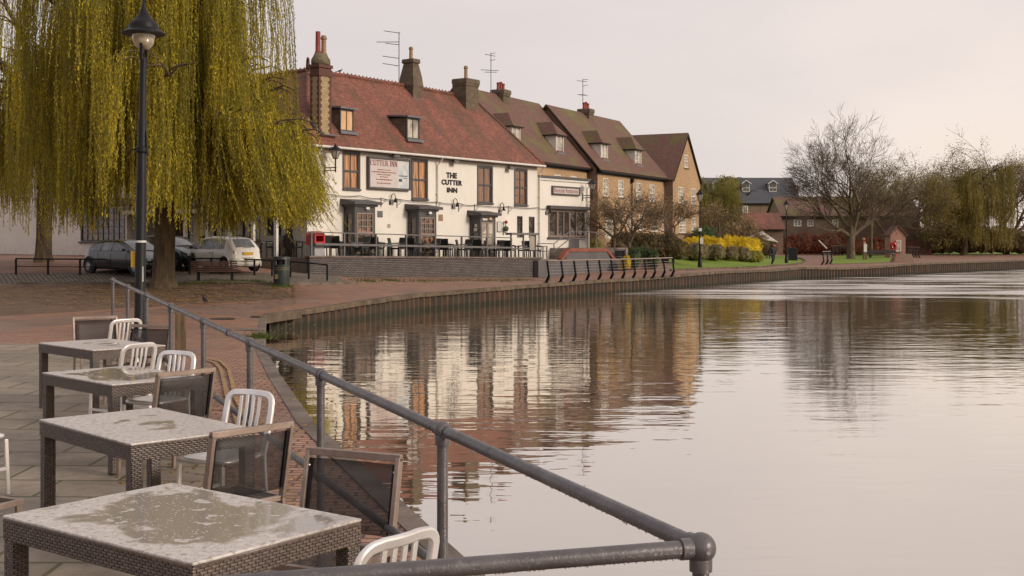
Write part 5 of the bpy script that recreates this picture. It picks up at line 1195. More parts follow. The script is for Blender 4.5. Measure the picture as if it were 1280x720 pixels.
for i, b in enumerate(balls+side[1:]):
    g = (b+off); gz = H(g.x, g.y)+.03-off.z
    m = MB(); m.tube([Vector((b.x,b.y,gz)), b], RT*.98, 16); m.lathe([(.06,0),(.06,.012),(.03,.02),(.028,.05)], (b.x,b.y,gz), 16); p = m.build('post', 'rail_paint', r, smooth=60)
    s_ = 1.75 if i == 0 else 1.55
    m = MB(); m.ball(b-Vector((0,0,.60)), RT*1.5, 16); m.build('middle_joint', 'rail_paint', p, smooth=60); m = MB(); m.ball(b, RT*s_, 24); m.lathe([(RT*1.3,0),(RT*1.32,.05),(RT*1.2,.055)], b-Vector((0,0,RT*2.6)), 20)
    d_ = (balls[1]-balls[0]).normalized() if i < NB else (side[1]-side[0]).normalized()
    for s in (-1,1):
        if i == 0 and s == -1: m.tube([b, b+(side[1]-side[0]).normalized()*.062], RT*1.22, 20)
        else: m.tube([b, b+d_*.062*s], RT*1.22, 20)
    m.build('ball_joint', 'rail_paint', p, smooth=60)
m = MB()
def drops(a, b, n, rmin=.002, rmax=.0045):
    L = (b-a)
    for k in range(n):
        q = a+L*rng.random(); rr = rng.uniform(rmin, rmax); off_ = rng.gauss(0,.003); sd = Vector((-L.y,L.x,0)).normalized()*off_
        m.ball(q+sd-Vector((0,0,RT-.001)), rr, 6, rng.uniform(1.1,1.7))
for i in range(3): drops(balls[i], balls[i+1], (260,150,80)[i])
drops(side[0], side[1], 330)
m.build('hanging_droplets', 'aluminium', r, smooth=True)['kind'] = 'stuff'
# ================================================================== CAFE TABLES
def weave(mb, o, u, v, n, U, V, rh=.0115, fl=.036, dp=.0042):
    rows = int(V/rh); rh = V/rows
    for r_ in range(rows):
        x = -fl/2*(r_ % 2)-rng.uniform(0,.004)
        while x < U:
            a_ = max(0, x+.0015); b_ = min(U, x+fl-.0025)
            if b_-a_ > .006:
                vs = []
                for i in range(5):
                    p = i/4; hh = .25+.75*math.sin(PI*p)
                    for j in range(4):
                        q = j/3; pos = o+u*(a_+(b_-a_)*p)+v*(rh*(r_+.5)+rh*.46*(q-.5)*2)+n*(dp*hh*math.sin(PI*(.12+.76*q)))
                        vs.append(pos)
                mb.add(vs, [(i*4+j,i*4+j+1,i*4+j+5,i*4+j+4) for i in range(4) for j in range(3)])
            x += fl
def cafe_table(label, right, u, L, W, topmat, first=None):
    u = Vector((*u,0)).normalized(); v = Vector((-u.y, u.x, 0)); c = Vector((*right,0))+u*L/2+v*W/2
    z = H(c.x, c.y)+.03; rz_ = math.atan2(u.y, u.x)
    t = empty('cafe_table', (c.x,c.y,z), rz_, label, 'table', 'wicker café tables inside the handrail')
    a, b = L/2, W/2; Ht = .74
    m = MB(); m.box(-a,a,-b,b,Ht-.012,Ht); m.build('table_top', topmat, t, bevel=.004)
    m = MB(); w = .022
    m.box(-a+.004,a-.004,-b+.004,-b+w,Ht-.105,Ht-.0125); m.box(-a+.004,a-.004,b-w,b-.004,Ht-.105,Ht-.0125); m.box(-a+.004,-a+w,-b+w,b-w,Ht-.105,Ht-.0125); m.box(a-w,a-.004,-b+w,b-w,Ht-.105,Ht-.0125)
    m.build('apron', 'wicker_gap', t)
    wv = MB()
    for s1 in (-1,1):
        weave(wv, Vector((-a+.002,s1*(b-.003),Ht-.106)), Vector((1,0,0)), Vector((0,0,1)), Vector((0,s1,0)), 2*a-.004, .088)
        weave(wv, Vector((s1*(a-.003),-b+.002,Ht-.106)), Vector((0,1,0)), Vector((0,0,1)), Vector((s1,0,0)), 2*b-.004, .088)
    wv.build('apron_weave', 'wicker', t, smooth=True, fix=False, uv=False)
    m = MB()
    for s1 in (-1,1): m.tube([(-a+.01,s1*(b-.008),Ht-.018),(a-.01,s1*(b-.008),Ht-.018)], .009, 8); m.tube([(s1*(a-.008),-b+.01,Ht-.018),(s1*(a-.008),b-.01,Ht-.018)], .009, 8)
    m.build('edge_roll', 'wicker', t, smooth=True)
    for sx in (-1,1):
        for sy in (-1,1): MB().box(sx*(a-.042)-.036,sx*(a-.042)+.036,sy*(b-.042)-.036,sy*(b-.042)+.036,.0,Ht-.106).build('leg', 'wicker_gap', t)
    for lg in [o for o in bpy.data.objects if o.parent == t and o.name.startswith('leg')]:
        xs_ = [v.co.x for v in lg.data.vertices]; ys_ = [v.co.y for v in lg.data.vertices]; x0, x1, y0, y1 = min(xs_), max(xs_), min(ys_), max(ys_); wv = MB()
        for (o_, u_, n_) in (((x0,y0),(1,0),(0,-1)),((x0,y1),(1,0),(0,1)),((x0,y0),(0,1),(-1,0)),((x1,y0),(0,1),(1,0))): weave(wv, Vector((*o_,.01)), Vector((*u_,0)), Vector((0,0,1)), Vector((*n_,0)), .072, Ht-.118)
        wv.build('leg_weave', 'wicker', lg, smooth=True, fix=False, uv=False)
    return t
t_ = cafe_table('nearest wicker table with a wet reflective top', (-.65,5.19), (-.80,.60), 1.30, .90, 'wet_top')
m = MB()
for k in range(900):
    rr = rng.uniform(.0012,.0042); m.ball((rng.uniform(-.64,.64), rng.uniform(-.44,.44), .7405), rr, 6, .45)
m.build('water_beads','bead_water',t_,smooth=True,fix=False,uv=False)['kind'] = 'stuff'
cafe_table('second wicker table with a dry mottled top behind the nearest one', (-1.62,7.6), (-.69,.73), 1.34, .84, 'mottled_top')
cafe_table('third wicker table half hidden behind the sling chair', (-2.67,10.37), (-.71,.70), 1.3, .84, 'wet_top')
cafe_table('farthest wicker table near the black lamp column', (-3.78,13.1), (-.71,.70), 1.3, .84, 'mottled_top')
# ================================================================== CAFE CHAIRS
def alu_chair(label):
    t = empty('aluminium_chair', (0,0,0), 0, label, 'chair')
    def yb(x, z): return .20+max(0, z-.44)*.20+.03*(1-(x/.21)**2)*(1 if z > .7 else 0)
    pts = [(-.205,.235,0),(-.2,.205,.25),(-.198,.195,.45)]
    pts += [(-.205,.195+(z-.44)*.24,z) for z in (.6,.74)]
    for k in range(1,7): a = PI/2*k/6; pts.append((-.205+.07*(1-math.cos(a)), .195+(.33)*.24+.02*math.sin(a), .78+.07*math.sin(a)))
    top = [(x, .285+.02*(1-(x/.13)**2), .853) for x in (-.09,-.045,0,.045,.09)]
    full = pts+top+[(-x,y,z) for x,y,z in pts[::-1]]
    m = MB(); m.tube(full, .02, 8, sq=(.046,.026), up0=(0,1,0)); m.build('frame', 'aluminium', t, bevel=.008, smooth=50)
    for k in range(4):
        x = -.084+k*.056
        m = MB(); m.tube([(x*.9,.205,.45),(x*.95,.235,.58),(x,.272,.72),(x,.292,.84)], .01, 8, sq=(.026,.012), up0=(0,1,0)); m.build('slat', 'aluminium', t, bevel=.003, smooth=50)
    m = MB(); n = 28; ring = lambda sx, sy, z, dy=0: [(sx*(abs(math.cos(2*PI*i/n))**.45)*math.copysign(1,math.cos(2*PI*i/n)), dy+sy*(abs(math.sin(2*PI*i/n))**.45)*math.copysign(1,math.sin(2*PI*i/n)), z) for i in range(n)]
    rs = [ring(.2,.2,.425), ring(.222,.222,.438), ring(.222,.222,.455), ring(.2,.2,.463), ring(.12,.12,.452), ring(.02,.02,.450)]
    vs = [p for q in rs for p in q]; m.add(vs, [(i*n+j, i*n+(j+1) % n, (i+1)*n+(j+1) % n, (i+1)*n+j) for i in range(5) for j in range(n)]+[tuple(range(n))[::-1], tuple(range(5*n,6*n))]); m.build('seat', 'aluminium', t, smooth=True)
    for s in (-1,1):
        m = MB(); m.tube([(s*.2,-.215,0),(s*.195,-.2,.42)], .02, 8, sq=(.03,.022)); m.build('leg', 'aluminium', t, bevel=.005)
        m = MB(); m.tube([(s*.2,-.205,.2),(s*.2,.215,.2)], .01, 8, sq=(.012,.024)); m.build('side_stretcher', 'aluminium', t)
    return t
def sling_chair(label):
    t = empty('sling_chair', (0,0,0), 0, label, 'chair'); w = .265
    for s in (-1,1):
        m = MB(); m.tube([(s*w,.27,0),(s*w,.215,.43),(s*w,.30,.87)], .02, 8, sq=(.042,.024), up0=(1,0,0)); m.build('rear_leg', 'steel_frame', t, bevel=.003)
        m = MB(); m.tube([(s*w,-.24,0),(s*w,-.22,.43)], .02, 8, sq=(.036,.024), up0=(1,0,0)); m.build('front_leg', 'steel_frame', t, bevel=.003)
        m = MB(); m.bar((s*w,-.25,.43),(s*w,.22,.43),.028,.034); m.build('seat_rail', 'steel_frame', t, bevel=.003)
        m = MB(); m.bar((s*(w-.022),.233,.50),(s*(w-.022),.293,.835),.012,.02,(0,1,0)); m.build('sling_edge', 'black_metal', t)
        m = MB()
        for z in (.53,.80): m.ball((s*(w-.016),.222+(z-.5)*.18,z),.006,8)
        m.build('bolt', 'aluminium', t)
    m = MB(); m.bar((-w-.012,.30,.868),(w+.012,.30,.868),.03,.036); m.build('top_rail', 'steel_frame', t, bevel=.003)
    MB().bar((-w,-.24,.43),(w,-.24,.43),.034,.03).build('cross_rail', 'steel_frame', t, bevel=.003); MB().bar((-w,.21,.43),(w,.21,.43),.03,.03).build('cross_rail', 'steel_frame', t, bevel=.003)
    m = MB(); n = 8
    for i in range(n+1):
        x = -w+.02+(2*w-.04)*i/n; s_ = .018*(1-(2*i/n-1)**2)
        for j in range(5): z = .49+.345*j/4; m.v.append((x,.228+(z-.49)*.18+s_,z))
    m.f = [(i*5+j,(i+1)*5+j,(i+1)*5+j+1,i*5+j+1) for i in range(n) for j in range(4)]; m.build('back_mesh', 'sling_mesh', t, solid=.003, smooth=True)
    m = MB()
    for i in range(n+1):
        x = -w+.02+(2*w-.04)*i/n; s_ = .022*(1-(2*i/n-1)**2)
        for j in range(5): m.v.append((x,-.225+.43*j/4,.442-s_))
    m.f = [(i*5+j,(i+1)*5+j,(i+1)*5+j+1,i*5+j+1) for i in range(n) for j in range(4)]; m.build('seat_mesh', 'sling_mesh', t, solid=.003, smooth=True)
    return t
pa = ps = None
def chair(kind, C, f, label):
    global pa, ps
    f = Vector((*f,0)).normalized(); c = Vector((*C,0))+f*.29; z = H(c.x,c.y)+.03; th = math.atan2(f.x,-f.y); loc = (c.x,c.y,z)
    if kind == 'A':
        g = 'slatted aluminium chairs at the café tables'
        if pa is None: pa = alu_chair(label); o = pa; o.location = loc; o.rotation_euler = (0,0,th); o['group'] = g
        else: o = dup(pa, loc, th, label, g)
    else:
        g = 'dark mesh sling chairs at the café tables'
        if ps is None: ps = sling_chair(label); o = ps; o.location = loc; o.rotation_euler = (0,0,th); o['group'] = g
        else: o = dup(ps, loc, th, label, g)
    return o
chair('A',(-.41,4.40),(-.80,.60),'nearest slatted aluminium chair at the right end of the wet table')
chair('A',(-1.85,8.5),(-.5,-.87),'aluminium chair beside the rail on the far side of the second table')
chair('A',(-3.15,11.3),(-.42,-.9),'bright aluminium chair on the far side of the third table')
chair('A',(-3.72,12.0),(-.85,.52),'dull aluminium chair partly hidden behind the bright aluminium chair')
chair('A',(-4.85,15.1),(-.75,.66),'most distant aluminium chair standing just left of the lamp column')
chair('S',(-.80,6.02),(-.42,-.91),'mesh sling chair with its back to the rail behind the nearest table')
chair('S',(-1.47,6.78),(-.74,.67),'mesh sling chair between the nearest table and the second table')
chair('S',(-2.61,9.6),(-.78,.62),'mesh sling chair at the end of the third table')
chair('S',(-4.28,14.2),(-.25,-.97),'mesh sling chair on the far side of the farthest table')
chair('S',(-5.35,15.4),(.5,-.85),'most distant mesh sling chair at the left picture edge')
chair('S',(-3.3,6.55),(.45,.89),'mesh sling chair on the near side of the second table')
chair('A',(-4.25,8.75),(.55,.83),'aluminium chair on the near side of the third table')
chair('S',(-3.45,10.2+1.7),(-.1,-1),'mesh sling chair tucked behind the third table') if False else None
# ================================================================== LAMPS
def near_lamp():
    Y = 17.5; x = (172-CX)/F*Y+.02; gz = H(x,Y); r = empty('street_lamp', (x,Y,gz), 0, 'tall black street lamp with a wide flared hood in the foreground left', 'street lamp')
    k = Y/F; Z = lambda py: ZC-(py-HY)*k-gz; dx = .07; dl = dx/(Z(40))
    def cx(z): return dl*z
    pr = [(.11,0),(.11,.25),(.095,.3),(.078,.33),(.074,Z(232)),(.066,Z(228)),(.062,Z(150)),(.05,Z(148)),(.047,Z(72)),(.02,Z(71))]
    m = MB(); m.lathe(pr,(0,0,0),20); m.v = [(a+cx(c),b,c) for a,b,c in m.v]; m.build('column','black_metal',r,smooth=40)
    X = cx(Z(50)); m = MB(); m.bar((X+.0,-.12,Z(76)),(X+.0,-.12,Z(34)),.025,.04); m.bar((X,-.12,Z(74)),(X,0,Z(73)),.03,.03); m.bar((X,.12,Z(76)),(X,.12,Z(34)),.025,.04); m.bar((X,.12,Z(74)),(X,0,Z(73)),.03,.03); m.build('stirrup','black_metal',r)
    pr = [(.305,Z(43)),(.31,Z(41.5)),(.26,Z(38.5)),(.215,Z(36)),(.21,Z(31)),(.19,Z(30)),(.185,Z(28.5)),(.14,Z(25)),(.09,Z(20)),(.055,Z(14)),(.03,Z(9)),(.012,Z(2)),(.018,Z(0)),(.004,Z(-3))]
    m = MB(); m.lathe(pr,(X,0,0),36); m.build('hood','black_metal',r,smooth=30)
    m = MB(); m.lathe([(.005,Z(63)),(.07,Z(61.5)),(.12,Z(58)),(.15,Z(52)),(.165,Z(44)),(.165,Z(42.5))],(X,0,0),28); m.build('glass_bowl','lamp_glass',r,smooth=True)
    m = MB(); z = Z(186); m.tube([(cx(z)-.17,-.03,z-.02),(cx(z)+.12,.0,z+.03)],.012,6); m.lathe([(.075,z-.06),(.085,z-.04),(.085,z+.02),(.07,z+.04)],(cx(z),0,0),16); m.tube([(cx(z)+.07,-.03,z+.25),(cx(z)+.09,-.02,z-.1)],.015,5); m.build('ladder_bar','black_metal',r)
    m = MB(); z = Z(302); m.lathe([(.079,z-.015),(.08,z-.012),(.08,z+.012),(.079,z+.015)],(cx(z),0,0),20); m.build('white_band','sticker_white',r,smooth=40)
    m = MB(); m.box(cx(Z(324))-.135,cx(Z(324))-.06,-.02,.02,Z(334),Z(314)); m.build('yellow_notice','yellow_sign',r)
    m = MB(); m.box(.055,.08,-.06,-.04,Z(352),Z(333)); m.build('white_strip','sticker_white',r)
near_lamp()
def vic_lamp(px, py, pyt, label, notices=False):
    p = gp(px, py); hgt = (py-pyt)*p.y/F; r = empty('street_lamp', tuple(p), 0, label, 'street lamp', 'lantern lamp posts along the river path')
    m = MB(); m.lathe([(.15,0),(.15,.3),(.12,.36),(.10,.9),(.12,.95),(.075,1.0),(.06,hgt*.55),(.045,hgt-.95),(.08,hgt-.93),(.04,hgt-.85)],(0,0,0),12); m.bar((-.3,0,hgt-1.15),(.3,0,hgt-1.15),.03,.03); m.build('column','black_metal',r,smooth=40)
    m = MB(); m.lathe([(.10,hgt-.85),(.21,hgt-.38),(.21,hgt-.36)],(0,0,0),6); m.build('glass','pale_pane',r)
    m = MB(); m.lathe([(.28,hgt-.38),(.26,hgt-.33),(.1,hgt-.15),(.1,hgt-.1),(.03,hgt-.05),(.02,hgt)],(0,0,0),6)
    for i in range(6): an = i*PI/3; m.bar((.1*math.cos(an),.1*math.sin(an),hgt-.85),(.22*math.cos(an),.22*math.sin(an),hgt-.37),.025,.025)
    m.build('lantern_frame','black_metal',r)
    if notices:
        k = p.y/F; Z = lambda y: ZC-(y-HY)*k-p.z
        m = MB(); m.box(-.11,.11,-.13,-.1,Z(289),Z(285)); m.box(-.02,.2,-.13,-.1,Z(305),Z(297)); m.build('notice','sticker_white',r)
vic_lamp(875,334.2,236,'lamp post with two white notices on the lawn before the yellow hedge',True)
vic_lamp(983,328.6,250,'lamp post beside the black bin and the walking person'); vic_lamp(1003.5,316.5,262,'most distant lamp post on the far lawn')
# ================================================================== BIN, BENCH, BOLLARD, KNEE RAIL
p = gp(352,357.4); r = empty('litter_bin', tuple(p), 0, 'dark green round litter bin with gold bands beside the path', 'bin')
m = MB(); m.lathe([(.30,0),(.31,.03),(.31,.74),(.33,.75),(.33,.80),(.30,.81),(.30,.83)],(0,0,0),28); m.build('body','bin_green',r,smooth=40)
m = MB(); m.lathe([(.30,1.02),(.335,1.03),(.335,1.10),(.31,1.13),(.2,1.15)],(0,0,0),28)
for k in range(4): an = PI/4+k*PI/2; m.bar((.29*math.cos(an),.29*math.sin(an),.8),(.29*math.cos(an),.29*math.sin(an),1.05),.12,.05,(math.cos(an),math.sin(an),0))
m.build('hood','bin_green',r,smooth=40); MB().lathe([(.22,.8),(.22,1.03)],(0,0,0),16).build('liner','black_metal',r)
m = MB()
for z in (.62,.70): m.lathe([(.312,z),(.318,z+.004),(.318,z+.022),(.312,z+.026)],(0,0,0),28)
m.build('band','gold_band',r,smooth=40); MB().box(-.2,-.08,-.325,-.30,.28,.46).build('crest','gold_band',r)
# bench
c = gp(269,352.5); rzb = .10; r = empty('park_bench', tuple(c), rzb, 'brown slatted bench between the willow trunk and the green bin', 'bench')
for s in (-1,1):
    m = MB(); m.bar((s*.65,-.20,0),(s*.65,-.18,.42),.06,.05); m.bar((s*.65,.18,0),(s*.65,.2,.42),.06,.05); m.bar((s*.65,-.28,.42),(s*.65,.28,.42),.05,.06); m.bar((s*.65,-.22,.42),(s*.65,-.32,.85),.05,.05); m.build('leg','black_metal',r)
for k in range(6): z = .43+k*.075; MB().bar((-.9,-.285-k*.014,z),(.9,-.285-k*.014,z),.03,.05,(0,0,1)).build('back_slat','bench_wood',r)
for k in range(4): MB().box(-.9+.02,.98,-.13+k*.12,-.04+k*.12,.45,.485).build('seat_slat','bench_wood',r)
p = Vector((-5.52,20.0,0)); p.z = H(p.x,p.y); r = empty('wooden_bollard', tuple(p), .2, 'weathered square timber bollard on the path beyond the rail', 'bollard')
m = MB(); m.prism([(-.085,-.08),(.085,-.08),(.085,.08),(-.085,.08)],0,.72); o = m.build('post','old_timber',r,bevel=.02)
m = MB(); m.add([(-.085,-.08,.72),(.085,-.08,.72),(.085,.08,.72),(-.085,.08,.72),(0,0,.75)],[(0,1,4),(1,2,4),(2,3,4),(3,0,4)]); m.build('worn_top','old_timber',r); MB().box(-.24,.24,-.22,.22,-.02,.03).build('base_plate','quay_concrete',r)
kr = [(20,341),(60,341),(100,341),(145,341.2),(190,341),(237,340.6),(264,340.4),(290,340.2),(318,340),(340,340),(363,340),(386,340),(409,340.3)]
pts = [gy(a, 50.2) for a,b in kr]; r = empty('knee_rail', tuple(pts[0]), 0, 'low black knee rail in front of the parked cars', 'railing'); o0 = pts[0]; tops = []
for p in pts:
    q_ = p-o0; hh = .66; MB().box(q_.x-.035,q_.x+.035,q_.y-.035,q_.y+.035,q_.z-.05,q_.z+hh).build('post','black_metal',r); tops.append(q_+Vector((0,0,hh)))
m = MB(); m.tube(tops,.035,6); m.build('top_bar','black_metal',r); m = MB(); m.tube([t-Vector((0,0,.32)) for t in tops[:9]],.018,6); m.build('lower_bar','black_metal',r)
# ================================================================== CARS
def car(label, loc, heading, L, W, Hc, kind, paint, cat='car'):
    h = Vector((*heading,0)).normalized(); rz_ = math.atan2(h.y,h.x); r = empty('parked_car', loc, rz_, label, cat, 'cars parked behind the knee rail')
    a = L/2; hb = kind == 'hatch'
    if hb:
        ztp = [(-a,.58),(-a+.04,.80),(-a+.10,.93),(-a+.22,1.08),(-a+.46,1.34),(-a+.62,1.42),(-a+.95,1.47),(-.1,1.49),(.25,1.46),(.50,1.38),(.80,1.17),(1.08,.97),(1.22,.92),(a-.3,.82),(a-.1,.68),(a,.50)]
        wp = [(-a,.56),(-a+.05,.66),(-a+.15,.745),(-a+.45,.80),(0,.815),(.9,.80),(a-.35,.74),(a-.1,.62),(a,.50)]
        side_win = [(-a+.62,-a+1.22,.0),(-a+1.27,1.02,.0)]; rear = (-a+.17,-a+.50,.50); front = (.42,1.12,.62); belt = .95; rw = .60
    else:
        ztp = [(-a,.62),(-a+.05,.86),(-a+.12,.98),(-a+.55,1.26),(-a+.9,1.36),(-a+1.4,1.41),(-.2,1.43),(.25,1.38),(.55,1.27),(1.2,.96),(1.4,.91),(a-.5,.80),(a-.15,.66),(a,.46)]
        wp = [(-a,.62),(-a+.1,.76),(-a+.5,.86),(0,.89),(1,.88),(a-.5,.83),(a-.12,.70),(a,.52)]
        side_win = [(-a+.55,-a+1.3,.0),(-a+1.36,-.12,.0),(-.06,1.02,.0)]; rear = (-a+.2,-a+.65,.55); front = (.35,1.18,.64); belt = .96; rw = .62
    wp = [(x,w*W/1.64 if hb else w*W/1.78) for x,w in wp]; rw *= (W/1.64 if hb else W/1.78)
    zt_ = lambda x: float(np.interp(x, *zip(*ztp)))
    w_ = lambda x: float(np.interp(x, *zip(*wp)))
    def zl(x): e = min(x+a, a-x); return .20+.16*max(0,1-e/.25)**2
    def gw(x, z):                     # half width of the greenhouse at height z
        t = max(0, (z-belt)/(1.45-belt)); return w_(x)*.97*(1-t)+rw*t
    def ring(x):
        T_, w, l = zt_(x), w_(x), zl(x); b = min(belt, T_-.05); zm = l+(b-l)*.45
        pr = [(w*.84,l),(w*.975,l+.07),(w*1.02,zm),(w*1.0,b-.10),(w*.965,b-.01)]
        if T_ > belt+.08: e_ = gw(x,T_-.07); pr += [(gw(x,b+(T_-.07-b)*.5)+.012,b+(T_-.07-b)*.5),(e_,T_-.07),(e_*.90,T_-.02),(e_*.5,T_+.012),(0,T_+.02)]
        else: pr += [(w*.93,b+(T_-b)*.3),(w*.88,b+(T_-b)*.5),(w*.75,T_-.012),(w*.4,T_+.01),(0,T_+.015)]
        return [(x,-y,z) for y,z in pr]+[(x,y,z) for y,z in pr[:-1][::-1]]
    xs = sorted(set(list(np.linspace(-a+.002,a-.002,46))+[p[0] for p in ztp[1:-1]])); m = MB(); R_ = [ring(x) for x in xs]; n = len(R_[0])
    m.add([p for q in R_ for p in q],[(i*n+j,i*n+(j+1)%n,(i+1)*n+(j+1)%n,(i+1)*n+j) for i in range(len(R_)-1) for j in range(n)]+[tuple(range(n))[::-1],tuple(range((len(R_)-1)*n,len(R_)*n))])
    m.build('body',paint,r,smooth=50)
    def patch(pts, nu, nv, name, mat): mm = MB(); mm.add(pts,[(i*nv+j,i*nv+j+1,(i+1)*nv+j+1,(i+1)*nv+j) for i in range(nu-1) for j in range(nv-1)]); mm.build(name,mat,r,smooth=True,fix=False)
    for s in (-1,1):
        for (x0,x1,_) in side_win:
            pts = []; 
            for i in range(12):
                x = x0+(x1-x0)*i/11
                for j in range(5):
                    T_ = zt_(x)-.10; z = belt+.015+max(.01,(T_-belt-.015))*j/4; pts.append((x,s*(gw(x,z)+.017),z))
            patch(pts,12,5,'side_window','car_glass')
    for (x0,x1,hw_),nm in ((rear,'rear_window'),(front,'windscreen')):
        pts = []
        for i in range(8):
            x = x0+(x1-x0)*i/7; ww = min(hw_*(W/1.64 if hb else W/1.78), 9)
            for j in range(9): y = -ww+2*ww*j/8; sg = -1 if nm == 'rear_window' else 1; pts.append((x+sg*.012,y*(1-.12*(zt_(x)-belt)/.5),zt_(x)+.026-.02*(y/ww)**2))
        patch(pts,8,9,nm,'car_glass')
    wr_ = .29 if hb else .32
    for sx in (-a+.56, a-.70):
        for s in (-1,1):
            wy = s*(w_(sx)*1.0-.09)
            q_ = MB(); q_.lathe([(wr_*.62,-.1),(wr_*.95,-.1),(wr_,-.07),(wr_,.07),(wr_*.95,.1),(wr_*.62,.1)],(sx,wy+s*.03,wr_),24,(0,1,0)); wo = q_.build('wheel','rubber',r,smooth=40)
            q_ = MB(); q_.lathe([(.04,.105),(wr_*.6,.09),(wr_*.64,.10)] if s>0 else [(wr_*.64,-.10),(wr_*.6,-.09),(.04,-.105)],(sx,wy+s*.03,wr_),20,(0,1,0)); q_.build('rim','hub_metal',wo,smooth=40)
            MB().lathe([(wr_+.05,-.02),(wr_+.05,.02)],(sx,wy+s*.095,wr_+.02),24,(0,1,0)).build('arch_gap','rubber',r)
            ar = MB(); ar.tube([(sx+(wr_+.075)*math.cos(PI*i/14),wy+s*.11,wr_+.02+(wr_+.075)*math.sin(PI*i/14)) for i in range(-1,16)],.028,6); ar.build('wheel_arch',paint,r,smooth=40)
    for s in (-1,1):
        if hb:
            m = MB(); m.ball((0,0,0),.12,14); m.v = [(-a+.13+x*.55,s*.655*(W/1.64)+y*.42,.78+z*1.0) for x,y,z in m.v]; m.build('tail_lamp','tail_red',r,smooth=True)
        m = MB(); m.ball((0,0,0),.13,14); hx = a-.19; m.v = [(hx+x*.9,s*w_(hx)*.80+y*.95,zt_(hx)-.10+z*(.8 if hb else .55)) for x,y,z in m.v]; m.build('headlight','headlight_clear',r,smooth=True)
        m = MB(); m.ball((0,0,0),.09,12,.75); m.v = [(front[1]-.28+x,s*(w_(.5)+.09)+y,1.02+z) for x,y,z in m.v]; m.build('wing_mirror','foot_plastic' if hb else paint,r,smooth=True)
        m = MB(); hx = -.45 if hb else -.5; m.bar((hx,s*(w_(hx)*1.0+.012),.80),(hx+.17,s*(w_(hx)*1.0+.012),.80),.02,.03); m.build('door_handle','hub_metal',r)
        m = MB(); gx_ = (-.52,.72) if hb else (-1.0,-.1,.95)
        for xx in gx_: m.tube([(xx,s*(w_(xx)*(.985 if z < .4 else 1.022 if z < .75 else 1.0)+.002),z) for z in (.28,.42,.56,.7,.86)],.006,4)
        m.build('door_gap','foot_plastic',r)
    if hb:
        m = MB(); m.box(-a-.012,-a+.06,-.27,.27,.70,.82); m.build('number_plate','plate_yellow',r)
        m = MB(); m.tube([(-a+.16,-.74,.50),(-a+.03,-.60,.50),(-a-.03,-.3,.50),(-a-.04,0,.50),(-a-.03,.3,.50),(-a+.03,.60,.50),(-a+.16,.74,.50)],.07,10); m.build('rear_bumper',paint,r,smooth=True)
        m = MB(); m.tube([(-a+.10,-.6,.585),(-a+.0,-.3,.585),(-a-.01,0,.585),(-a+.0,.3,.585),(-a+.10,.6,.585)],.012,6); m.build('bumper_trim','hub_metal',r)
        m = MB(); m.bar((-a+.15,-.25,1.005),(-a+.15,.15,1.005),.02,.02); m.build('wiper','foot_plastic',r)
    else:
        m = MB(); m.box(a-.10,a+.012,-.34,.34,.40,.60); m.build('grille','foot_plastic',r,bevel=.02); MB().box(a,a+.025,-.26,.26,.33,.43).build('number_plate','sticker_white',r); MB().box(a-.2,a+.005,-.55,.55,.20,.30).build('lower_grille','foot_plastic',r)
        m = MB(); m.tube([(a+.014,-.35,.40),(a+.014,-.35,.61),(a+.014,.35,.61),(a+.014,.35,.40),(a+.014,-.35,.40)],.012,5); m.build('chrome_trim','hub_metal',r)
    return r
def cloc(px, Y): p = gy(px, Y); return (p.x, p.y, p.z)
car('small white hatchback parked with its tail to the river', cloc(276,51.6), (-.78,.62), 3.65, 1.66, 1.55, 'hatch', 'car_white')
car('dark green estate car partly hidden by the willow trunk', cloc(212,53.0), (.80,-.60), 4.5, 1.8, 1.42, 'saloon', 'car_green')
car('black car at the left edge beyond the lamp column', cloc(163,50.6), (.80,-.60), 4.4, 1.78, 1.45, 'saloon', 'car_black')
# ================================================================== FAR THINGS ON THE RIGHT
p = gp(991,325.5); o = MB().box(-.36,.36,-.3,.3,0,1.15).build('litter_bin','black_metal',bevel=.04); o.location = p; tag(o,'square black bin on the lawn tip beside the lamp post','bin')
r = empty('parasol', tuple(gy(953,116)), 0, 'beige open parasol over a dark table behind the yellow hedge', 'parasol')
m = MB(); m.lathe([(1.5,1.75),(1.5,1.83),(.9,2.15),(.05,2.55)],(0,0,0),8); m.v = [(x,y,z-.16*x) for x,y,z in m.v]; m.build('canopy','parasol_cloth',r); MB().tube([(0,0,0),(0,0,2.3)],.03,6).build('pole','old_timber',r)
p = gy(951,114); r = empty('picnic_table', tuple(p), 0, 'dark brown picnic table under the beige parasol', 'table')
MB().box(-.9,.9,-.35,.35,.7,.76).build('table_top','brown_paint',r)
for s in (-1,1): MB().box(-.9,.9,s*.7-.13,s*.7+.13,.42,.47).build('seat','brown_paint',r)
for s in (-.7,.7): m = MB(); m.bar((s,-.75,0),(s,.1,.72),.06,.06); m.bar((s,.75,0),(s,-.1,.72),.06,.06); m.build('leg','brown_paint',r)
p = gp(1015.5,315.5); r = empty('information_sign', tuple(p), 0, 'small tilted information board on a post on the far lawn', 'sign'); MB().box(-.05,.05,-.05,.05,0,1.15).build('post','black_metal',r); m = MB(); m.add([(-.4,-.2,1.1),(.4,-.2,1.1),(.4,.15,1.45),(-.4,.15,1.45)],[(0,1,2,3)]); m.build('panel','bin_grey',r,solid=.04)
p = gp(1081,324.5); r = empty('mooring_notice_post', tuple(p), 0, 'stout timber post with a white notice and pale cap on the lawn', 'post')
MB().box(-.17,.17,-.15,.15,0,1.0).build('post','old_timber',r); MB().box(-.15,.15,-.2,-.151,.75,1.55).build('notice','sticker_white',r); m = MB(); m.tube([(0,0,1.0),(-.08,0,1.75)],.14,8); m.ball((-.13,0,1.98),.17,10); m.build('carved_top','buff_pot',r,smooth=True)
m = MB()
for k in range(3): pass
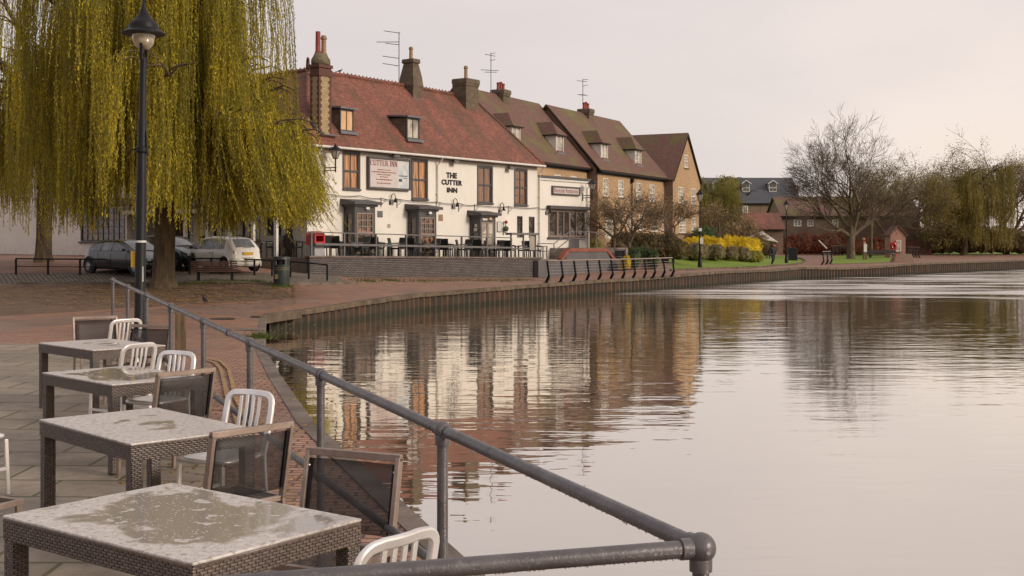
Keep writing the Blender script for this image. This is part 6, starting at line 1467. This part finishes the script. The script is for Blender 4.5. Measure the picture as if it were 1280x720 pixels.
# diagonal white-topped gate by the three-post railing
p = gp(1029,330); r = empty('lifting_barrier', (p.x,p.y+1.5,p.z), 0, 'pale slanting barrier arm above the three-post railing', 'barrier'); MB().bar((0,0,2.0),(.75,0,1.25),.06,.08).build('arm','sticker_white',r); MB().box(.7,.8,-.05,.05,0,1.3).build('post','black_metal',r)
# ================================================================== PERSON
def skin_mesh(name, verts, edges, radii, mat, parent, sub=1):
    me = bpy.data.meshes.new(name); me.from_pydata(verts, edges, []); me.materials.append(M[mat]); o = bpy.data.objects.new(name, me); COL.objects.link(o); o.parent = parent
    md = o.modifiers.new('skin', 'SKIN'); me.skin_vertices.new() if not me.skin_vertices else None
    for i, rr in enumerate(radii): me.skin_vertices[0].data[i].radius = (rr, rr) if isinstance(rr, float) else rr
    me.skin_vertices[0].data[0].use_root = True
    o.modifiers.new('sub', 'SUBSURF').levels = sub; o.modifiers['sub'].render_levels = 2; md.use_smooth_shade = True; return o
p = gp(966,332); hp = 1.62; r = empty('person', tuple(p), .5, 'person in dark clothes with a bright red hood walking on the riverside path', 'person')
J = dict(pel=(0,0,.88),sp=(0,.02,1.08),ch=(0,.02,1.28),nk=(0,.0,1.40),hd=(0,-.03,1.48),ht=(0,-.03,1.60),hl=(-.09,0,.84),kl=(-.10,-.14,.47),al=(-.10,.02,.09),tl=(-.10,-.14,.03),hr=(.09,0,.84),kr=(.09,-.02,.46),ar=(.10,.22,.14),tr=(.10,.12,.03),sl=(-.18,.02,1.32),el=(-.24,.08,1.06),wl=(-.22,-.04,.84),fl=(-.22,-.07,.77),sr=(.18,.02,1.32),er=(.24,.04,1.06),wr=(.24,-.12,.86),fr=(.24,-.15,.79))
ks = list(J); E = [('pel','sp'),('sp','ch'),('ch','nk'),('nk','hd'),('hd','ht'),('pel','hl'),('hl','kl'),('kl','al'),('al','tl'),('pel','hr'),('hr','kr'),('kr','ar'),('ar','tr'),('ch','sl'),('sl','el'),('el','wl'),('wl','fl'),('ch','sr'),('sr','er'),('er','wr'),('wr','fr')]
RD = dict(pel=.12,sp=.11,ch=.13,nk=.055,hd=.085,ht=.07,hl=.085,kl=.06,al=.042,tl=.035,hr=.085,kr=.06,ar=.042,tr=.035,sl=.06,el=.042,wl=.03,fl=.03,sr=.06,er=.042,wr=.03,fr=.03)
skin_mesh('body', [J[k] for k in ks], [(ks.index(a),ks.index(b)) for a,b in E], [RD[k] for k in ks], 'skin', r)
jk = ['pel','sp','ch','sl','el','wl','sr','er','wr']; skin_mesh('jacket', [J[k] if k != 'pel' else (0,0,.80) for k in jk], [(0,1),(1,2),(2,3),(3,4),(4,5),(2,6),(6,7),(7,8)], [.17,.155,.165,.085,.065,.05,.085,.065,.05], 'jacket_dark', r)
tk = ['pel','hl','kl','al','hr','kr','ar']; skin_mesh('trousers', [J[k] for k in tk], [(0,1),(1,2),(2,3),(0,4),(4,5),(5,6)], [.14,.105,.08,.062,.105,.08,.062], 'trouser_dark', r)
m = MB(); m.ball((0,-.01,1.50),.125,14,1.15); m.v = [v if v[1] > -.09 else (v[0],-.09,v[2]) for v in m.v]; m.tube([(0,.0,1.36),(0,0,1.42)],[.13,.11],12); m.build('hood','jacket_dark',r,smooth=True)
m = MB(); m.ball((.1,-.06,1.46),.1,12,1.1); m.build('scarf','hood_red',r,smooth=True)
m = MB()
for s in (-.1,.1): m.ball((s,(-.08 if s<0 else .17),.04),.06,10,.6)
m.build('shoes','trouser_dark',r,smooth=True)
MB().box(-.16,.16,.13,.30,1.0,1.36).build('rucksack','bag_grey',r,bevel=.05)
# ================================================================== TREES AND SHRUBS
def fast_mesh(name, V, Fq, mat, parent=None, smooth=False):
    me = bpy.data.meshes.new(name); V = np.asarray(V, np.float32).reshape(-1, 3); Fq = np.asarray(Fq, np.int32); k = Fq.shape[1]
    me.vertices.add(len(V)); me.vertices.foreach_set('co', V.ravel()); me.loops.add(Fq.size); me.loops.foreach_set('vertex_index', Fq.ravel())
    me.polygons.add(len(Fq)); me.polygons.foreach_set('loop_start', np.arange(0, Fq.size, k, dtype=np.int32)); me.update(calc_edges=True); me.validate()
    me.materials.append(M[mat]); o = bpy.data.objects.new(name, me); COL.objects.link(o)
    if parent is not None: o.parent = parent
    return o
def leaves(C, D, S, name, mat, parent, wid=.42):
    """diamond leaves: centres C, directions D, lengths S"""
    n = len(C); D = D/np.maximum(np.linalg.norm(D, axis=1, keepdims=True), 1e-6); A = nrg.normal(size=(n, 3)); X = np.cross(D, A); X /= np.maximum(np.linalg.norm(X, axis=1, keepdims=True), 1e-6)
    S = S[:, None]; V = np.stack([C-D*S/2, C+X*S*wid/2, C+D*S/2, C-X*S*wid/2], 1)
    return fast_mesh(name, V, np.arange(4*n).reshape(n, 4), mat, parent)
def grow(mb, p, d, L, r, lvl, prm, tips, rg):
    n = prm['seg'][min(lvl, len(prm['seg'])-1)]; pts = [p.copy()]; dd = d.copy(); q = p.copy()
    for i in range(n):
        w = prm['wob']; dd = (dd+Vector((rg.gauss(0,w), rg.gauss(0,w), rg.gauss(0,w)+prm['up'][min(lvl,len(prm['up'])-1)]))).normalized(); q = q+dd*L/n; pts.append(q.copy())
    r1 = r*prm['tap']; rs = [r+(r1-r)*i/n for i in range(n+1)]
    mb.tube(pts, rs, 8 if lvl == 0 else (6 if lvl < 2 else (4 if lvl < 3 else 3)), cap=False)
    if lvl >= prm['lv']-1:
        tips.append((pts[-1], dd)); tips.append((pts[len(pts)//2], dd)); return
    k = prm['kids'][min(lvl, len(prm['kids'])-1)]
    for j in range(k):
        t = 1.0 if j == 0 else rg.uniform(prm['from'], 1.0); i = min(int(t*n), n-1); b = pts[i].lerp(pts[i+1], t*n-i) if t < 1 else pts[-1]
        ang = rg.uniform(*prm['ang'])*(.45 if j == 0 else 1); az = rg.uniform(0, 2*PI); base = (pts[i+1]-pts[i]).normalized() if t < 1 else dd
        x = base.orthogonal().normalized(); y = base.cross(x); nd = (base*math.cos(ang)+(x*math.cos(az)+y*math.sin(az))*math.sin(ang)); nd.z *= prm.get('flat', 1); nd.normalize()
        rr = (r1 if t == 1 else r+(r1-r)*t)*(prm['rk'] if j else .9)
        grow(mb, b, nd, L*rg.uniform(*prm['len']), max(rr, prm['rmin']), lvl+1, prm, tips, rg)
def tree(loc, label, h0, L, r, prm, seed, barkm='grey_bark', leafmat=None, nleaf=0, ls=.1, spread=.3, name='bare_tree', group=None, starts=None):
    rg = random.Random(seed); t = empty(name, loc, 0, label, 'tree', group); mb = MB(); tips = []; tk = MB()
    tk.tube([Vector((0,0,-.2)), Vector((0,0,.15)), Vector((rg.uniform(-.05,.05),0,h0*.5)), Vector((rg.uniform(-.1,.1),0,h0))], [r*1.5, r*1.15, r*1.0, r*.92], 10)
    for (dx, dy, dz) in (starts or [(0,0,1)]): grow(mb, Vector((0,0,h0*.96)), Vector((dx,dy,dz)).normalized(), L*((.45+.62*Vector((dx,dy,dz)).normalized().z) if starts and len(starts) > 5 else 1), r*(.9 if not starts or len(starts) == 1 else .68), 0, prm, tips, rg)
    tk.build('trunk', barkm, t, smooth=True, fix=False, uv=False); o = mb.build('branches', barkm if barkm == 'grey_bark' else 'twig', t, smooth=True, fix=False, uv=False)
    if leafmat:
        T_ = np.array([list(p) for p, _ in tips]); idx = nrg.integers(0, len(T_), nleaf); C = T_[idx]+nrg.normal(size=(nleaf,3))*spread; leaves(C, nrg.normal(size=(nleaf,3)), nrg.uniform(ls*.6, ls*1.3, nleaf), 'crown', leafmat, t)
    return t
# the tall bare tree on the right
g = gy(1063.6, 122); prm = dict(seg=(4,4,4,3,3,2,2), wob=.10, up=(.02,.05,.05,.04,.03,.03,.02), tap=.55, lv=7, kids=(4,4,3,3,3,3), ang=(.35,.85), len=(.62,.84), rk=.62, rmin=.014, **{'from': .35})
tree(tuple(g), 'tall bare spreading tree on the lawn at the right', 2.3, 3.7, .38, prm, 5, starts=[(-.95,.1,.55),(-.4,.25,.95),(.03,-.1,1),(.42,-.15,.95),(.9,.1,.6),(.1,.6,.8)])
# small pruned trees
sp = dict(seg=(3,3,2,2,2), wob=.16, up=(.02,.0,.0,.02,.02), tap=.6, lv=5, kids=(4,4,4,3), ang=(.5,1.1), len=(.6,.85), rk=.7, rmin=.012, flat=.8, **{'from': .3})
for px, py, Y, h0, L, r, lab, sd, st in (
    (767.5,328,79,1.7,1.55,.12,'small multi-stemmed brown tree left of the pair before the brick house',3,[(-.7,.1,.8),(.1,.3,1),(.5,-.3,.8)]),
    (788,330,76,1.6,1.5,.11,'small multi-stemmed brown tree right of the pair before the brick house',4,[(-.3,.1,1),(.6,.1,.8),(.1,-.4,.9)]),
    (842,330,84,2.6,.95,.07,'slim small brown tree in front of the gable end',8,[(-.8,.1,.5),(.8,.1,.5),(.0,.3,.8)]),
    (899,320,104,1.9,1.35,.12,'spreading brown tree behind the yellow hedge, left of its neighbour',9,[(-.8,.1,.6),(.8,.2,.5),(0,.3,.9)]),
    (931,324,99,1.3,.85,.08,'small dark-stemmed brown tree growing through the yellow hedge',12,[(-.7,.1,.5),(.9,.1,.5),(.2,.3,.8)])):
    b = gy(px, Y); tree(tuple(b), lab, h0, L, r, sp, sd, 'grey_bark', 'brown_leaf', 3400 if Y > 90 else 2900, .12 if Y < 90 else .16, .22, name='small_tree', starts=st)
b = gy(1089, 136); tree(tuple(b), 'slender mossy-trunked tree just right of the big bare tree', 3.6, 2.4, .20, dict(sp, lv=5), 21, 'bark', 'far_willow_leaf', 2600, .2, .35, name='small_tree', starts=[(-.5,0,1),(.5,.1,1)])
# willows
def willow(loc, label, Ht, Rd, zbot, ns, leafm_, lstep, lsz, seed, trunk_r, limb_n=9, group=None, lean=(0,0), zlim=99, trunk_h=4.2, flare=False):
    rg = random.Random(seed); t = empty('willow_tree', loc, 0, label, 'tree', group); tk = MB(); br = MB()
    tk.tube([(0,0,-.3),(0,0,.0),(0,0,.35),(.03,0,1.2),(.05,0,trunk_h*.6),(.1,.0,trunk_h)], [trunk_r*1.75,trunk_r*1.45,trunk_r*1.12,trunk_r,trunk_r*.95,trunk_r*1.0], 18)
    tv = []
    for (x,y,z) in tk.v: n_ = noise.noise(Vector((x*2.4,y*2.4,z*.6+seed)))*.12*trunk_r/.4; l_ = math.hypot(x,y) or 1; tv.append((x+x/l_*n_, y+y/l_*n_, z))
    tk.v = tv; tk.build('trunk','bark',t,smooth=True,fix=False,uv=False)
    src = []
    for i in range(limb_n+(5 if flare else 0)):
        low = i >= limb_n; az = 2*PI*i/limb_n+rg.uniform(-.25,.25) if not low else (-.8,-.4,-.05,.3,.7)[i-limb_n]; rr = Rd*rg.uniform(.35,1.0); top = (Ht*rg.uniform(.72,1.0)-.18*rr) if i % 3 or not flare else Ht*rg.uniform(.42,.6); pts = []
        if low: rr = 4.75; top = 6.1+rg.uniform(-.4,.4)
        for q in np.linspace(0,1,9):
            rad = rr*q**1.25; z = trunk_h*.85+(top-trunk_h*.85)*math.sin(min(1,q*1.12)*PI/2)-.9*max(0,q-.85)*4
            pts.append(Vector((math.cos(az+.3*q)*rad+lean[0]*q, math.sin(az+.3*q)*rad+lean[1]*q, z))+Vector((rg.gauss(0,.12),rg.gauss(0,.12),rg.gauss(0,.12))))
        br.tube(pts, [trunk_r*.55*(1-.88*q)+.02 for q in np.linspace(0,1,9)], 7, cap=False)
        for j in range(2,9):
            for s in range(3):
                a2 = az+rg.uniform(-1.5,1.5); l2 = rg.uniform(.8,2.6)*(Rd/6.3); b0 = pts[j]; sub = [b0]
                for q in (.35,.7,1.0): sub.append(b0+Vector((math.cos(a2)*l2*q, math.sin(a2)*l2*q, l2*.35*math.sin(q*PI*.8)+rg.uniform(-.1,.1))))
                br.tube(sub, [.055,.04,.03,.018], 4, cap=False)
                for c_ in sub[1:]:
                    if math.hypot(c_.x,c_.y) < Rd*(.87 if flare and c_.x > 2 and c_.z > 6.6 else 1.0 if flare and c_.x > 2 else 1.0): src.append(c_)
    br.build('branches','bark',t,smooth=True,fix=False,uv=False)
    C = []; D = []; SV = []; SF = []
    clumps = [(rg.choice(src), rg.uniform(.4,1.0)**.7, rg.uniform(.08,.30)*(1 if flare else 1.8)) for _ in range(ns//17)]+([(c_, rg.uniform(.75,1.0), rg.uniform(.12,.32)) for c_ in src if flare and c_.x > 3 and c_.z < 6.8 and rg.random() < .75])
    for k in range(ns):
        c_, lf, sg = clumps[k % len(clumps)]; x = c_.x+rg.gauss(0,sg); y = c_.y+rg.gauss(0,sg); z = c_.z+rg.gauss(0,.2); rad = math.hypot(x,y)
        zb = zbot(math.atan2(y,x), rad)+rg.uniform(-.2,.6); Lh = (z-zb)*lf*rg.uniform(.75,1.0)
        if lf > .8: Lh = (z-zb)*rg.uniform(.86,1.02)
        Lh = min(Lh, 12.0 if lf > .8 else 8)
        if Lh < .7: continue
        ox, oy = x/(rad+.01)*rg.uniform(.0,.45), y/(rad+.01)*rg.uniform(.0,.45); n_ = int(Lh/lstep); ph = rg.uniform(0,6)
        q = np.linspace(0,1,n_+1)[1:]; fl_ = (1.0 if flare and x > 2.6 and rad > 3.4 else 0.0)*max(0.0, min(1.0, 1.0-(zb-2.0)/3))*max(0,(z-Lh) < 5.5); px_ = x+ox*np.minimum(1,q*2.5)+.13*np.sin(q*4+ph)+fl_*q**2.2*rg.uniform(.4,1.7); py_ = y+oy*np.minimum(1,q*2.5)+.12*np.cos(q*4+ph); pz_ = z-Lh*q
        P_ = np.stack([px_,py_,pz_],1); C.append(P_+nrg.normal(size=P_.shape)*.022); dd = np.tile([0,0,-1.0],(len(P_),1))+nrg.normal(size=P_.shape)*.42; D.append(dd)
        m_ = max(2, int(Lh/1.0)); ii = np.linspace(0, n_-1, m_+1).astype(int); b0 = len(SV)
        for i_ in ii: SV += [P_[i_]+(-.007,0,0), P_[i_]+(.007,0,0)]
        SF += [(b0+2*i_,b0+2*i_+1,b0+2*i_+3,b0+2*i_+2) for i_ in range(m_)]
    C = np.concatenate(C); D = np.concatenate(D); leaves(C, D, nrg.uniform(lsz*.7, lsz*1.3, len(C)), 'crown', leafm_, t, .3); fast_mesh('hanging_twigs', np.array(SV), np.array(SF), 'far_willow_leaf', t)
    return t
b = gy(205, 46.0)
def zb1(a, rad): return 2.35+.35*math.sin(a*3+1)+(.0 if rad > 2.2 else 1.4)+.35*math.sin(a*9)
willow((b.x, b.y, b.z), 'huge yellow-green weeping willow in front of the pub', 15.6, 5.15, zb1, 7200, 'willow_leaf', .08, .125, 3, .40, 20, flare=True)
b = gy(55, 57); willow((b.x, b.y, b.z), 'second willow further left behind the lamp column', 13.5, 5.0, lambda a, r_: 2.7+.5*math.sin(a*2), 1500, 'willow_leaf', .13, .16, 8, .35, 9)
lp = dict(seg=(4,4,3,3,2,2), wob=.15, up=(.04,.05,.03,0,-.06,-.10), tap=.6, lv=6, kids=(4,4,3,3,3), ang=(.4,.95), len=(.62,.86), rk=.66, rmin=.02, **{'from': .3})
b = gy(1112, 141); tree((b.x, b.y, b.z), 'broad olive-leaved tree close behind the right side of the bare tree', 2.2, 3.5, .3, lp, 31, 'bark', 'far_willow_leaf', 19000, .17, .38, name='leafy_tree', starts=[(-.7,.1,.8),(.0,.2,1),(.6,-.1,.9),(.9,.2,.5)])
b = gy(1205, 146); willow((b.x, b.y, b.z), 'dense olive willow beyond the right end of the river path', 11.5, 5.5, lambda a, r_: 1.2+.8*math.sin(a*2), 1700, 'far_willow_leaf', .24, .28, 17, .35, 9)
b = gy(1168, 158); tree((b.x, b.y, b.z), 'tall olive-leaved tree filling the gap behind the dense willow', 3, 4.6, .35, lp, 33, 'bark', 'far_willow_leaf', 19000, .2, .42, name='leafy_tree', starts=[(-.7,.1,.8),(.0,.2,1),(.6,-.1,.9),(.9,.2,.5)])
b = gy(1258, 152); tree((b.x, b.y, b.z), 'outermost olive-leaved tree on the right bank bend', 2, 4.3, .35, lp, 35, 'bark', 'far_willow_leaf', 19000, .2, .42, name='leafy_tree', starts=[(-.7,.1,.8),(.0,.2,1),(.6,-.1,.9),(.9,.2,.5)])
b = gy(893, 128); willow((b.x, b.y, b.z), 'fresh yellow-green willow behind the gable end', 8.9, 3.6, lambda a, r_: 1.5, 1500, 'spring_leaf', .16, .2, 23, .2, 9)
# shrubs
def shrub(px0, px1, pyt, Y, label, mat, core, name='shrub', dep=1.0, n=5000, ls=.10, zb=None, bumps=7, cat='shrub', seed=1, top2=None):
    rg = random.Random(seed); k = Y/F; x0 = (px0-CX)*k; x1 = (px1-CX)*k; zt_ = ZC-(pyt-HY)*k; xc = (x0+x1)/2; g_ = H(xc, Y) if zb is None else zb; hgt = zt_-g_
    t = empty(name, (xc, Y, g_), 0, label, cat); W_ = (x1-x0)/2; cen = []
    for i in range(bumps):
        q = -1+2*(i+.5)/bumps; rx = W_/bumps*rg.uniform(1.8,2.4); hz = hgt*rg.uniform(.82,1.0)*(1 if abs(q) < .75 else .86); cen.append((q*(W_-rx*.5), rg.uniform(-.2,.2)*dep, hz*.5, rx, dep*rg.uniform(.7,1.0), hz*.5))
    Cs = []; m = MB()
    for (cx_,cy_,cz_,rx,ry,rz__) in cen:
        bm = bmesh.new(); bmesh.ops.create_icosphere(bm, subdivisions=3, radius=1.0)
        for v in bm.verts:
            f_ = .86+noise.noise(v.co*2.2+Vector((cx_,seed,0)))*.22; v.co = Vector((cx_+v.co.x*rx*f_, cy_+v.co.y*ry*f_, max(-.05, cz_+v.co.z*rz__*f_)))
        bm.verts.ensure_lookup_table(); m.add([tuple(v.co) for v in bm.verts], [tuple(v.index for v in f.verts) for f in bm.faces]); bm.free()
        nn = n//bumps; u = nrg.normal(size=(nn,3)); u /= np.linalg.norm(u,axis=1,keepdims=True); u[:,2] = np.where(u[:,2] < -.6, -u[:,2], u[:,2]); lump = 1+.14*np.sin(u[:,0]*7+cx_)*np.cos(u[:,2]*6+seed)
        rr = nrg.uniform(.80,1.16,(nn,1))*lump[:,None]; Cs.append(np.array([cx_,cy_,cz_])+u*rr*np.array([rx,ry,rz__]))
    m.build('branches', mat, t, smooth=True, fix=False, uv=False); C = np.concatenate(Cs); C[:,2] = np.maximum(C[:,2], .02); leaves(C, nrg.normal(size=C.shape)+[0,0,.5], nrg.uniform(ls*.6,ls*1.4,len(C)), 'foliage', mat, t, .55)
    return t
shrub(762, 858, 289.5, 83.5, 'long dark brown clipped hedge before the brick houses', 'hedge_leaf', 'bark', 'hedge', 1.5, 15000, .12, None, 8, 'hedge', 2)
shrub(851, 905, 293.5, 92, 'left half of the bright yellow flowering hedge', 'forsythia', 'bark', 'flowering_hedge', 1.6, 11000, .11, None, 5, 'hedge', 3)
shrub(893, 950, 293.0, 95, 'right half of the bright yellow flowering hedge', 'forsythia', 'bark', 'flowering_hedge', 1.7, 11000, .11, None, 5, 'hedge', 4)
for a,b_,t_,Y,lab,sd in ((858,884,304,88,'grey-green rounded shrub right of the lamp post with notices',5),(883,904,306,89.5,'olive-grey shrub at the middle of the yellow hedge',6),(903,921,307,91,'small olive-grey shrub beside the stem of the dark little tree',7),(921,937,309,92,'low grey shrub near the right end of the yellow hedge',8),(935,952,313,93,'low yellow-green shrub at the hedge tip',9)):
    shrub(a,b_,t_,Y,lab,'grey_shrub' if sd < 9 else 'spring_leaf','bark','shrub',1.0,3200,.11,None,3,'shrub',sd)
shrub(865,894,284,100,'dark green rounded bush behind the yellow hedge','green_shrub','bark','shrub',1.5,4000,.14,None,3,'shrub',11)
for a,b_,t_,Y,lab,sd,mt in ((786,800,308,74.5,'low green shrub left in the bed behind the black posts',12,'green_shrub'),(799,812,307,75.5,'middle low green shrub in the bed behind the black posts',13,'green_shrub'),(810,823,312,75,'right low green shrub in the bed behind the black posts',14,'green_shrub'),(777,787,320,73,'small yellow flowering shrub beside the steel barrier',15,'forsythia'),(738,752,299,81,'yellow-green shrub behind the steps block',16,'spring_leaf')):
    shrub(a,b_,t_,Y,lab,mt,'bark','shrub',.8,2400,.09,None,3,'shrub',sd)
shrub(968,1068,292,144,'long coppery beech hedge below the brown building','copper_leaf','copper_hedge','beech_hedge',1.2,15000,.2,None,12,'hedge',17)
shrub(1066,1116,296,141,'dark coppery hedge under the far willow','copper_leaf','copper_hedge','beech_hedge',1.2,6000,.2,None,6,'hedge',18)
shrub(918,970,291,122,'dark leafy shrubbery behind the parasol','hedge_leaf','bark','shrubbery',1.6,8000,.16,None,6,'shrub',19)
shrub(1140,1300,288,150,'dark far shrubbery along the bank at the right edge','hedge_leaf','bark','shrubbery',2,15000,.22,None,12,'shrub',20)
shrub(1000,1330,284,205,'distant wooded skyline behind the far buildings','hedge_leaf','bark','shrubbery',5,16000,.5,None,14,'shrub',22)
# ================================================================== LIGHT, SKY, CAMERA
w = bpy.data.worlds.new('World'); SC.world = w; w.use_nodes = True; nt = w.node_tree; nt.nodes.clear()
SUN_EL, SUN_AZ = R(24), R(118)       # azimuth clockwise from +Y
sky = nt.nodes.new('ShaderNodeTexSky'); sky.sky_type = 'NISHITA'; sky.sun_disc = False; sky.sun_elevation = SUN_EL; sky.sun_rotation = SUN_AZ; sky.air_density = 1; sky.dust_density = 3
def wn_(t, **k):
    n_ = nt.nodes.new('ShaderNode'+t)
    for a_, b2_ in k.items(): setattr(n_, a_, b2_)
    return n_
tc = wn_('TexCoord'); sx = wn_('SeparateXYZ'); nt.links.new(tc.outputs['Generated'], sx.inputs[0])
def wm(op, a, b):
    n_ = wn_('Math', operation=op)
    for i, v in enumerate((a, b)):
        if isinstance(v, (int,float)): n_.inputs[i].default_value = v
        else: nt.links.new(v, n_.inputs[i])
    return n_.outputs[0]
mp = wn_('Mapping'); mp.inputs['Scale'].default_value = (1,1,3.2); nt.links.new(tc.outputs['Generated'], mp.inputs['Vector'])
nz = wn_('TexNoise'); nz.inputs['Scale'].default_value = 2.2; nz.inputs['Detail'].default_value = 6; nz.inputs['Roughness'].default_value = .52; nt.links.new(mp.outputs[0], nz.inputs['Vector'])
fac = wm('ADD', wm('MULTIPLY', sx.outputs['X'], .95), wm('ADD', wm('MULTIPLY', sx.outputs['Z'], -1.0), wm('MULTIPLY', wm('SUBTRACT', nz.outputs['Fac'], .5), 1.3)))
cr = wn_('ValToRGB'); e = cr.color_ramp.elements; cr.color_ramp.elements.new(.5)
cr.color_ramp.elements.new(.55)
for el, (p_, c_) in zip(cr.color_ramp.elements, ((.10,(.55,.50,.505)),(.42,(.66,.585,.555)),(.58,(.77,.67,.61)),(1.0,(.90,.69,.52)))): el.position = p_; el.color = (*c_, 1)
nt.links.new(wm('ADD', wm('MULTIPLY', fac, .5), .42), cr.inputs[0])
# the cloud deck hides nearly all of the clear sky
sc_ = wn_('VectorMath', operation='SCALE'); nt.links.new(sky.outputs[0], sc_.inputs[0]); sc_.inputs['Scale'].default_value = .012
cl = wn_('VectorMath', operation='ADD'); nt.links.new(cr.outputs[0], cl.inputs[0]); nt.links.new(sc_.outputs[0], cl.inputs[1])
bg = wn_('Background'); bg.inputs['Strength'].default_value = .70; nt.links.new(cl.outputs[0], bg.inputs['Color']); wo = wn_('OutputWorld'); nt.links.new(bg.outputs[0], wo.inputs[0])
sd = bpy.data.lights.new('sun', 'SUN'); sd.energy = 1.5; sd.angle = R(14); sd.color = (1,.89,.76); so = bpy.data.objects.new('sun', sd); COL.objects.link(so)
dv = Vector((math.sin(SUN_AZ)*math.cos(SUN_EL), math.cos(SUN_AZ)*math.cos(SUN_EL), math.sin(SUN_EL))); so.rotation_euler = dv.to_track_quat('Z', 'Y').to_euler()
cd = bpy.data.cameras.new('camera'); co = bpy.data.objects.new('camera', cd); COL.objects.link(co); SC.camera = co
co.location = (0,0,ZC); co.rotation_euler = (PI/2,0,0); cd.sensor_width = 36; cd.lens = 36*F/1280; cd.shift_y = -(360-HY)/1280; cd.clip_end = 5000; cd.clip_start = .05
cd.dof.use_dof = True; cd.dof.focus_distance = 9.0; cd.dof.aperture_fstop = 45
vs_ = SC.view_settings; vs_.view_transform = 'Standard'; vs_.look = 'None'; vs_.exposure = .72; vs_.gamma = 1; vs_.use_curve_mapping = False
SC.cycles.max_bounces = 7; SC.cycles.transparent_max_bounces = 10; SC.cycles.diffuse_bounces = 3; SC.cycles.glossy_bounces = 4; SC.cycles.caustics_reflective = False; SC.cycles.caustics_refractive = False; SC.cycles.sample_clamp_indirect = 6
try: SC.cycles.use_denoising = True; SC.cycles.denoiser = 'OPENIMAGEDENOISE'
except Exception: pass
